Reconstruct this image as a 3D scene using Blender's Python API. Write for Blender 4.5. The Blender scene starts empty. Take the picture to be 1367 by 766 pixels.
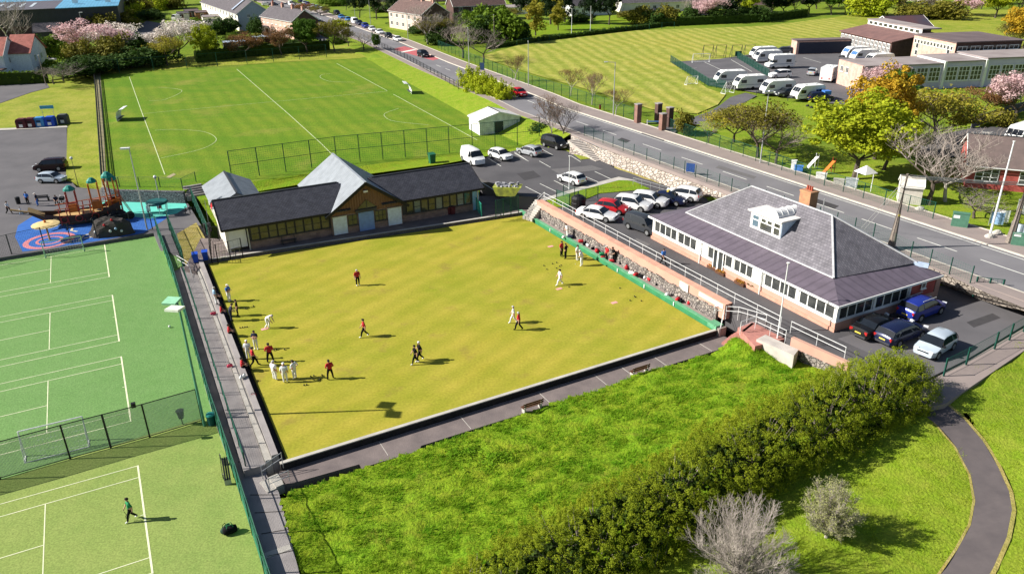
import bpy, bmesh, math, random
import numpy as np
from mathutils import Vector, Matrix, noise
from mathutils.geometry import tessellate_polygon
S = bpy.context.scene
COL = S.collection
rad = math.radians
# ---------------------------------------------------------------- camera
CAM_H = 31.7
PITCH, ROLL = rad(24.65), rad(-0.95)
FW = Vector((0, math.cos(PITCH), -math.sin(PITCH)))
_r = Vector((1, 0, 0)); _u = Vector((0, math.sin(PITCH), math.cos(PITCH)))
RT = _r*math.cos(ROLL) + _u*math.sin(ROLL)
UP = -_r*math.sin(ROLL) + _u*math.cos(ROLL)
FOC = 1035.0
cam_data = bpy.data.cameras.new('camera')
cam_data.sensor_width = 36.0
cam_data.lens = 36.0*FOC/1367.0
cam_data.clip_start = 0.5
cam_data.clip_end = 4000
cam = bpy.data.objects.new('camera', cam_data)
COL.objects.link(cam)
M = Matrix((RT, UP, -FW)).transposed().to_4x4()
M.translation = Vector((0, 0, CAM_H))
cam.matrix_world = M
S.camera = cam
# ---------------------------------------------------------------- sky, sun, exposure
SUN_EL, SHADOW_DIR = rad(33.0), rad(2.0)
world = bpy.data.worlds.new('World'); S.world = world; world.use_nodes = True
wn = world.node_tree.nodes; wl = world.node_tree.links
sky = wn.new('ShaderNodeTexSky'); sky.sky_type = 'NISHITA'; sky.sun_disc = False
sky.sun_elevation = SUN_EL
# vector towards the sun
TS = Vector((-math.cos(SUN_EL)*math.cos(SHADOW_DIR), -math.cos(SUN_EL)*math.sin(SHADOW_DIR), math.sin(SUN_EL)))
sky.sun_rotation = math.atan2(TS.x, TS.y)
sky.air_density = 1.0; sky.dust_density = 1.0; sky.ozone_density = 1.0
wn['Background'].inputs['Strength'].default_value = 0.052
wl.new(sky.outputs[0], wn['Background'].inputs['Color'])
sun_d = bpy.data.lights.new('sun', 'SUN'); sun_d.energy = 5.0; sun_d.angle = rad(0.5); sun_d.color = (1.0, 0.95, 0.86)
sun = bpy.data.objects.new('sun', sun_d); COL.objects.link(sun)
sun.rotation_euler = TS.to_track_quat('Z', 'Y').to_euler(); sun.location = (0, 0, 80)
S.view_settings.view_transform = 'Standard'; S.view_settings.look = 'None'
S.view_settings.exposure = 0.84; S.view_settings.gamma = 1.0; S.view_settings.use_curve_mapping = False
# ---------------------------------------------------------------- measuring: a photo ray met with a level or gently sloping ground
PITCHPLANE = (-0.80, 0.0184)     # football ground: height a + b*y
VERGE = (-3.6, 0.031)
def zat(z, y): return z[0] + z[1]*y if isinstance(z, tuple) else z
def g(px, py, z=0.0):
    d = FW*FOC + RT*(px - 683.5) - UP*(py - 383.0)
    a, b = z if isinstance(z, tuple) else (z, 0.0)
    s = (a - CAM_H)/(d.z - b*d.y)
    return Vector((d.x*s, d.y*s, CAM_H + d.z*s))
def gs(pts, z=0.0): return [g(x, y, z) for x, y in pts]
# ---------------------------------------------------------------- object helpers
def srgb(r, g_, b):
    f = lambda c: (c/255/12.92 if c/255 <= .04045 else ((c/255+.055)/1.055)**2.4)
    return (f(r), f(g_), f(b))
class MB:
    def __init__(s): s.v = []; s.f = []; s.m = []; s.cm = 0
    def add(s, vs, fs):
        o = len(s.v); s.v += [tuple(v) for v in vs]; s.f += [tuple(i+o for i in f) for f in fs]; s.m += [s.cm]*len(fs); return s
    def quad(s, a, b, c, d): return s.add([a, b, c, d], [(0, 1, 2, 3)])
    def box(s, x0, x1, y0, y1, z0, z1):
        return s.add([(x0,y0,z0),(x1,y0,z0),(x1,y1,z0),(x0,y1,z0),(x0,y0,z1),(x1,y0,z1),(x1,y1,z1),(x0,y1,z1)],
                     [(0,3,2,1),(4,5,6,7),(0,1,5,4),(1,2,6,5),(2,3,7,6),(3,0,4,7)])
    def obox(s, c, sx, sy, sz, rz=0.0, rx=0.0):
        m = Matrix.Rotation(rz, 3, 'Z') @ Matrix.Rotation(rx, 3, 'X'); c = Vector(c)
        vs = [c + m @ Vector((x*sx/2, y*sy/2, z*sz/2)) for z in (-1,1) for x, y in ((-1,-1),(1,-1),(1,1),(-1,1))]
        return s.add(vs, [(0,3,2,1),(4,5,6,7),(0,1,5,4),(1,2,6,5),(2,3,7,6),(3,0,4,7)])
    def bar(s, a, b, w, h):            # rectangular bar between two points
        a, b = Vector(a), Vector(b); d = b - a
        if d.length < 1e-6: return s
        d.normalize(); side = d.cross(Vector((0,0,1)))
        side = Vector((1,0,0)) if side.length < 1e-3 else side.normalized()
        up = side.cross(d)
        vs = [p + side*(x*w/2) + up*(y*h/2) for p in (a, b) for x, y in ((-1,-1),(1,-1),(1,1),(-1,1))]
        return s.add(vs, [(0,3,2,1),(4,5,6,7),(0,1,5,4),(1,2,6,5),(2,3,7,6),(3,0,4,7)])
    def tube(s, a, b, r0, r1=None, n=6, cap=True):
        a, b = Vector(a), Vector(b); r1 = r0 if r1 is None else r1; d = b - a
        if d.length < 1e-6: return s
        d.normalize(); x = d.orthogonal().normalized(); y = d.cross(x)
        vs = [p + (x*math.cos(k*2*math.pi/n) + y*math.sin(k*2*math.pi/n))*r for p, r in ((a, r0), (b, r1)) for k in range(n)]
        fs = [(k, (k+1) % n, n+(k+1) % n, n+k) for k in range(n)]
        if cap: fs += [tuple(range(n-1, -1, -1)), tuple(range(n, 2*n))]
        return s.add(vs, fs)
    def lathe(s, prof, n=12, c=(0,0,0)):   # profile of (r, z)
        c = Vector(c); vs = []; fs = []
        for r, z in prof: vs += [c + Vector((r*math.cos(k*2*math.pi/n), r*math.sin(k*2*math.pi/n), z)) for k in range(n)]
        for i in range(len(prof)-1):
            fs += [(i*n+k, i*n+(k+1) % n, (i+1)*n+(k+1) % n, (i+1)*n+k) for k in range(n)]
        fs += [tuple(range(n-1, -1, -1)), tuple(range((len(prof)-1)*n, len(prof)*n))]
        return s.add(vs, fs)
    def ball(s, c, r, n=10, sz=1.0):
        k = n//2
        return s.lathe([(max(1e-3, r*math.sin(math.pi*i/k)), -r*sz*math.cos(math.pi*i/k)) for i in range(k+1)], n, c)
    def prism(s, poly, z0, z1):        # poly of 2D or 3D points (z1 None: keep their own z, skirt down to z0)
        p = [Vector(q) for q in poly]; n = len(p)
        if len(p[0]) == 2: p = [Vector((q.x, q.y, z1)) for q in p]
        elif z1 is not None: p = [Vector((q.x, q.y, z1)) for q in p]
        area = sum(p[i].x*p[(i+1) % n].y - p[(i+1) % n].x*p[i].y for i in range(n))
        if area < 0: p.reverse()
        tri = tessellate_polygon([[Vector((q.x, q.y, 0)) for q in p]])
        fs = []
        for t in tri:
            a, b, c = (p[i] for i in t)
            cr = (b.x-a.x)*(c.y-a.y) - (b.y-a.y)*(c.x-a.x)
            fs.append(tuple(t) if cr > 0 else tuple(reversed(t)))
        vs = list(p)
        if z0 is not None:
            vs += [Vector((q.x, q.y, z0)) for q in p]
            fs += [(i, n+i, n+(i+1) % n, (i+1) % n) for i in range(n)]
        return s.add(vs, fs)
    def wall_xz(s, poly, y0, y1):      # outline in x,z extruded along y
        n = len(poly); vs = [(x, y0, z) for x, z in poly] + [(x, y1, z) for x, z in poly]
        tri = tessellate_polygon([[Vector((x, z, 0)) for x, z in poly]])
        fs = [tuple(t) for t in tri] + [tuple(n+i for i in reversed(t)) for t in tri]
        fs += [(i, (i+1) % n, n+(i+1) % n, n+i) for i in range(n)]
        return s.add(vs, fs)
    def wall_yz(s, poly, x0, x1):
        m = MB().wall_xz(poly, x0, x1); return s.add([(v[1], v[0], v[2]) for v in m.v], m.f)
    def xf(s, mat):
        s.v = [tuple(mat @ Vector(v)) for v in s.v]; return s
    def mesh(s, name, mats, smooth=False):
        me = bpy.data.meshes.new(name); me.from_pydata(s.v, [], s.f)
        for m in (mats if isinstance(mats, (list, tuple)) else [mats]): me.materials.append(m)
        if any(s.m): me.polygons.foreach_set('material_index', s.m)
        if smooth: me.polygons.foreach_set('use_smooth', [True]*len(me.polygons))
        me.validate(); me.update(); return me
    def build(s, name, mats, parent=None, smooth=False, label=None, fix=True):
        me = s.mesh(name, mats, smooth)
        if fix and len(me.polygons) < 20000:
            bm = bmesh.new(); bm.from_mesh(me); bmesh.ops.recalc_face_normals(bm, faces=bm.faces); bm.to_mesh(me); bm.free()
        return link(name, me, parent, label)
def link(name, me, parent=None, label=None):
    o = bpy.data.objects.new(name, me); COL.objects.link(o)
    if parent is not None: o.parent = parent
    if label: o['label'] = label
    return o
def tag(o, label, cat, group=None, kind=None):
    o['label'] = label; o['category'] = cat
    if group: o['group'] = group
    if kind: o['kind'] = kind
    return o
def struct(o): o['kind'] = 'structure'; return o
def thing(name, label, cat, loc=(0,0,0), rz=0.0, group=None):
    o = bpy.data.objects.new(name, None); COL.objects.link(o); o.empty_display_size = .3
    o.location = loc; o.rotation_euler = (0, 0, rz)
    return tag(o, label, cat, group)
# ---------------------------------------------------------------- materials
MATS = {}
def mat(name, c, rough=.8, c2=None, scale=3.0, amt=.5, bump=0.0, bscale=None, metal=0.0, spec=.3, detail=4.0, vary=0.0, stretch=None, trans=0.0):
    if name in MATS: return MATS[name]
    m = bpy.data.materials.new(name); m.use_nodes = True; MATS[name] = m
    N = m.node_tree.nodes; L = m.node_tree.links; b = N['Principled BSDF']
    b.inputs['Roughness'].default_value = rough; b.inputs['Metallic'].default_value = metal
    b.inputs['Specular IOR Level'].default_value = spec
    tc = N.new('ShaderNodeTexCoord'); vec = tc.outputs['Object']
    if stretch:
        mp = N.new('ShaderNodeMapping'); mp.inputs['Scale'].default_value = stretch; L.new(vec, mp.inputs['Vector']); vec = mp.outputs[0]
    if c2 is None: c2 = tuple(x*.82 for x in c)
    nz = N.new('ShaderNodeTexNoise'); nz.inputs['Scale'].default_value = scale; nz.inputs['Detail'].default_value = detail
    L.new(vec, nz.inputs['Vector'])
    rp = N.new('ShaderNodeMapRange'); rp.inputs['From Min'].default_value = .5 - .5*amt*.6; rp.inputs['From Max'].default_value = .5 + .5*amt*.6
    L.new(nz.outputs['Fac'], rp.inputs['Value'])
    mx = N.new('ShaderNodeMix'); mx.data_type = 'RGBA'; mx.inputs['A'].default_value = (*c, 1); mx.inputs['B'].default_value = (*c2, 1)
    L.new(rp.outputs[0], mx.inputs['Factor']); out = mx.outputs['Result']
    if vary:
        oi = N.new('ShaderNodeObjectInfo'); hs = N.new('ShaderNodeHueSaturation')
        mr = N.new('ShaderNodeMapRange'); mr.inputs['To Min'].default_value = 1-vary; mr.inputs['To Max'].default_value = 1+vary
        L.new(oi.outputs['Random'], mr.inputs['Value']); L.new(mr.outputs[0], hs.inputs['Value']); L.new(out, hs.inputs['Color']); out = hs.outputs[0]
    L.new(out, b.inputs['Base Color'])
    if bump:
        n2 = N.new('ShaderNodeTexNoise'); n2.inputs['Scale'].default_value = bscale or scale*4; n2.inputs['Detail'].default_value = 3
        L.new(vec, n2.inputs['Vector'])
        bp = N.new('ShaderNodeBump'); bp.inputs['Strength'].default_value = bump; bp.inputs['Distance'].default_value = .05
        L.new(n2.outputs['Fac'], bp.inputs['Height']); L.new(bp.outputs[0], b.inputs['Normal'])
    if trans:
        tr = N.new('ShaderNodeBsdfTranslucent'); L.new(out, tr.inputs['Color'])
        ms = N.new('ShaderNodeMixShader'); ms.inputs[0].default_value = trans
        L.new(b.outputs[0], ms.inputs[1]); L.new(tr.outputs[0], ms.inputs[2]); L.new(ms.outputs[0], N['Material Output'].inputs['Surface'])
    return m
def grass(name, cols, big=.05, mid=.6, fine=9.0, stripe=None, bump=.3, midamt=.5, aniso=None, spot=None, fk=.28):
    """three colours mixed by broad, middle and fine patches; stripe = (angle, width m, strength, distortion)"""
    m = bpy.data.materials.new(name); m.use_nodes = True; MATS[name] = m
    N = m.node_tree.nodes; L = m.node_tree.links; b = N['Principled BSDF']
    b.inputs['Roughness'].default_value = .9; b.inputs['Specular IOR Level'].default_value = .12
    tc = N.new('ShaderNodeTexCoord'); vec = tc.outputs['Object']
    def nz(sc, det, lo, hi, v=vec):
        n = N.new('ShaderNodeTexNoise'); n.inputs['Scale'].default_value = sc; n.inputs['Detail'].default_value = det; n.inputs['Roughness'].default_value = .6
        L.new(v, n.inputs['Vector']); r = N.new('ShaderNodeMapRange'); r.inputs['From Min'].default_value = lo; r.inputs['From Max'].default_value = hi
        L.new(n.outputs['Fac'], r.inputs['Value']); return r.outputs[0]
    def mix(f, a, b_, k=1.0):
        x = N.new('ShaderNodeMix'); x.data_type = 'RGBA'
        if k != 1.0:
            mu = N.new('ShaderNodeMath'); mu.operation = 'MULTIPLY'; mu.inputs[1].default_value = k; L.new(f, mu.inputs[0]); f = mu.outputs[0]
        L.new(f, x.inputs['Factor'])
        for key, val in (('A', a), ('B', b_)):
            if isinstance(val, tuple): x.inputs[key].default_value = (*val, 1)
            else: L.new(val, x.inputs[key])
        return x.outputs['Result']
    v2 = vec
    if aniso:
        mp = N.new('ShaderNodeMapping'); mp.inputs['Rotation'].default_value = (0, 0, -rad(aniso[0])); mp.inputs['Scale'].default_value = (aniso[1], aniso[2], 1)
        L.new(vec, mp.inputs['Vector']); v2 = mp.outputs[0]
    c = mix(nz(big, 4, .35, .65), cols[0], cols[1])
    c = mix(nz(mid, 5, .5-.3*midamt, .5+.3*midamt, v2), c, cols[2], .65)
    if stripe:
        mp = N.new('ShaderNodeMapping'); mp.inputs['Rotation'].default_value = (0, 0, -rad(stripe[0])); L.new(vec, mp.inputs['Vector'])
        w = N.new('ShaderNodeTexWave'); w.wave_type = 'BANDS'; w.bands_direction = 'Y'; w.wave_profile = 'SIN'
        w.inputs['Scale'].default_value = .314/stripe[1]; w.inputs['Distortion'].default_value = stripe[3]; w.inputs['Detail'].default_value = 2; w.inputs['Detail Scale'].default_value = .6
        L.new(mp.outputs[0], w.inputs['Vector']); c = mix(w.outputs['Fac'], c, cols[3], stripe[2])
    if spot: c = mix(nz(spot[0], 6, spot[1], spot[2]), c, spot[3], spot[4])
    f3 = nz(fine, 4, .3, .7)
    hs = N.new('ShaderNodeHueSaturation'); mr = N.new('ShaderNodeMapRange'); mr.inputs['To Min'].default_value = 1-fk; mr.inputs['To Max'].default_value = 1+fk
    L.new(f3, mr.inputs['Value']); L.new(mr.outputs[0], hs.inputs['Value']); L.new(c, hs.inputs['Color'])
    L.new(hs.outputs[0], b.inputs['Base Color'])
    if bump:
        bp = N.new('ShaderNodeBump'); bp.inputs['Strength'].default_value = bump; bp.inputs['Distance'].default_value = .12
        L.new(f3, bp.inputs['Height']); L.new(bp.outputs[0], b.inputs['Normal'])
    return m
def brick(name, c1, c2, mortar, w=.22, h=.075, offset=.5, bump=.2, rough=.85, msize=.012, axes='XZ', rot=None):
    m = bpy.data.materials.new(name); m.use_nodes = True; MATS[name] = m
    N = m.node_tree.nodes; L = m.node_tree.links; b = N['Principled BSDF']
    b.inputs['Roughness'].default_value = rough; b.inputs['Specular IOR Level'].default_value = .25
    tc = N.new('ShaderNodeTexCoord'); sp = N.new('ShaderNodeSeparateXYZ'); L.new(tc.outputs['Object'], sp.inputs[0])
    cb = N.new('ShaderNodeCombineXYZ'); ad = N.new('ShaderNodeMath'); ad.operation = 'ADD'
    if axes == 'XZ': L.new(sp.outputs['X'], ad.inputs[0]); L.new(sp.outputs['Y'], ad.inputs[1]); L.new(ad.outputs[0], cb.inputs['X']); L.new(sp.outputs['Z'], cb.inputs['Y'])
    elif axes == 'XY': L.new(sp.outputs['X'], cb.inputs['X']); L.new(sp.outputs['Y'], cb.inputs['Y'])
    elif axes == 'YX': L.new(sp.outputs['Y'], cb.inputs['X']); L.new(sp.outputs['X'], cb.inputs['Y'])
    br = N.new('ShaderNodeTexBrick'); br.offset = offset
    br.inputs['Scale'].default_value = 1; br.inputs['Brick Width'].default_value = w; br.inputs['Row Height'].default_value = h; br.inputs['Mortar Size'].default_value = msize
    br.inputs['Color1'].default_value = (*c1, 1); br.inputs['Color2'].default_value = (*c2, 1); br.inputs['Mortar'].default_value = (*mortar, 1)
    L.new(cb.outputs[0], br.inputs['Vector'])
    nz = N.new('ShaderNodeTexNoise'); nz.inputs['Scale'].default_value = 1.3; nz.inputs['Detail'].default_value = 5; L.new(tc.outputs['Object'], nz.inputs['Vector'])
    mr = N.new('ShaderNodeMapRange'); mr.inputs['From Min'].default_value = .3; mr.inputs['From Max'].default_value = .7; mr.inputs['To Min'].default_value = .8; mr.inputs['To Max'].default_value = 1.2
    L.new(nz.outputs['Fac'], mr.inputs['Value']); hs = N.new('ShaderNodeHueSaturation'); L.new(br.outputs['Color'], hs.inputs['Color']); L.new(mr.outputs[0], hs.inputs['Value'])
    L.new(hs.outputs[0], b.inputs['Base Color'])
    bp = N.new('ShaderNodeBump'); bp.inputs['Strength'].default_value = bump; bp.inputs['Distance'].default_value = .02
    iv = N.new('ShaderNodeMath'); iv.operation = 'SUBTRACT'; iv.inputs[0].default_value = 1; L.new(br.outputs['Fac'], iv.inputs[1]); L.new(iv.outputs[0], bp.inputs['Height']); L.new(bp.outputs[0], b.inputs['Normal'])
    return m
def stones(name, c1, c2, dark, scale=3.0, bump=.6, stretch=None):
    m = bpy.data.materials.new(name); m.use_nodes = True; MATS[name] = m
    N = m.node_tree.nodes; L = m.node_tree.links; b = N['Principled BSDF']; b.inputs['Roughness'].default_value = .9; b.inputs['Specular IOR Level'].default_value = .2
    tc = N.new('ShaderNodeTexCoord'); v = N.new('ShaderNodeTexVoronoi'); v.feature = 'F1'; v.inputs['Scale'].default_value = scale
    e = N.new('ShaderNodeTexVoronoi'); e.feature = 'DISTANCE_TO_EDGE'; e.inputs['Scale'].default_value = scale
    vec = tc.outputs['Object']
    if stretch:
        mp = N.new('ShaderNodeMapping'); mp.inputs['Scale'].default_value = stretch; L.new(vec, mp.inputs['Vector']); vec = mp.outputs[0]
    L.new(vec, v.inputs['Vector']); L.new(vec, e.inputs['Vector'])
    mx = N.new('ShaderNodeMix'); mx.data_type = 'RGBA'; mx.inputs['A'].default_value = (*c1, 1); mx.inputs['B'].default_value = (*c2, 1)
    sp = N.new('ShaderNodeSeparateColor'); L.new(v.outputs['Color'], sp.inputs[0]); L.new(sp.outputs[0], mx.inputs['Factor'])
    r = N.new('ShaderNodeMapRange'); r.inputs['From Min'].default_value = .02; r.inputs['From Max'].default_value = .12; L.new(e.outputs['Distance'], r.inputs['Value'])
    m2 = N.new('ShaderNodeMix'); m2.data_type = 'RGBA'; m2.inputs['A'].default_value = (*dark, 1); L.new(mx.outputs['Result'], m2.inputs['B']); L.new(r.outputs[0], m2.inputs['Factor'])
    L.new(m2.outputs['Result'], b.inputs['Base Color'])
    bp = N.new('ShaderNodeBump'); bp.inputs['Strength'].default_value = bump; bp.inputs['Distance'].default_value = .08; L.new(r.outputs[0], bp.inputs['Height']); L.new(bp.outputs[0], b.inputs['Normal'])
    return m
def ribs(name, c, spacing, axis='X', rough=.45, metal=.2, bump=.5, dark=.75):
    """standing seams or boards: fine ribs every `spacing` metres across the object's own axis"""
    m = bpy.data.materials.new(name); m.use_nodes = True; MATS[name] = m
    N = m.node_tree.nodes; L = m.node_tree.links; b = N['Principled BSDF']; b.inputs['Roughness'].default_value = rough; b.inputs['Metallic'].default_value = metal
    tc = N.new('ShaderNodeTexCoord'); sp = N.new('ShaderNodeSeparateXYZ'); L.new(tc.outputs['Object'], sp.inputs[0])
    a = sp.outputs[axis] if axis in 'XYZ' else None
    if axis == 'D':
        ad = N.new('ShaderNodeMath'); ad.operation = 'ADD'; L.new(sp.outputs['X'], ad.inputs[0]); L.new(sp.outputs['Y'], ad.inputs[1]); a = ad.outputs[0]
    dv = N.new('ShaderNodeMath'); dv.operation = 'DIVIDE'; dv.inputs[1].default_value = spacing; L.new(a, dv.inputs[0])
    fr = N.new('ShaderNodeMath'); fr.operation = 'FRACT'; L.new(dv.outputs[0], fr.inputs[0])
    gt = N.new('ShaderNodeMapRange'); gt.inputs['From Min'].default_value = .72; gt.inputs['From Max'].default_value = .86; L.new(fr.outputs[0], gt.inputs['Value'])
    nz = N.new('ShaderNodeTexNoise'); nz.inputs['Scale'].default_value = .9; nz.inputs['Detail'].default_value = 5; L.new(tc.outputs['Object'], nz.inputs['Vector'])
    mx = N.new('ShaderNodeMix'); mx.data_type = 'RGBA'; mx.inputs['A'].default_value = (*c, 1); mx.inputs['B'].default_value = (*[x*dark for x in c], 1); L.new(gt.outputs[0], mx.inputs['Factor'])
    mr = N.new('ShaderNodeMapRange'); mr.inputs['From Min'].default_value = .3; mr.inputs['From Max'].default_value = .7; mr.inputs['To Min'].default_value = .85; mr.inputs['To Max'].default_value = 1.15; L.new(nz.outputs['Fac'], mr.inputs['Value'])
    hs = N.new('ShaderNodeHueSaturation'); L.new(mx.outputs['Result'], hs.inputs['Color']); L.new(mr.outputs[0], hs.inputs['Value']); L.new(hs.outputs[0], b.inputs['Base Color'])
    bp = N.new('ShaderNodeBump'); bp.inputs['Strength'].default_value = bump; bp.inputs['Distance'].default_value = .03; L.new(gt.outputs[0], bp.inputs['Height']); L.new(bp.outputs[0], b.inputs['Normal'])
    return m
# lawns
G_BOWL = grass('bowling_turf', [(.325,.285,.032), (.225,.255,.018), (.420,.345,.055), (.210,.232,.018)], .10, .35, 5.0, stripe=(52, 2.2, .36, 2.2), bump=.06, fk=.16, midamt=.6, aniso=(28, .7, 1), spot=(.33, .58, .72, (.25,.185,.045), .7))
G_PITCH = grass('pitch_turf', [(.125,.215,.012), (.090,.190,.008), (.195,.240,.022), (.080,.170,.008)], .035, .22, 4, stripe=(-63, 2.8, .45, 2.5), bump=.2, aniso=(-63, .25, 1), spot=(.12, .56, .74, (.24,.235,.045), .7))
G_FIELD = grass('mown_field', [(.330,.310,.050), (.215,.270,.028), (.480,.420,.125), (.165,.220,.020)], .035, .45, 2.5, stripe=(-82, 3.3, .62, 4.2), bump=.25, midamt=.6)
G_VERGE = grass('verge_grass', [(.235,.275,.024), (.150,.220,.014), (.345,.320,.065), (.2,.2,.02)], .07, .35, 4, bump=.3)
G_GROUND = grass('meadow_grass', [(.130,.210,.014), (.095,.170,.010), (.220,.250,.030), (.1,.2,.02)], .03, .25, 4, bump=.3)
G_LAWN = grass('rough_lawn', [(.110,.260,.008), (.165,.265,.010), (.250,.260,.018), (.1,.2,.02)], .09, .8, 5, bump=.6, midamt=.8, spot=(.5, .58, .7, (.20,.17,.03), .5))
G_PARK = grass('park_grass', [(.175,.265,.014), (.140,.235,.010), (.260,.290,.035), (.1,.2,.02)], .09, .8, 6, bump=.5)
G_DRY = grass('dry_grass', [(.33,.26,.07), (.25,.24,.05), (.42,.35,.14), (.2,.2,.02)], .2, 1.2, 8, bump=.4)
T_FAR = grass('court_turf', [(.140,.265,.082), (.118,.240,.068), (.165,.285,.100), (.1,.2,.06)], .05, .9, 9, bump=.08, midamt=.9)
T_NEAR = grass('court_turf_near', [(.215,.285,.072), (.170,.255,.060), (.275,.325,.095), (.15,.25,.04)], .08, .7, 9, bump=.08, midamt=.9)
# hard surfaces
ASPH = mat('asphalt', (.085,.082,.090), .9, (.140,.132,.140), .25, 1.0, .15, 30, detail=8)
ASPH_D = mat('asphalt_dark', (.060,.058,.064), .85, (.115,.109,.114), .22, 1.0, .14, 30, detail=8)
ROADM = mat('road_asphalt', (.215,.208,.220), .9, (.145,.140,.152), .22, 1.0, .12, 25, detail=8)
PAVE = mat('pavement', (.30,.245,.225), .9, (.24,.20,.19), .6, .9, .1, 30)
KERB = mat('kerb_stone', (.62,.57,.48), .85, (.5,.46,.4), 1.5)
CONC = mat('concrete', (.37,.34,.33), .9, (.22,.20,.20), .8, 1.0, .25, 12)
CONC_L = mat('pale_concrete', (.52,.49,.44), .9, (.36,.34,.31), 1.2, 1.0, .2, 15)
CONC_D = mat('mossy_concrete', (.15,.125,.125), .9, (.095,.08,.085), .7, .9, .25, 12)
PLAZA = mat('paving_dark', (.215,.175,.165), .9, (.12,.10,.10), .9, 1.0, .2, 10)
PATHM = mat('tarmac_path', (.130,.110,.110), .9, (.098,.084,.087), 1.2, .8, .2, 40)
LINE = mat('line_paint', (.80,.80,.74), .8, (.55,.55,.5), 2.0, .7)
CLINE = mat('court_line', (.80,.78,.55), .9, (.60,.66,.42), 1.5, .7)
PLINE = mat('pitch_chalk', (.62,.68,.42), .9, (.36,.44,.18), 1.2, .9)
DIRT = mat('bare_earth', (.36,.30,.20), .95, (.25,.24,.10), 1.0, 1.0, .4, 8)
BLUE_R = mat('blue_rubber', (.022,.110,.40), .9, (.03,.13,.44), 1.0)
TEAL_R = mat('teal_rubber', (.10,.50,.42), .9, (.12,.54,.46), 1.0)
PINK_R = mat('pink_rubber', (.62,.22,.25), .9)
CREAM_R = mat('cream_rubber', (.75,.66,.45), .9)
RED_R = mat('red_road_paint', (.50,.12,.13), .9, (.38,.10,.11), .6)
# building materials
WHITE = mat('white_paint', (.82,.82,.80), .5, (.74,.74,.72), 1.0)
CREAMW = mat('cream_render', (.78,.74,.66), .8, (.70,.66,.58), .7)
PINKW = mat('pink_render', (.55,.325,.25), .85, (.43,.255,.20), .6, 1.0, detail=6)
REDW = mat('red_render', (.44,.10,.085), .85, (.36,.075,.065), .6)
BLUEGREY = mat('bluegrey_render', (.36,.44,.55), .85)
LBLUE = mat('pale_blue_render', (.34,.55,.74), .8)
BLACK = mat('black_metal', (.012,.012,.014), .5)
DARKG = mat('dark_grey_metal', (.05,.052,.058), .5)
GALV = mat('galvanised_steel', (.50,.51,.52), .45, metal=.4)
WHITEP = mat('white_steel', (.75,.76,.77), .4)
GREENP = mat('green_steel', (.012,.085,.062), .5)
GREEN_L = mat('green_windbreak', (.020,.17,.085), .7)
GREENB = mat('green_board_paint', (.05,.26,.11), .6, (.04,.20,.085), 1.2)
WOOD = mat('brown_timber', (.12,.055,.030), .7, (.08,.036,.022), 3)
WOODL = mat('warm_timber', (.23,.115,.055), .7, (.15,.07,.035), 3)
POLEW = mat('weathered_pole', (.27,.23,.195), .9, (.18,.15,.13), 4)
GLASS = mat('window_glass', (.012,.015,.018), .07, (.085,.088,.085), 1.1, 1.0, spec=.8, detail=2)  # paler noise blotches painted in as varied reflections and glimpsed interiors
GLASS_L = mat('bright_window_glass', (.10,.16,.22), .08, spec=.8)
SLATE = brick('slate_roof', (.040,.042,.055), (.058,.060,.074), (.018,.018,.024), .32, .22, .5, .35, .6, .02, 'XY')
SLATE2 = brick('club_slates', (.130,.122,.140), (.180,.170,.190), (.108,.102,.118), .30, .22, .5, .3, .55, .03, 'XY')
TILE_R = brick('red_roof_tiles', (.36,.12,.095), (.42,.15,.12), (.2,.07,.06), .3, .3, .5, .3, .8, .02, 'XY')
TILE_B = brick('brown_roof_tiles', (.125,.080,.072), (.165,.105,.095), (.07,.045,.04), .33, .3, .5, .3, .8, .02, 'XY')
TILE_G = brick('grey_roof_tiles', (.095,.085,.095), (.13,.115,.125), (.05,.045,.05), .33, .3, .5, .3, .8, .02, 'XY')
BRICKR = brick('red_brick', (.36,.16,.12), (.45,.21,.16), (.4,.33,.28))
BRICKP = brick('pink_brick', (.55,.29,.23), (.62,.35,.28), (.55,.43,.37))
BRICKD = brick('dark_brick', (.09,.045,.04), (.13,.065,.055), (.09,.07,.065))
BLOCKW = brick('white_blocks', (.70,.70,.68), (.76,.76,.73), (.60,.60,.58), .44, .22)
GBLOCK = brick('grey_blocks', (.20,.135,.115), (.27,.19,.165), (.15,.12,.11), .44, .22)
SKIRT = ribs('purple_roof_sheet', (.135,.110,.140), .9, 'X', .6, .1, .3, .8)
SKIRT_Y = ribs('purple_roof_sheet_end', (.120,.098,.128), .9, 'Y', .6, .1, .3, .8)
SEAM = ribs('grey_standing_seam', (.26,.285,.315), .40, 'Y', .55, .2, .8, .68)
SEAM_X = ribs('grey_standing_seam_long', (.40,.43,.47), .40, 'X', .4, .35, .8, .68)
CLAD = ribs('dark_cladding', (.030,.034,.045), .5, 'D', .5, .1, .4)
BLUEROOF = ribs('blue_roof_sheet', (.13,.38,.58), 1.0, 'X', .5, .2, .4, .8)
GREYROOF = ribs('grey_roof_sheet', (.11,.10,.12), 1.0, 'X', .6, .1, .3, .8)
TIMBERV = ribs('timber_boards', (.20,.105,.055), .16, 'X', .7, 0, .5, .45)
FLATROOF = mat('flat_roof_felt', (.36,.32,.31), .9, (.20,.16,.16), .25, 1.0, .1, 8)
FLATDARK = mat('dark_roof_felt', (.10,.075,.08), .9, (.17,.13,.13), .25, 1.0, .1, 8)
STONE = stones('rubble_stone', (.36,.315,.28), (.17,.15,.145), (.055,.048,.046), 3.4)
RUBBLE = stones('pale_rubble_bank', (.56,.49,.42), (.36,.31,.265), (.16,.13,.11), 1.9, .8)
GABION = stones('dark_gabion', (.22,.22,.24), (.12,.12,.135), (.03,.03,.035), 4.0)
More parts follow.
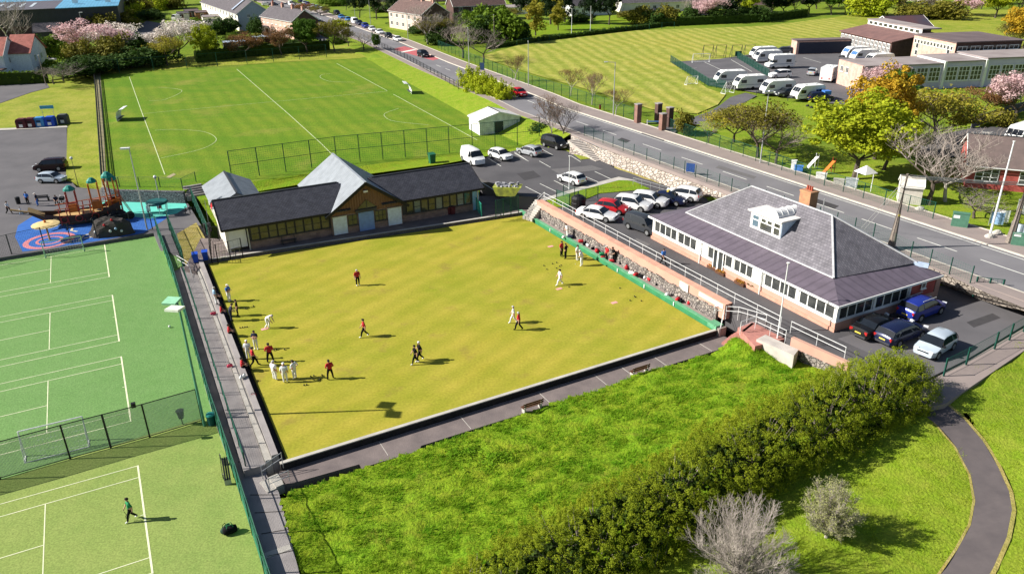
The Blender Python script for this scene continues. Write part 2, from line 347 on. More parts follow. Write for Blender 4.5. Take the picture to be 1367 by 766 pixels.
# small colours
def paint(name, c, rough=.25, metal=.15): return mat(name, c, rough, tuple(x*.95 for x in c), 2, .3, metal=metal, spec=.55)
TYRE = mat('tyre_rubber', (.012,.012,.012), .9); RIM = mat('alloy_rim', (.42,.43,.44), .35, metal=.6)
LAMP_R = mat('red_lens', (.45,.02,.02), .25, spec=.6); LAMP_W = mat('clear_lens', (.75,.77,.80), .15, spec=.7)
PLATE_Y = mat('yellow_plate', (.75,.60,.10), .5); PLATE_W = mat('white_plate', (.8,.8,.8), .5)
CARGLASS = mat('car_glass', (.012,.015,.020), .06, spec=.8)
SKIN = mat('skin', (.56,.33,.24), .6); REDC = mat('red_cloth', (.50,.022,.030), .85, (.38,.016,.022), 8)
BLACKC = mat('black_cloth', (.006,.006,.008), .9, (.010,.010,.012), 8, spec=.1); NAVYC = mat('navy_cloth', (.020,.025,.055), .85)
WHITEC = mat('white_cloth', (.80,.80,.79), .85, (.70,.70,.70), 6); BLUEC = mat('blue_cloth', (.06,.20,.60), .85); LBLUEC = mat('light_blue_cloth', (.35,.52,.72), .85)
GREENC = mat('green_cloth', (.02,.24,.09), .85); GREYH = mat('grey_hair', (.48,.46,.44), .9); DARKH = mat('dark_hair', (.03,.022,.018), .9); WHITEH = mat('white_hat', (.80,.80,.78), .8)
# ================================================================ THE GROUND
def zone(name, px, z, m, depth=None, pts=None):
    p = (gs(px, z) if px else []) + (pts or [])
    return struct(MB().prism(p, None if depth is None else min(q.z for q in p) - depth, None).build(name, m, fix=False))
def ribbon(name, pts, w0, w1, z, m, dz=0.0, px=True):
    """strip beside a polyline (offsets w0..w1 metres to its left), dz above level z"""
    p = gs(pts, z) if px else [Vector(q) for q in pts]
    b = MB()
    nrm = []
    for i in range(len(p)):
        a, c = p[max(i-1, 0)], p[min(i+1, len(p)-1)]; d = (c - a); d.z = 0; d.normalize(); nrm.append(Vector((-d.y, d.x, 0)))
    up = Vector((0, 0, dz))
    for i in range(len(p)-1):
        b.quad(p[i]+nrm[i]*w1+up, p[i]+nrm[i]*w0+up, p[i+1]+nrm[i+1]*w0+up, p[i+1]+nrm[i+1]*w1+up)
    return b, nrm, p
# road centre line, measured
ROAD_Z = 3.40
RC0, RD = g(783, 167, ROAD_Z), Vector((0.478, -0.8783, 0)).normalized()
RN = Vector((-RD.y, RD.x, 0))
def road_pt(s, off, z=ROAD_Z): q = RC0 + RD*s + RN*off; q.z = z; return q
ROADC = [g(p[0], p[1], ROAD_Z) for p in ((290, -22), (330, -8), (380, 8), (430, 26), (470, 41.5), (513, 57), (578, 86), (690, 131))] + [road_pt(s, 0) for s in (-14, 0, 20, 40, 60, 75, 110)]
# base ground: low and hidden under the near slabs, meadow beyond
def base_h(x, y):
    s = (Vector((x, y, 0)) - Vector((RC0.x, RC0.y, 0)))
    right = s.dot(RN) > -5.0 and y < 235
    if right: return 3.30 if y < 235 else 3.24
    if y > 226: return 3.18
    return -2.2
b = MB(); xs = [-1500, -900, -600] + list(range(-440, 441, 5)) + [600, 900, 1500]; ys = [-40, 0] + list(range(20, 620, 5)) + [800, 1100, 1500, 2200, 3000]
nx = len(xs)
b.v = [(x, y, base_h(x, y)) for y in ys for x in xs]
b.f = [(j*nx+i, j*nx+i+1, (j+1)*nx+i+1, (j+1)*nx+i) for j in range(len(ys)-1) for i in range(nx-1)]
b.m = [0]*len(b.f)
ground = struct(b.build('ground', G_GROUND, fix=False, smooth=True))

# ---- road, kerbs, pavements, markings
def strip(name, w0, w1, dz, m, zz=None, pts=ROADC):
    b_, n_, p_ = ribbon(name, pts, w0, w1, 0, m, dz, px=False); return struct(b_.build(name, m, fix=False))
strip('road', -3.9, 3.9, 0.03, ROADM)
struct(ribbon('far_kerb', ROADC, 3.9, 4.15, 0, KERB, .13, px=False)[0].build('kerb_far_side', KERB, fix=False))
for (a_, b_, nm) in ((3.9, 3.9, 'far'), (-3.9, -3.9, 'near')):
    pass
def kerb(name, w0, w1, h, m):
    bb = MB(); n_ = []; p_ = [Vector(q) for q in ROADC]
    for i in range(len(p_)):
        a, c = p_[max(i-1, 0)], p_[min(i+1, len(p_)-1)]; d = c-a; d.z = 0; d.normalize(); n_.append(Vector((-d.y, d.x, 0)))
    for i in range(len(p_)-1):
        lo = Vector((0, 0, -.3)); hi = Vector((0, 0, h))
        A0, A1, B0, B1 = p_[i]+n_[i]*w0, p_[i]+n_[i]*w1, p_[i+1]+n_[i+1]*w0, p_[i+1]+n_[i+1]*w1
        bb.quad(A1+hi, A0+hi, B0+hi, B1+hi); bb.quad(A0+lo, A0+hi, B0+hi, B0+lo); bb.quad(A1+hi, A1+lo, B1+lo, B1+hi)
    return struct(bb.build(name, m, fix=True))
bpy.data.objects.remove(bpy.data.objects['kerb_far_side'])
kerb('kerb_far', 3.9, 4.10, .15, KERB); kerb('kerb_near', -4.10, -3.9, .15, KERB)
kerb('pavement_far', 4.10, 7.5, .146, PAVE)
kerb('kerb_back', 7.5, 7.72, .19, KERB)
kerb('pavement_near', -5.6, -4.10, .146, PAVE)
# paint: centre dashes, far edge line and a red patch with bars
mk = MB()
for s0 in (-3, 4.5, 14.5, 23, 31, 38.5, 45.5, 52, 58.5, 65, 72, 79):
    L_ = 4.2 if s0 > 12 else 3.5
    mk.quad(road_pt(s0, -.07, ROAD_Z+.036), road_pt(s0+L_, -.07, ROAD_Z+.036), road_pt(s0+L_, .07, ROAD_Z+.036), road_pt(s0, .07, ROAD_Z+.036))
for s0 in range(-70, -6, 6):
    mk.quad(*(g(0,0)*0 + road_pt(s, o, ROAD_Z+.036) for s, o in ((s0, .4 - s0*.062), (s0+3, .4 - (s0+3)*.062), (s0+3, .55 - (s0+3)*.062), (s0, .55 - s0*.062))))
struct(mk.build('road_markings', LINE, fix=False))
b_, _, _ = ribbon('', ROADC[7:], 3.25, 3.38, 0, None, .036, px=False); struct(b_.build('road_edge_line', LINE, fix=False))
zone('red_road_patch', [(524, 66), (540, 62), (592, 77), (578, 81)], ROAD_Z+.036, RED_R)
zone('red_patch_bars', [(534, 69.5), (553, 66), (556, 67), (537, 70.5)], ROAD_Z+.041, LINE)
# side street on the left and asphalt bays beyond the trees
zone('yard_far', [(170, 42), (196, 28), (222, 33), (205, 52), (180, 52)], 3.24, ASPH)
zone('factory_yard', [(78, 56), (120, 30), (125, 45), (108, 82), (90, 82), (84, 60)], 3.24, ASPH)
zone('parking_court', [(410, 48), (440, 28), (455, 40), (432, 56)], 3.26, ASPH)
zone('side_road', [(-60, 125), (-60, 113), (62, 111), (66, 117), (40, 124), (0, 138), (-60, 150)], (VERGE[0]+.05, VERGE[1]), ASPH)
PLAY = -.42
# ---- left: verge, lower car park, play area
zone('verge', [(-160, 190), (-80, 150), (0, 120), (66, 108), (122, 96), (131, 99), (138, 250), (88, 240), (90, 168), (0, 172)], VERGE, G_VERGE, 3)
_t = [g(*q, (VERGE[0]-.02, VERGE[1])) for q in ((-200, 200), (0, 173), (89, 169.5))] + [g(*q, PLAY-.012) for q in ((90, 236), (0, 264), (-200, 310))]
struct(MB().prism(_t, None, None).build('car_park_slope', ASPH, fix=False))
zone('lower_car_park', [(-200, 310), (0, 264), (90, 236), (102, 250), (246, 264), (268, 300), (283, 322), (268, 358), (213, 330), (205, 311), (0, 344), (-200, 390)], PLAY-.01, ASPH, 2.5)
zone('kerb_line', [(-80, 177), (0, 171.5), (89, 168), (90.5, 170), (0, 174), (-80, 180)], (VERGE[0]+.08, VERGE[1]), CONC_L, .3)
zone('blue_rubber_ground', [(30, 336), (20, 316), (24, 301), (46, 287), (80, 283), (150, 281), (195, 287), (226, 289), (206, 302), (192, 311), (110, 325)], PLAY-0.004, BLUE_R)
zone('teal_rubber_ground', [(70, 287), (105, 281), (140, 268), (160, 266), (246, 268), (250, 276), (236, 285), (200, 292), (176, 289), (150, 283), (120, 288), (90, 291)], PLAY+0.001, TEAL_R)
def ring(name, c, r0, r1, z, m, n=40):
    bb = MB()
    for k in range(n):
        a0, a1 = 2*math.pi*k/n, 2*math.pi*(k+1)/n
        bb.quad(*(Vector((c.x+r*math.cos(a), c.y+r*math.sin(a), z)) for r, a in ((r0, a0), (r1, a0), (r1, a1), (r0, a1))))
    return struct(bb.build(name, m, fix=False))
RINGC = g(66, 321, PLAY)
ring('pink_ring', RINGC, 2.15, 2.75, PLAY+0.005, PINK_R); ring('pink_ring_inner', RINGC, 1.15, 1.45, PLAY+0.005, PINK_R)
ring('pale_disc', g(61.5, 301, PLAY), .02, 1.5, PLAY+0.007, CREAM_R)
wv = MB()
for pl in ([(92, 303), (97, 304), (95, 308), (103, 309)], [(105, 321), (112, 314), (124, 311)], [(112, 318), (124, 316)]):
    q = gs(pl, PLAY+0.008)
    for i in range(len(q)-1):
        d = (q[i+1]-q[i]).normalized()*.01; n_ = Vector((-d.y, d.x, 0)).normalized()*.12
        wv.quad(q[i]-n_, q[i+1]-n_, q[i+1]+n_, q[i]+n_)
struct(wv.build('rubber_squiggles', CREAM_R, fix=False))
# ---- football ground
def offs(pts, w):
    out = []
    for i in range(len(pts)):
        a, c = pts[max(i-1, 0)], pts[min(i+1, len(pts)-1)]; d = c-a; d.z = 0; d.normalize(); out.append(pts[i] + Vector((-d.y, d.x, 0))*w)
    return out
RS = [q for q in ROADC if 126 < q.y < 262]; RS = [ROADC[k].lerp(ROADC[k+1], t) for k in range(4, 9) for t in (0, .25, .5, .75)] + [road_pt(4, 0)]
VG_OUT = [Vector((q.x, q.y, ROAD_Z+.10)) for q in offs(RS, -5.58)]
VG_IN = [Vector((q.x, q.y, PITCHPLANE[0]+PITCHPLANE[1]*q.y)) for q in offs(RS, -11.0)][::-1]
vb_ = MB()
for i in range(len(RS)-1): vb_.quad(VG_IN[::-1][i], VG_IN[::-1][i+1], VG_OUT[i+1], VG_OUT[i])
struct(vb_.build('roadside_verge', G_PARK, fix=True))
zone('football_field', [(128, 94), (139, 250), (150, 253), (247, 255), (262, 246), (306, 247), (450, 226), (600, 206), (724, 193), (740, 186)], PITCHPLANE, G_PITCH, 4.0, pts=VG_IN + gs([(470, 58), (400, 66), (250, 78), (150, 90)], PITCHPLANE))
zone('treeline_grass', [(150, 99), (250, 91), (400, 82), (480, 78), (520, 70), (498, 58), (400, 64), (250, 76), (150, 88), (126, 93)], (PITCHPLANE[0]+.03, PITCHPLANE[1]), G_VERGE)
zone('bare_earth_strip', [(125, 96), (134, 97), (138, 160), (142, 250), (136, 252), (131, 170)], (PITCHPLANE[0]+.05, PITCHPLANE[1]), DIRT)
zone('worn_patch', [(222, 236), (232, 231), (235, 233), (226, 238)], (PITCHPLANE[0]+.03, PITCHPLANE[1]), DIRT)
fl = MB()
def chalk(pl, w=.11, bb=None, z=(PITCHPLANE[0]+.035, PITCHPLANE[1])):
    q = gs(pl, z); bb = bb or fl
    for i in range(len(q)-1):
        d = q[i+1]-q[i]; n_ = Vector((-d.y, d.x, 0)).normalized()*w/2
        bb.quad(q[i]-n_, q[i+1]-n_, q[i+1]+n_, q[i]+n_)
def smooth(pl, n=6):
    out = []
    P_ = [pl[0]] + pl + [pl[-1]]
    for i in range(1, len(P_)-2):
        for k in range(n):
            t = k/n; out.append(tuple(.5*((2*P_[i][j]) + (-P_[i-1][j]+P_[i+1][j])*t + (2*P_[i-1][j]-5*P_[i][j]+4*P_[i+1][j]-P_[i+2][j])*t*t + (-P_[i-1][j]+3*P_[i][j]-3*P_[i+1][j]+P_[i+2][j])*t**3) for j in (0, 1)))
    return out + [pl[-1]]
chalk([(172.5, 102.5), (190, 152), (205, 191.5), (220, 233)], .13); chalk([(316, 92.5), (342, 115), (387, 154), (429, 192), (444, 207)], .13)
chalk([(449.5, 85), (517, 121.5)], .13); chalk([(525, 126), (637, 187)], .13)
chalk([(190, 152), (342, 138), (517, 122)], .09)
for pl in ([(198, 135), (220, 133), (242, 123), (236, 119), (212, 117)], [(207, 174), (237, 173), (272, 176), (288, 184), (284, 192), (262, 201), (215, 211)],
           [(441, 98.5), (430, 100), (428, 104), (442, 109), (474, 110)], [(532, 145), (515, 151), (514, 156), (527, 162), (572, 167)]):
    chalk(smooth(pl), .09)
struct(fl.build('pitch_lines', PLINE, fix=False))
# bank between football fence and pavilion, and the stone wall by the play area
bk = MB(); up = [(306, 247), (450, 226), (600, 206), (700, 195), (724, 191)]; lo = [(306, 262, .2), (450, 238, .8), (592, 219, 1.5), (690, 201, 1.9), (726, 192, 1.9)]
for i in range(len(up)-1):
    a, c = g(*up[i], PITCHPLANE), g(*up[i+1], PITCHPLANE); d, e = g(*lo[i]), g(*lo[i+1])
    bk.quad(d, e, c, a)
struct(bk.build('weedy_bank', G_LAWN, fix=False))
zone('back_grass', [(262, 262), (306, 258), (450, 234), (600, 217), (640, 222), (640, 260), (300, 320)], .22, G_LAWN)
# ---- tennis side
zone('tennis_court_far', [(206, 309.5), (213, 318), (236, 384), (270, 500), (286, 556), (272, 557), (0, 640), (-400, 760), (-400, 440), (0, 343)], -.80, T_FAR, 2)
zone('tennis_court_near', [(286, 556.3), (323, 667), (354, 766), (397, 900), (-500, 1000), (-500, 790.3), (0, 640.3), (272, 557.3)], -.80, T_NEAR, 2)
tl = MB()
ORI = [g(184, 621.5, -.8), g(161.8, 476, -.8), g(150, 394, -.8), g(139.4, 325.5, -.8)]
EA = (g(203, 760.3, -.8) - ORI[0]).normalized()
EA2 = (g(174.3, 560.5, -.8) - ORI[1]).normalized()
for k, o in enumerate(ORI):
    ea = EA if k == 0 else EA2; eb = Vector((ea.y, -ea.x, 0))
    def ln(u0, v0, u1, v1, w=.06):
        a, c = o + ea*u0 + eb*v0, o + ea*u1 + eb*v1; d = c - a; n_ = Vector((-d.y, d.x, 0)).normalized()*w/2; e = d.normalized()*w/2; zz = Vector((0, 0, .012 if abs(u1-u0) < .01 else .008))
        tl.quad(a-n_-e+zz, c-n_+e+zz, c+n_+e+zz, a+n_-e+zz)
    ln(0, 0, 10.97, 0, .11)
    for u in (0, 10.97): ln(u, 0, u, 23.77)
    for u in (1.37, 9.6): ln(u, 0, u, 23.77)
    ln(1.37, 5.485, 9.6, 5.485); ln(1.37, 18.285, 9.6, 18.285); ln(5.485, 5.485, 5.485, 18.285); ln(5.485, 0, 5.485, .2)
struct(tl.build('court_lines', CLINE, fix=False))
cs = MB()
for p0, p1 in (((286, 560), (323, 667)), ((323, 667), (354, 766))):
    a, c = g(*p0, -.8), g(*p1, -.8); n_ = Vector((c.y-a.y, a.x-c.x, 0)).normalized()
    cs.prism([a - n_*.35, c - n_*.35, c, a], -1.0, -.76)
struct(cs.build('court_edge_kerb', CONC_L))
zone('tennis_path', [(231, 356), (248, 356), (258, 384), (281, 440), (307, 505), (337, 576), (357, 636), (372, 656), (400, 766), (440, 900), (397, 900), (354, 766), (323, 667), (286, 560), (236, 384)], -.72, CONC, 2)
jt = MB()
for (l, r) in (((268, 452), (287, 452)), ((279, 484), (300, 484)), ((306, 577), (336, 577)), ((318, 616), (348, 616)), ((334, 660), (371, 660)), ((340, 684), (377, 682)), ((349, 712), (385, 706)), ((357, 742), (392, 734))):
    a, c = g(*l, -.71), g(*r, -.71); jt.bar(a, c, .05, .02)
struct(jt.build('path_joints', mat('joint_dirt', (.05,.045,.04), .95)))
pw = MB(); pw.prism(gs([(352, 738), (387, 726), (390, 732), (355, 745)], -.71), -.8, -.70); struct(pw.build('path_patch', CONC_L))
zone('sand_patch', [(236, 312), (262, 297), (274, 318), (280, 336), (262, 352), (248, 352)], .10 if False else -.02, G_DRY, 2)
zone('side_turf', [(217, 334), (232, 332), (244, 354), (232, 360), (224, 350)], -.55, T_FAR, 1)
# ---- bowling green
A_, B_, C_, D_ = g(383, 613, 0), g(950, 440, 0), g(697, 288, 0), g(278, 352, 0)
AX = (B_ - A_).normalized(); AY = Vector((-AX.y, AX.x, 0)); AD = (D_ - A_).normalized(); ADN = Vector((-AD.y, AD.x, 0)); LAB = (B_-A_).length
bg = MB(); N_ = 60
def bil(u, v): return A_.lerp(B_, u).lerp(D_.lerp(C_, u), v)
bowl = zone('bowling_green', [(383, 613), (950, 440), (697, 288), (278, 352)], 0.0, G_BOWL, .5)
ditch_pts = [A_ - AX*.45 - AY*.1, B_ + AX*.5 - AY*.05, C_ + AX*.4 + AY*.55, D_ - AX*.45 + AY*.6]
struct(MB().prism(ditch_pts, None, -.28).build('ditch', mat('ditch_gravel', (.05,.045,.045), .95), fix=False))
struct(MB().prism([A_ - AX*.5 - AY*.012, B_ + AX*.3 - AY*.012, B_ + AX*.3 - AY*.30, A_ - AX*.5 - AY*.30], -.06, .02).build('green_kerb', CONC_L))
struct(MB().prism([A_ - AX*.5 - AY*.02, B_ + AX*.3 - AY*.02, B_ + AX*.3 - AY*.27, A_ - AX*.5 - AY*.27], -.9, -.061).build('green_wall', mat('shade_black_stone', (.035,.03,.03), .95, (.02,.018,.018), 2)))  # near-black base colour paints in the shade on this wall face
lowp = [A_ - AX*.7 - AY*.30, B_ + AX*.9 - AY*.30]
edge = [B_ + AX*.9 - AY*2.3, A_.lerp(B_, .85) - AY*2.2, A_.lerp(B_, .6) - AY*2.55, A_.lerp(B_, .4) - AY*2.35, A_.lerp(B_, .235) - AY*2.3, A_.lerp(B_, .225) - AY*2.75, A_.lerp(B_, .12) - AY*2.6, A_.lerp(B_, .115) - AY*2.15, A_ - AX*.1 - AY*1.9, A_ - AX*.7 - AY*1.7]
struct(MB().prism(lowp + edge, -1.4, -.55).build('lower_path', PLAZA))
jb = MB()
for t in (.17, .34, .52, .66, .73, .82, .95): jb.bar(A_.lerp(B_, t) - AY*.45 + Vector((0,0,-.545)), A_.lerp(B_, t) - AY*2.2 + Vector((0,0,-.545)), .04, .015)
struct(jb.build('lower_path_joints', CONC_L))
# terraces on the left side
tr = []
for (o0, o1, zt, m) in ((.45, .88, .40, CONC), (.90, 1.32, .14, CONC_L), (1.35, 2.75, -.16, CONC)):
    tr.append((o0, o1, zt, m))
    struct(MB().prism([A_ + AD*.35 + ADN*o0, A_ + AD*.35 + ADN*o1, D_ + AD*.9 + ADN*o1, D_ + AD*.9 + ADN*o0], -1.6, zt).build('terrace_step', m))
# pavilion paving
pv = [D_ - AX*.3 + AY*.5, C_ + AY*.5 + AX*.4] + gs([(712, 281), (690, 262), (648, 262), (600, 262), (320, 320), (268, 318), (262, 330), (246, 358), (262, 362)], .22)
struct(MB().prism(pv, -1.5, .24).build('pavilion_paving', PLAZA))
struct(MB().prism([D_ - AX*.3 + AY*.5, C_ + AY*.5 + AX*.4, C_ + AY*.85 + AX*.4, D_ - AX*.3 + AY*.85], -.3, .262).build('paving_edge', CONC_L))
# right bank of the green: boards, narrow path, retaining walls
BT = (C_ - B_).normalized(); BN = Vector((BT.y, -BT.x, 0)); LBC = (C_-B_).length
def rb(t, n_, z): q = B_ + BT*t + BN*n_; q.z = z; return q
struct(MB().prism([rb(-.5, .40, 0), rb(LBC+2, .40, 0), rb(LBC+2, 1.2, 0), rb(-.5, 1.2, 0)], -.6, .18).build('bank_path', mat('bank_gravel', (.33,.27,.24), .95, (.22,.18,.165), 1.5, 1, .4, 12)))
# upper car park and lane around the clubhouse
zone('upper_car_park', [(596, 223), (690, 200.5), (726, 191), (760, 203), (800, 213), (822, 225), (862, 238), (910, 258), (985, 272), (1165, 338), (1242, 374), (1320, 404), (1400, 432), (1420, 440), (1367, 434), (1290, 480), (1234, 508), (1180, 520)], 1.90, ASPH_D, 2.6,
     pts=[rb(-11.5, 2.9, 1.9), rb(-6.5, 2.35, 1.9), rb(0, 2.1, 1.9), rb(32.5, 2.1, 1.9), rb(34, 3.2, 1.9), g(690, 262, 1.9), g(664, 248, 1.9), g(640, 238, 1.9)])
zone('forecourt_tarmac', [(1118, 452), (1190, 430), (1245, 405), (1330, 402), (1400, 432), (1367, 434), (1290, 480), (1234, 507), (1180, 480)], 1.906, ASPH)
pk = MB()
def bay(a, c, z=1.91, w=.10): chalk([a, c], w, pk, z)
for a, c in (((686.5, 203), (705, 215)), ((720, 215), (735, 223.5)), ((701.5, 249), (723, 260)), ((720.5, 245), (743, 256)), ((739.5, 241), (760, 251.5)), ((776, 233.5), (798.5, 243)), ((794, 229), (816.5, 239.5)),
             ((652, 211.5), (669, 222)), ((687, 204.7), (705.5, 215.5)), ((721, 198), (739.5, 208)), ((639, 241), (661, 254.5)), ((762, 208), (775, 216))):
    bay(a, c)
struct(pk.build('parking_bay_lines', LINE, fix=False))
zone('grass_island', [(727, 265), (775, 251), (826, 238.5), (848, 243), (868, 252), (846, 254), (800, 258), (776, 268), (772, 276), (742, 276)], 1.97, G_LAWN, .2)
zone('island_path', [(722, 266), (776, 249), (826, 236), (850, 241), (826, 240.5), (778, 253), (727, 268)], 1.985, CONC_L, .1)
zone('bank_foot_grass', [(720, 190), (762, 203), (776, 213), (794, 211), (766, 199), (742, 186)], 1.96, G_VERGE, .2)
zone('stone_foot_grass', [(820, 222), (846, 228), (905, 244), (914, 252), (860, 238)], 1.96, G_DRY, .2)
# rubble bank up to the road
rbk = MB(); UPL = [(763, 178), (788, 184), (846, 208), (899, 226), (976, 256), (1070, 289), (1165, 320), (1242, 357), (1320, 392), (1400, 424)]
LOL = [(760, 205), (800, 214), (824, 224), (864, 238), (912, 257), (985, 272), (1078, 306), (1165, 338), (1242, 374), (1320, 404)]
LOL = LOL[:len(UPL)] + [(1398, 431)][:max(0, len(UPL)-len(LOL))]
SUBD = 10
for i in range(len(UPL)-1):
    for k in range(SUBD):
        t0, t1 = k/SUBD, (k+1)/SUBD
        row = []
        for t in (t0, t1):
            a = g(*LOL[i], 1.92).lerp(g(*LOL[i+1], 1.92), t); c = g(*UPL[i], ROAD_Z+.1).lerp(g(*UPL[i+1], ROAD_Z+.1), t)
            row.append([a.lerp(c, s) + Vector((0, 0, .16*noise.noise(a.lerp(c, s)*1.3) if 0 < s < 1 else 0)) for s in (0, .25, .5, .75, 1)])
        for j in range(4): rbk.quad(row[0][j], row[1][j], row[1][j+1], row[0][j+1])
struct(rbk.build('rubble_bank', RUBBLE, fix=False))
# fill between the bank's top and the near pavement
fb = MB()
for i in range(len(UPL)-1):
    a, c = g(*UPL[i], ROAD_Z+.1), g(*UPL[i+1], ROAD_Z+.1)
    def toroad(q): s = (q-RC0).dot(RD); return road_pt(s, -5.5, ROAD_Z+.1)
    fb.quad(a, c, toroad(c), toroad(a))
struct(fb.build('pavement_margin', PAVE, fix=True))
# ---- school grounds and field on the far side
zone('field', [(640, 76), (700, 58), (850, 41), (1020, 35), (1110, 24), (1165, 40), (1135, 58), (1060, 62), (1000, 74), (960, 80), (895, 83), (944, 118), (969, 126), (958, 140), (930, 152), (870, 146), (800, 124), (715, 100)], ROAD_Z+.03, G_FIELD)
zone('far_meadow', [(1110, 24), (1180, 12), (1400, 14), (1460, 60), (1330, 66), (1165, 42)], ROAD_Z+.02, G_VERGE)
zone('school_yard', [(895, 83), (960, 79), (1000, 73), (1060, 60), (1150, 60), (1200, 95), (1180, 118), (1150, 124), (1130, 140), (1108, 138), (1050, 130), (966, 117), (944, 113)], ROAD_Z+.05, ASPH)
zone('school_path', [(922, 158), (945, 150), (962, 140), (975, 130), (995, 124), (1010, 128), (985, 142), (960, 156), (935, 166)], ROAD_Z+.06, ASPH)
yl = MB()
for pl in ([(940, 83), (968, 96)], [(976, 80), (1004, 96)], [(1072, 77), (1096, 84)], [(905, 93), (930, 91)]): chalk(pl, .12, yl, ROAD_Z+.06)
struct(yl.build('yard_lines', LINE, fix=False))
zone('lawn_by_school', [(1000, 132), (1112, 140), (1160, 128), (1320, 120), (1400, 130), (1400, 160), (1300, 168), (1230, 180), (1180, 200), (1050, 180), (960, 168), (968, 158)], ROAD_Z+.02, G_PARK)
zone('bungalow_yard', [(1210, 190), (1300, 170), (1400, 168), (1430, 200), (1330, 215), (1220, 205)], ROAD_Z+.05, ASPH_D)
zone('verge_by_pavement', [(880, 168), (945, 178), (1030, 212), (1150, 256), (1260, 292), (1367, 326), (1440, 348), (1440, 300), (1340, 240), (1200, 222), (1060, 185), (960, 160)], ROAD_Z+.08, G_PARK)
zone('school_drive', [(856, 178), (880, 168), (905, 158), (922, 158), (936, 165), (905, 172), (898, 182), (884, 188)], ROAD_Z+.10, ASPH)
zone('town_green', [(470, 28), (500, 12), (560, 10), (600, 34), (560, 48), (520, 40)], 3.24, G_PARK)
zone('town_lawn', [(690, 66), (700, 30), (860, 18), (1000, 24), (860, 36), (760, 50)], 3.36, G_LAWN)
# ---- near lawns: an uneven ground through measured heights
def idw(x, y, cps, p=2.4):
    sw = sz = 0.0
    for c in cps:
        d2 = (x-c.x)**2 + (y-c.y)**2 + .02; w = d2**(-p/2); sw += w; sz += w*c.z
    return sz/sw
CPS = [g(*q) for q in ((392, 650, -.62), (450, 634, -.55), (512, 612, -.55), (600, 586, -.5), (684, 556, -.5), (800, 518, -.48), (905, 486, -.45), (950, 476, -.4), (962, 471, -.1), (976, 463, .45), (987, 457, .85), (1006, 460, .95), (1062, 492, .35), (1130, 498, .7), (1225, 520, 1.55), (1262, 512, 1.75), (1310, 488, 1.75), (1367, 460, 1.75),
       (400, 766, -.85), (430, 900, -.85), (600, 700, -.7), (600, 860, -.9), (800, 620, -.4), (900, 560, -.1), (1000, 520, .3), (800, 860, -.8), (1000, 840, -.6), (1010, 700, -.3), (1120, 640, .2), (1228, 552, 1.45), (1290, 590, .9), (1320, 650, .5), (1300, 720, .2), (1260, 766, 0), (1200, 880, -.4), (1400, 600, 1.2), (1400, 760, .4), (1450, 500, 1.8))]
def lawn_z(x, y): return idw(x, y, CPS)
def inside(x, y, poly):
    c = False; n = len(poly); j = n-1
    for i in range(n):
        if (poly[i].y > y) != (poly[j].y > y) and x < (poly[j].x-poly[i].x)*(y-poly[i].y)/(poly[j].y-poly[i].y)+poly[i].x: c = not c
        j = i
    return c
def lawn(name, px, z, m, step, lump, seed, extra=()):
    poly = gs(px, z) + list(extra)
    x0, x1 = min(p.x for p in poly), max(p.x for p in poly); y0, y1 = min(p.y for p in poly), max(p.y for p in poly)
    bb = MB(); idx = {}
    nx_, ny_ = int((x1-x0)/step)+1, int((y1-y0)/step)+1
    def vid(i, j):
        if (i, j) not in idx:
            x, y = x0+i*step, y0+j*step
            q = Vector((x*.9+seed, y*1.4, 0)); h = lump*(noise.noise(q) + .6*noise.noise(q*2.3))
            idx[(i, j)] = len(bb.v); bb.v.append((x, y, lawn_z(x, y) + h))
        return idx[(i, j)]
    for j in range(ny_):
        for i in range(nx_):
            if inside(x0+(i+.5)*step, y0+(j+.5)*step, poly): bb.f.append((vid(i, j), vid(i+1, j), vid(i+1, j+1), vid(i, j+1)))
    bb.m = [0]*len(bb.f)
    return struct(bb.build(name, m, fix=False, smooth=True)), poly
PTH_L = [(1222, 545), (1250, 566), (1276, 596), (1296, 634), (1302, 668), (1296, 700), (1278, 733), (1254, 768), (1215, 830), (1190, 870)]
PTH_R = [(1262, 538), (1288, 560), (1312, 588), (1332, 622), (1347, 655), (1351, 680), (1344, 716), (1326, 757), (1290, 820), (1260, 870)]
BANK_PX = [(393, 648), (452, 632), (512, 610), (600, 583), (684, 554), (800, 516), (905, 484), (955, 472), (985, 459), (1008, 459), (1050, 482), (1066, 470), (1130, 492), (1180, 505), (1232, 510), (1228, 545), (1050, 640), (860, 760), (760, 880), (440, 900), (400, 766), (374, 660)]
BANK_O, BANK_POLY = lawn('grass_bank', BANK_PX, -.3, G_LAWN, .30, .17, 3.0)
PARK_PX = [(1238, 515), (1226, 546)] + PTH_L[1:] + [(760, 900), (830, 780), (1000, 660), (1120, 590)]
PARK_O, PARK_POLY = lawn('park_lawn', PARK_PX, .3, G_PARK, .30, .05, 9.0)
PARK2_O, PARK2_POLY = lawn('park_lawn_right', [(1262, 580), (1236, 544), (1250, 528), (1367, 462), (1480, 395), (1600, 480), (1500, 870)] + PTH_R[::-1][:-1], .8, G_PARK, .30, .05, 17.0)
pp = MB(); n_ = len(PTH_L)
def pathpt(q, dz=.05):
    w = g(*q, .5)
    for _ in range(4): w = g(*q, lawn_z(w.x, w.y) + dz)
    return w
for i in range(n_-1):
    for k in range(3):
        t0, t1 = k/3, (k+1)/3
        def L2(P_, t): return (P_[i][0]*(1-t)+P_[i+1][0]*t, P_[i][1]*(1-t)+P_[i+1][1]*t)
        a, b2, c, d = pathpt(L2(PTH_L, t0)), pathpt(L2(PTH_R, t0)), pathpt(L2(PTH_R, t1)), pathpt(L2(PTH_L, t1))
        pp.quad(a, d, c, b2)
struct(pp.build('park_path', PATHM, fix=False))
pe = MB()
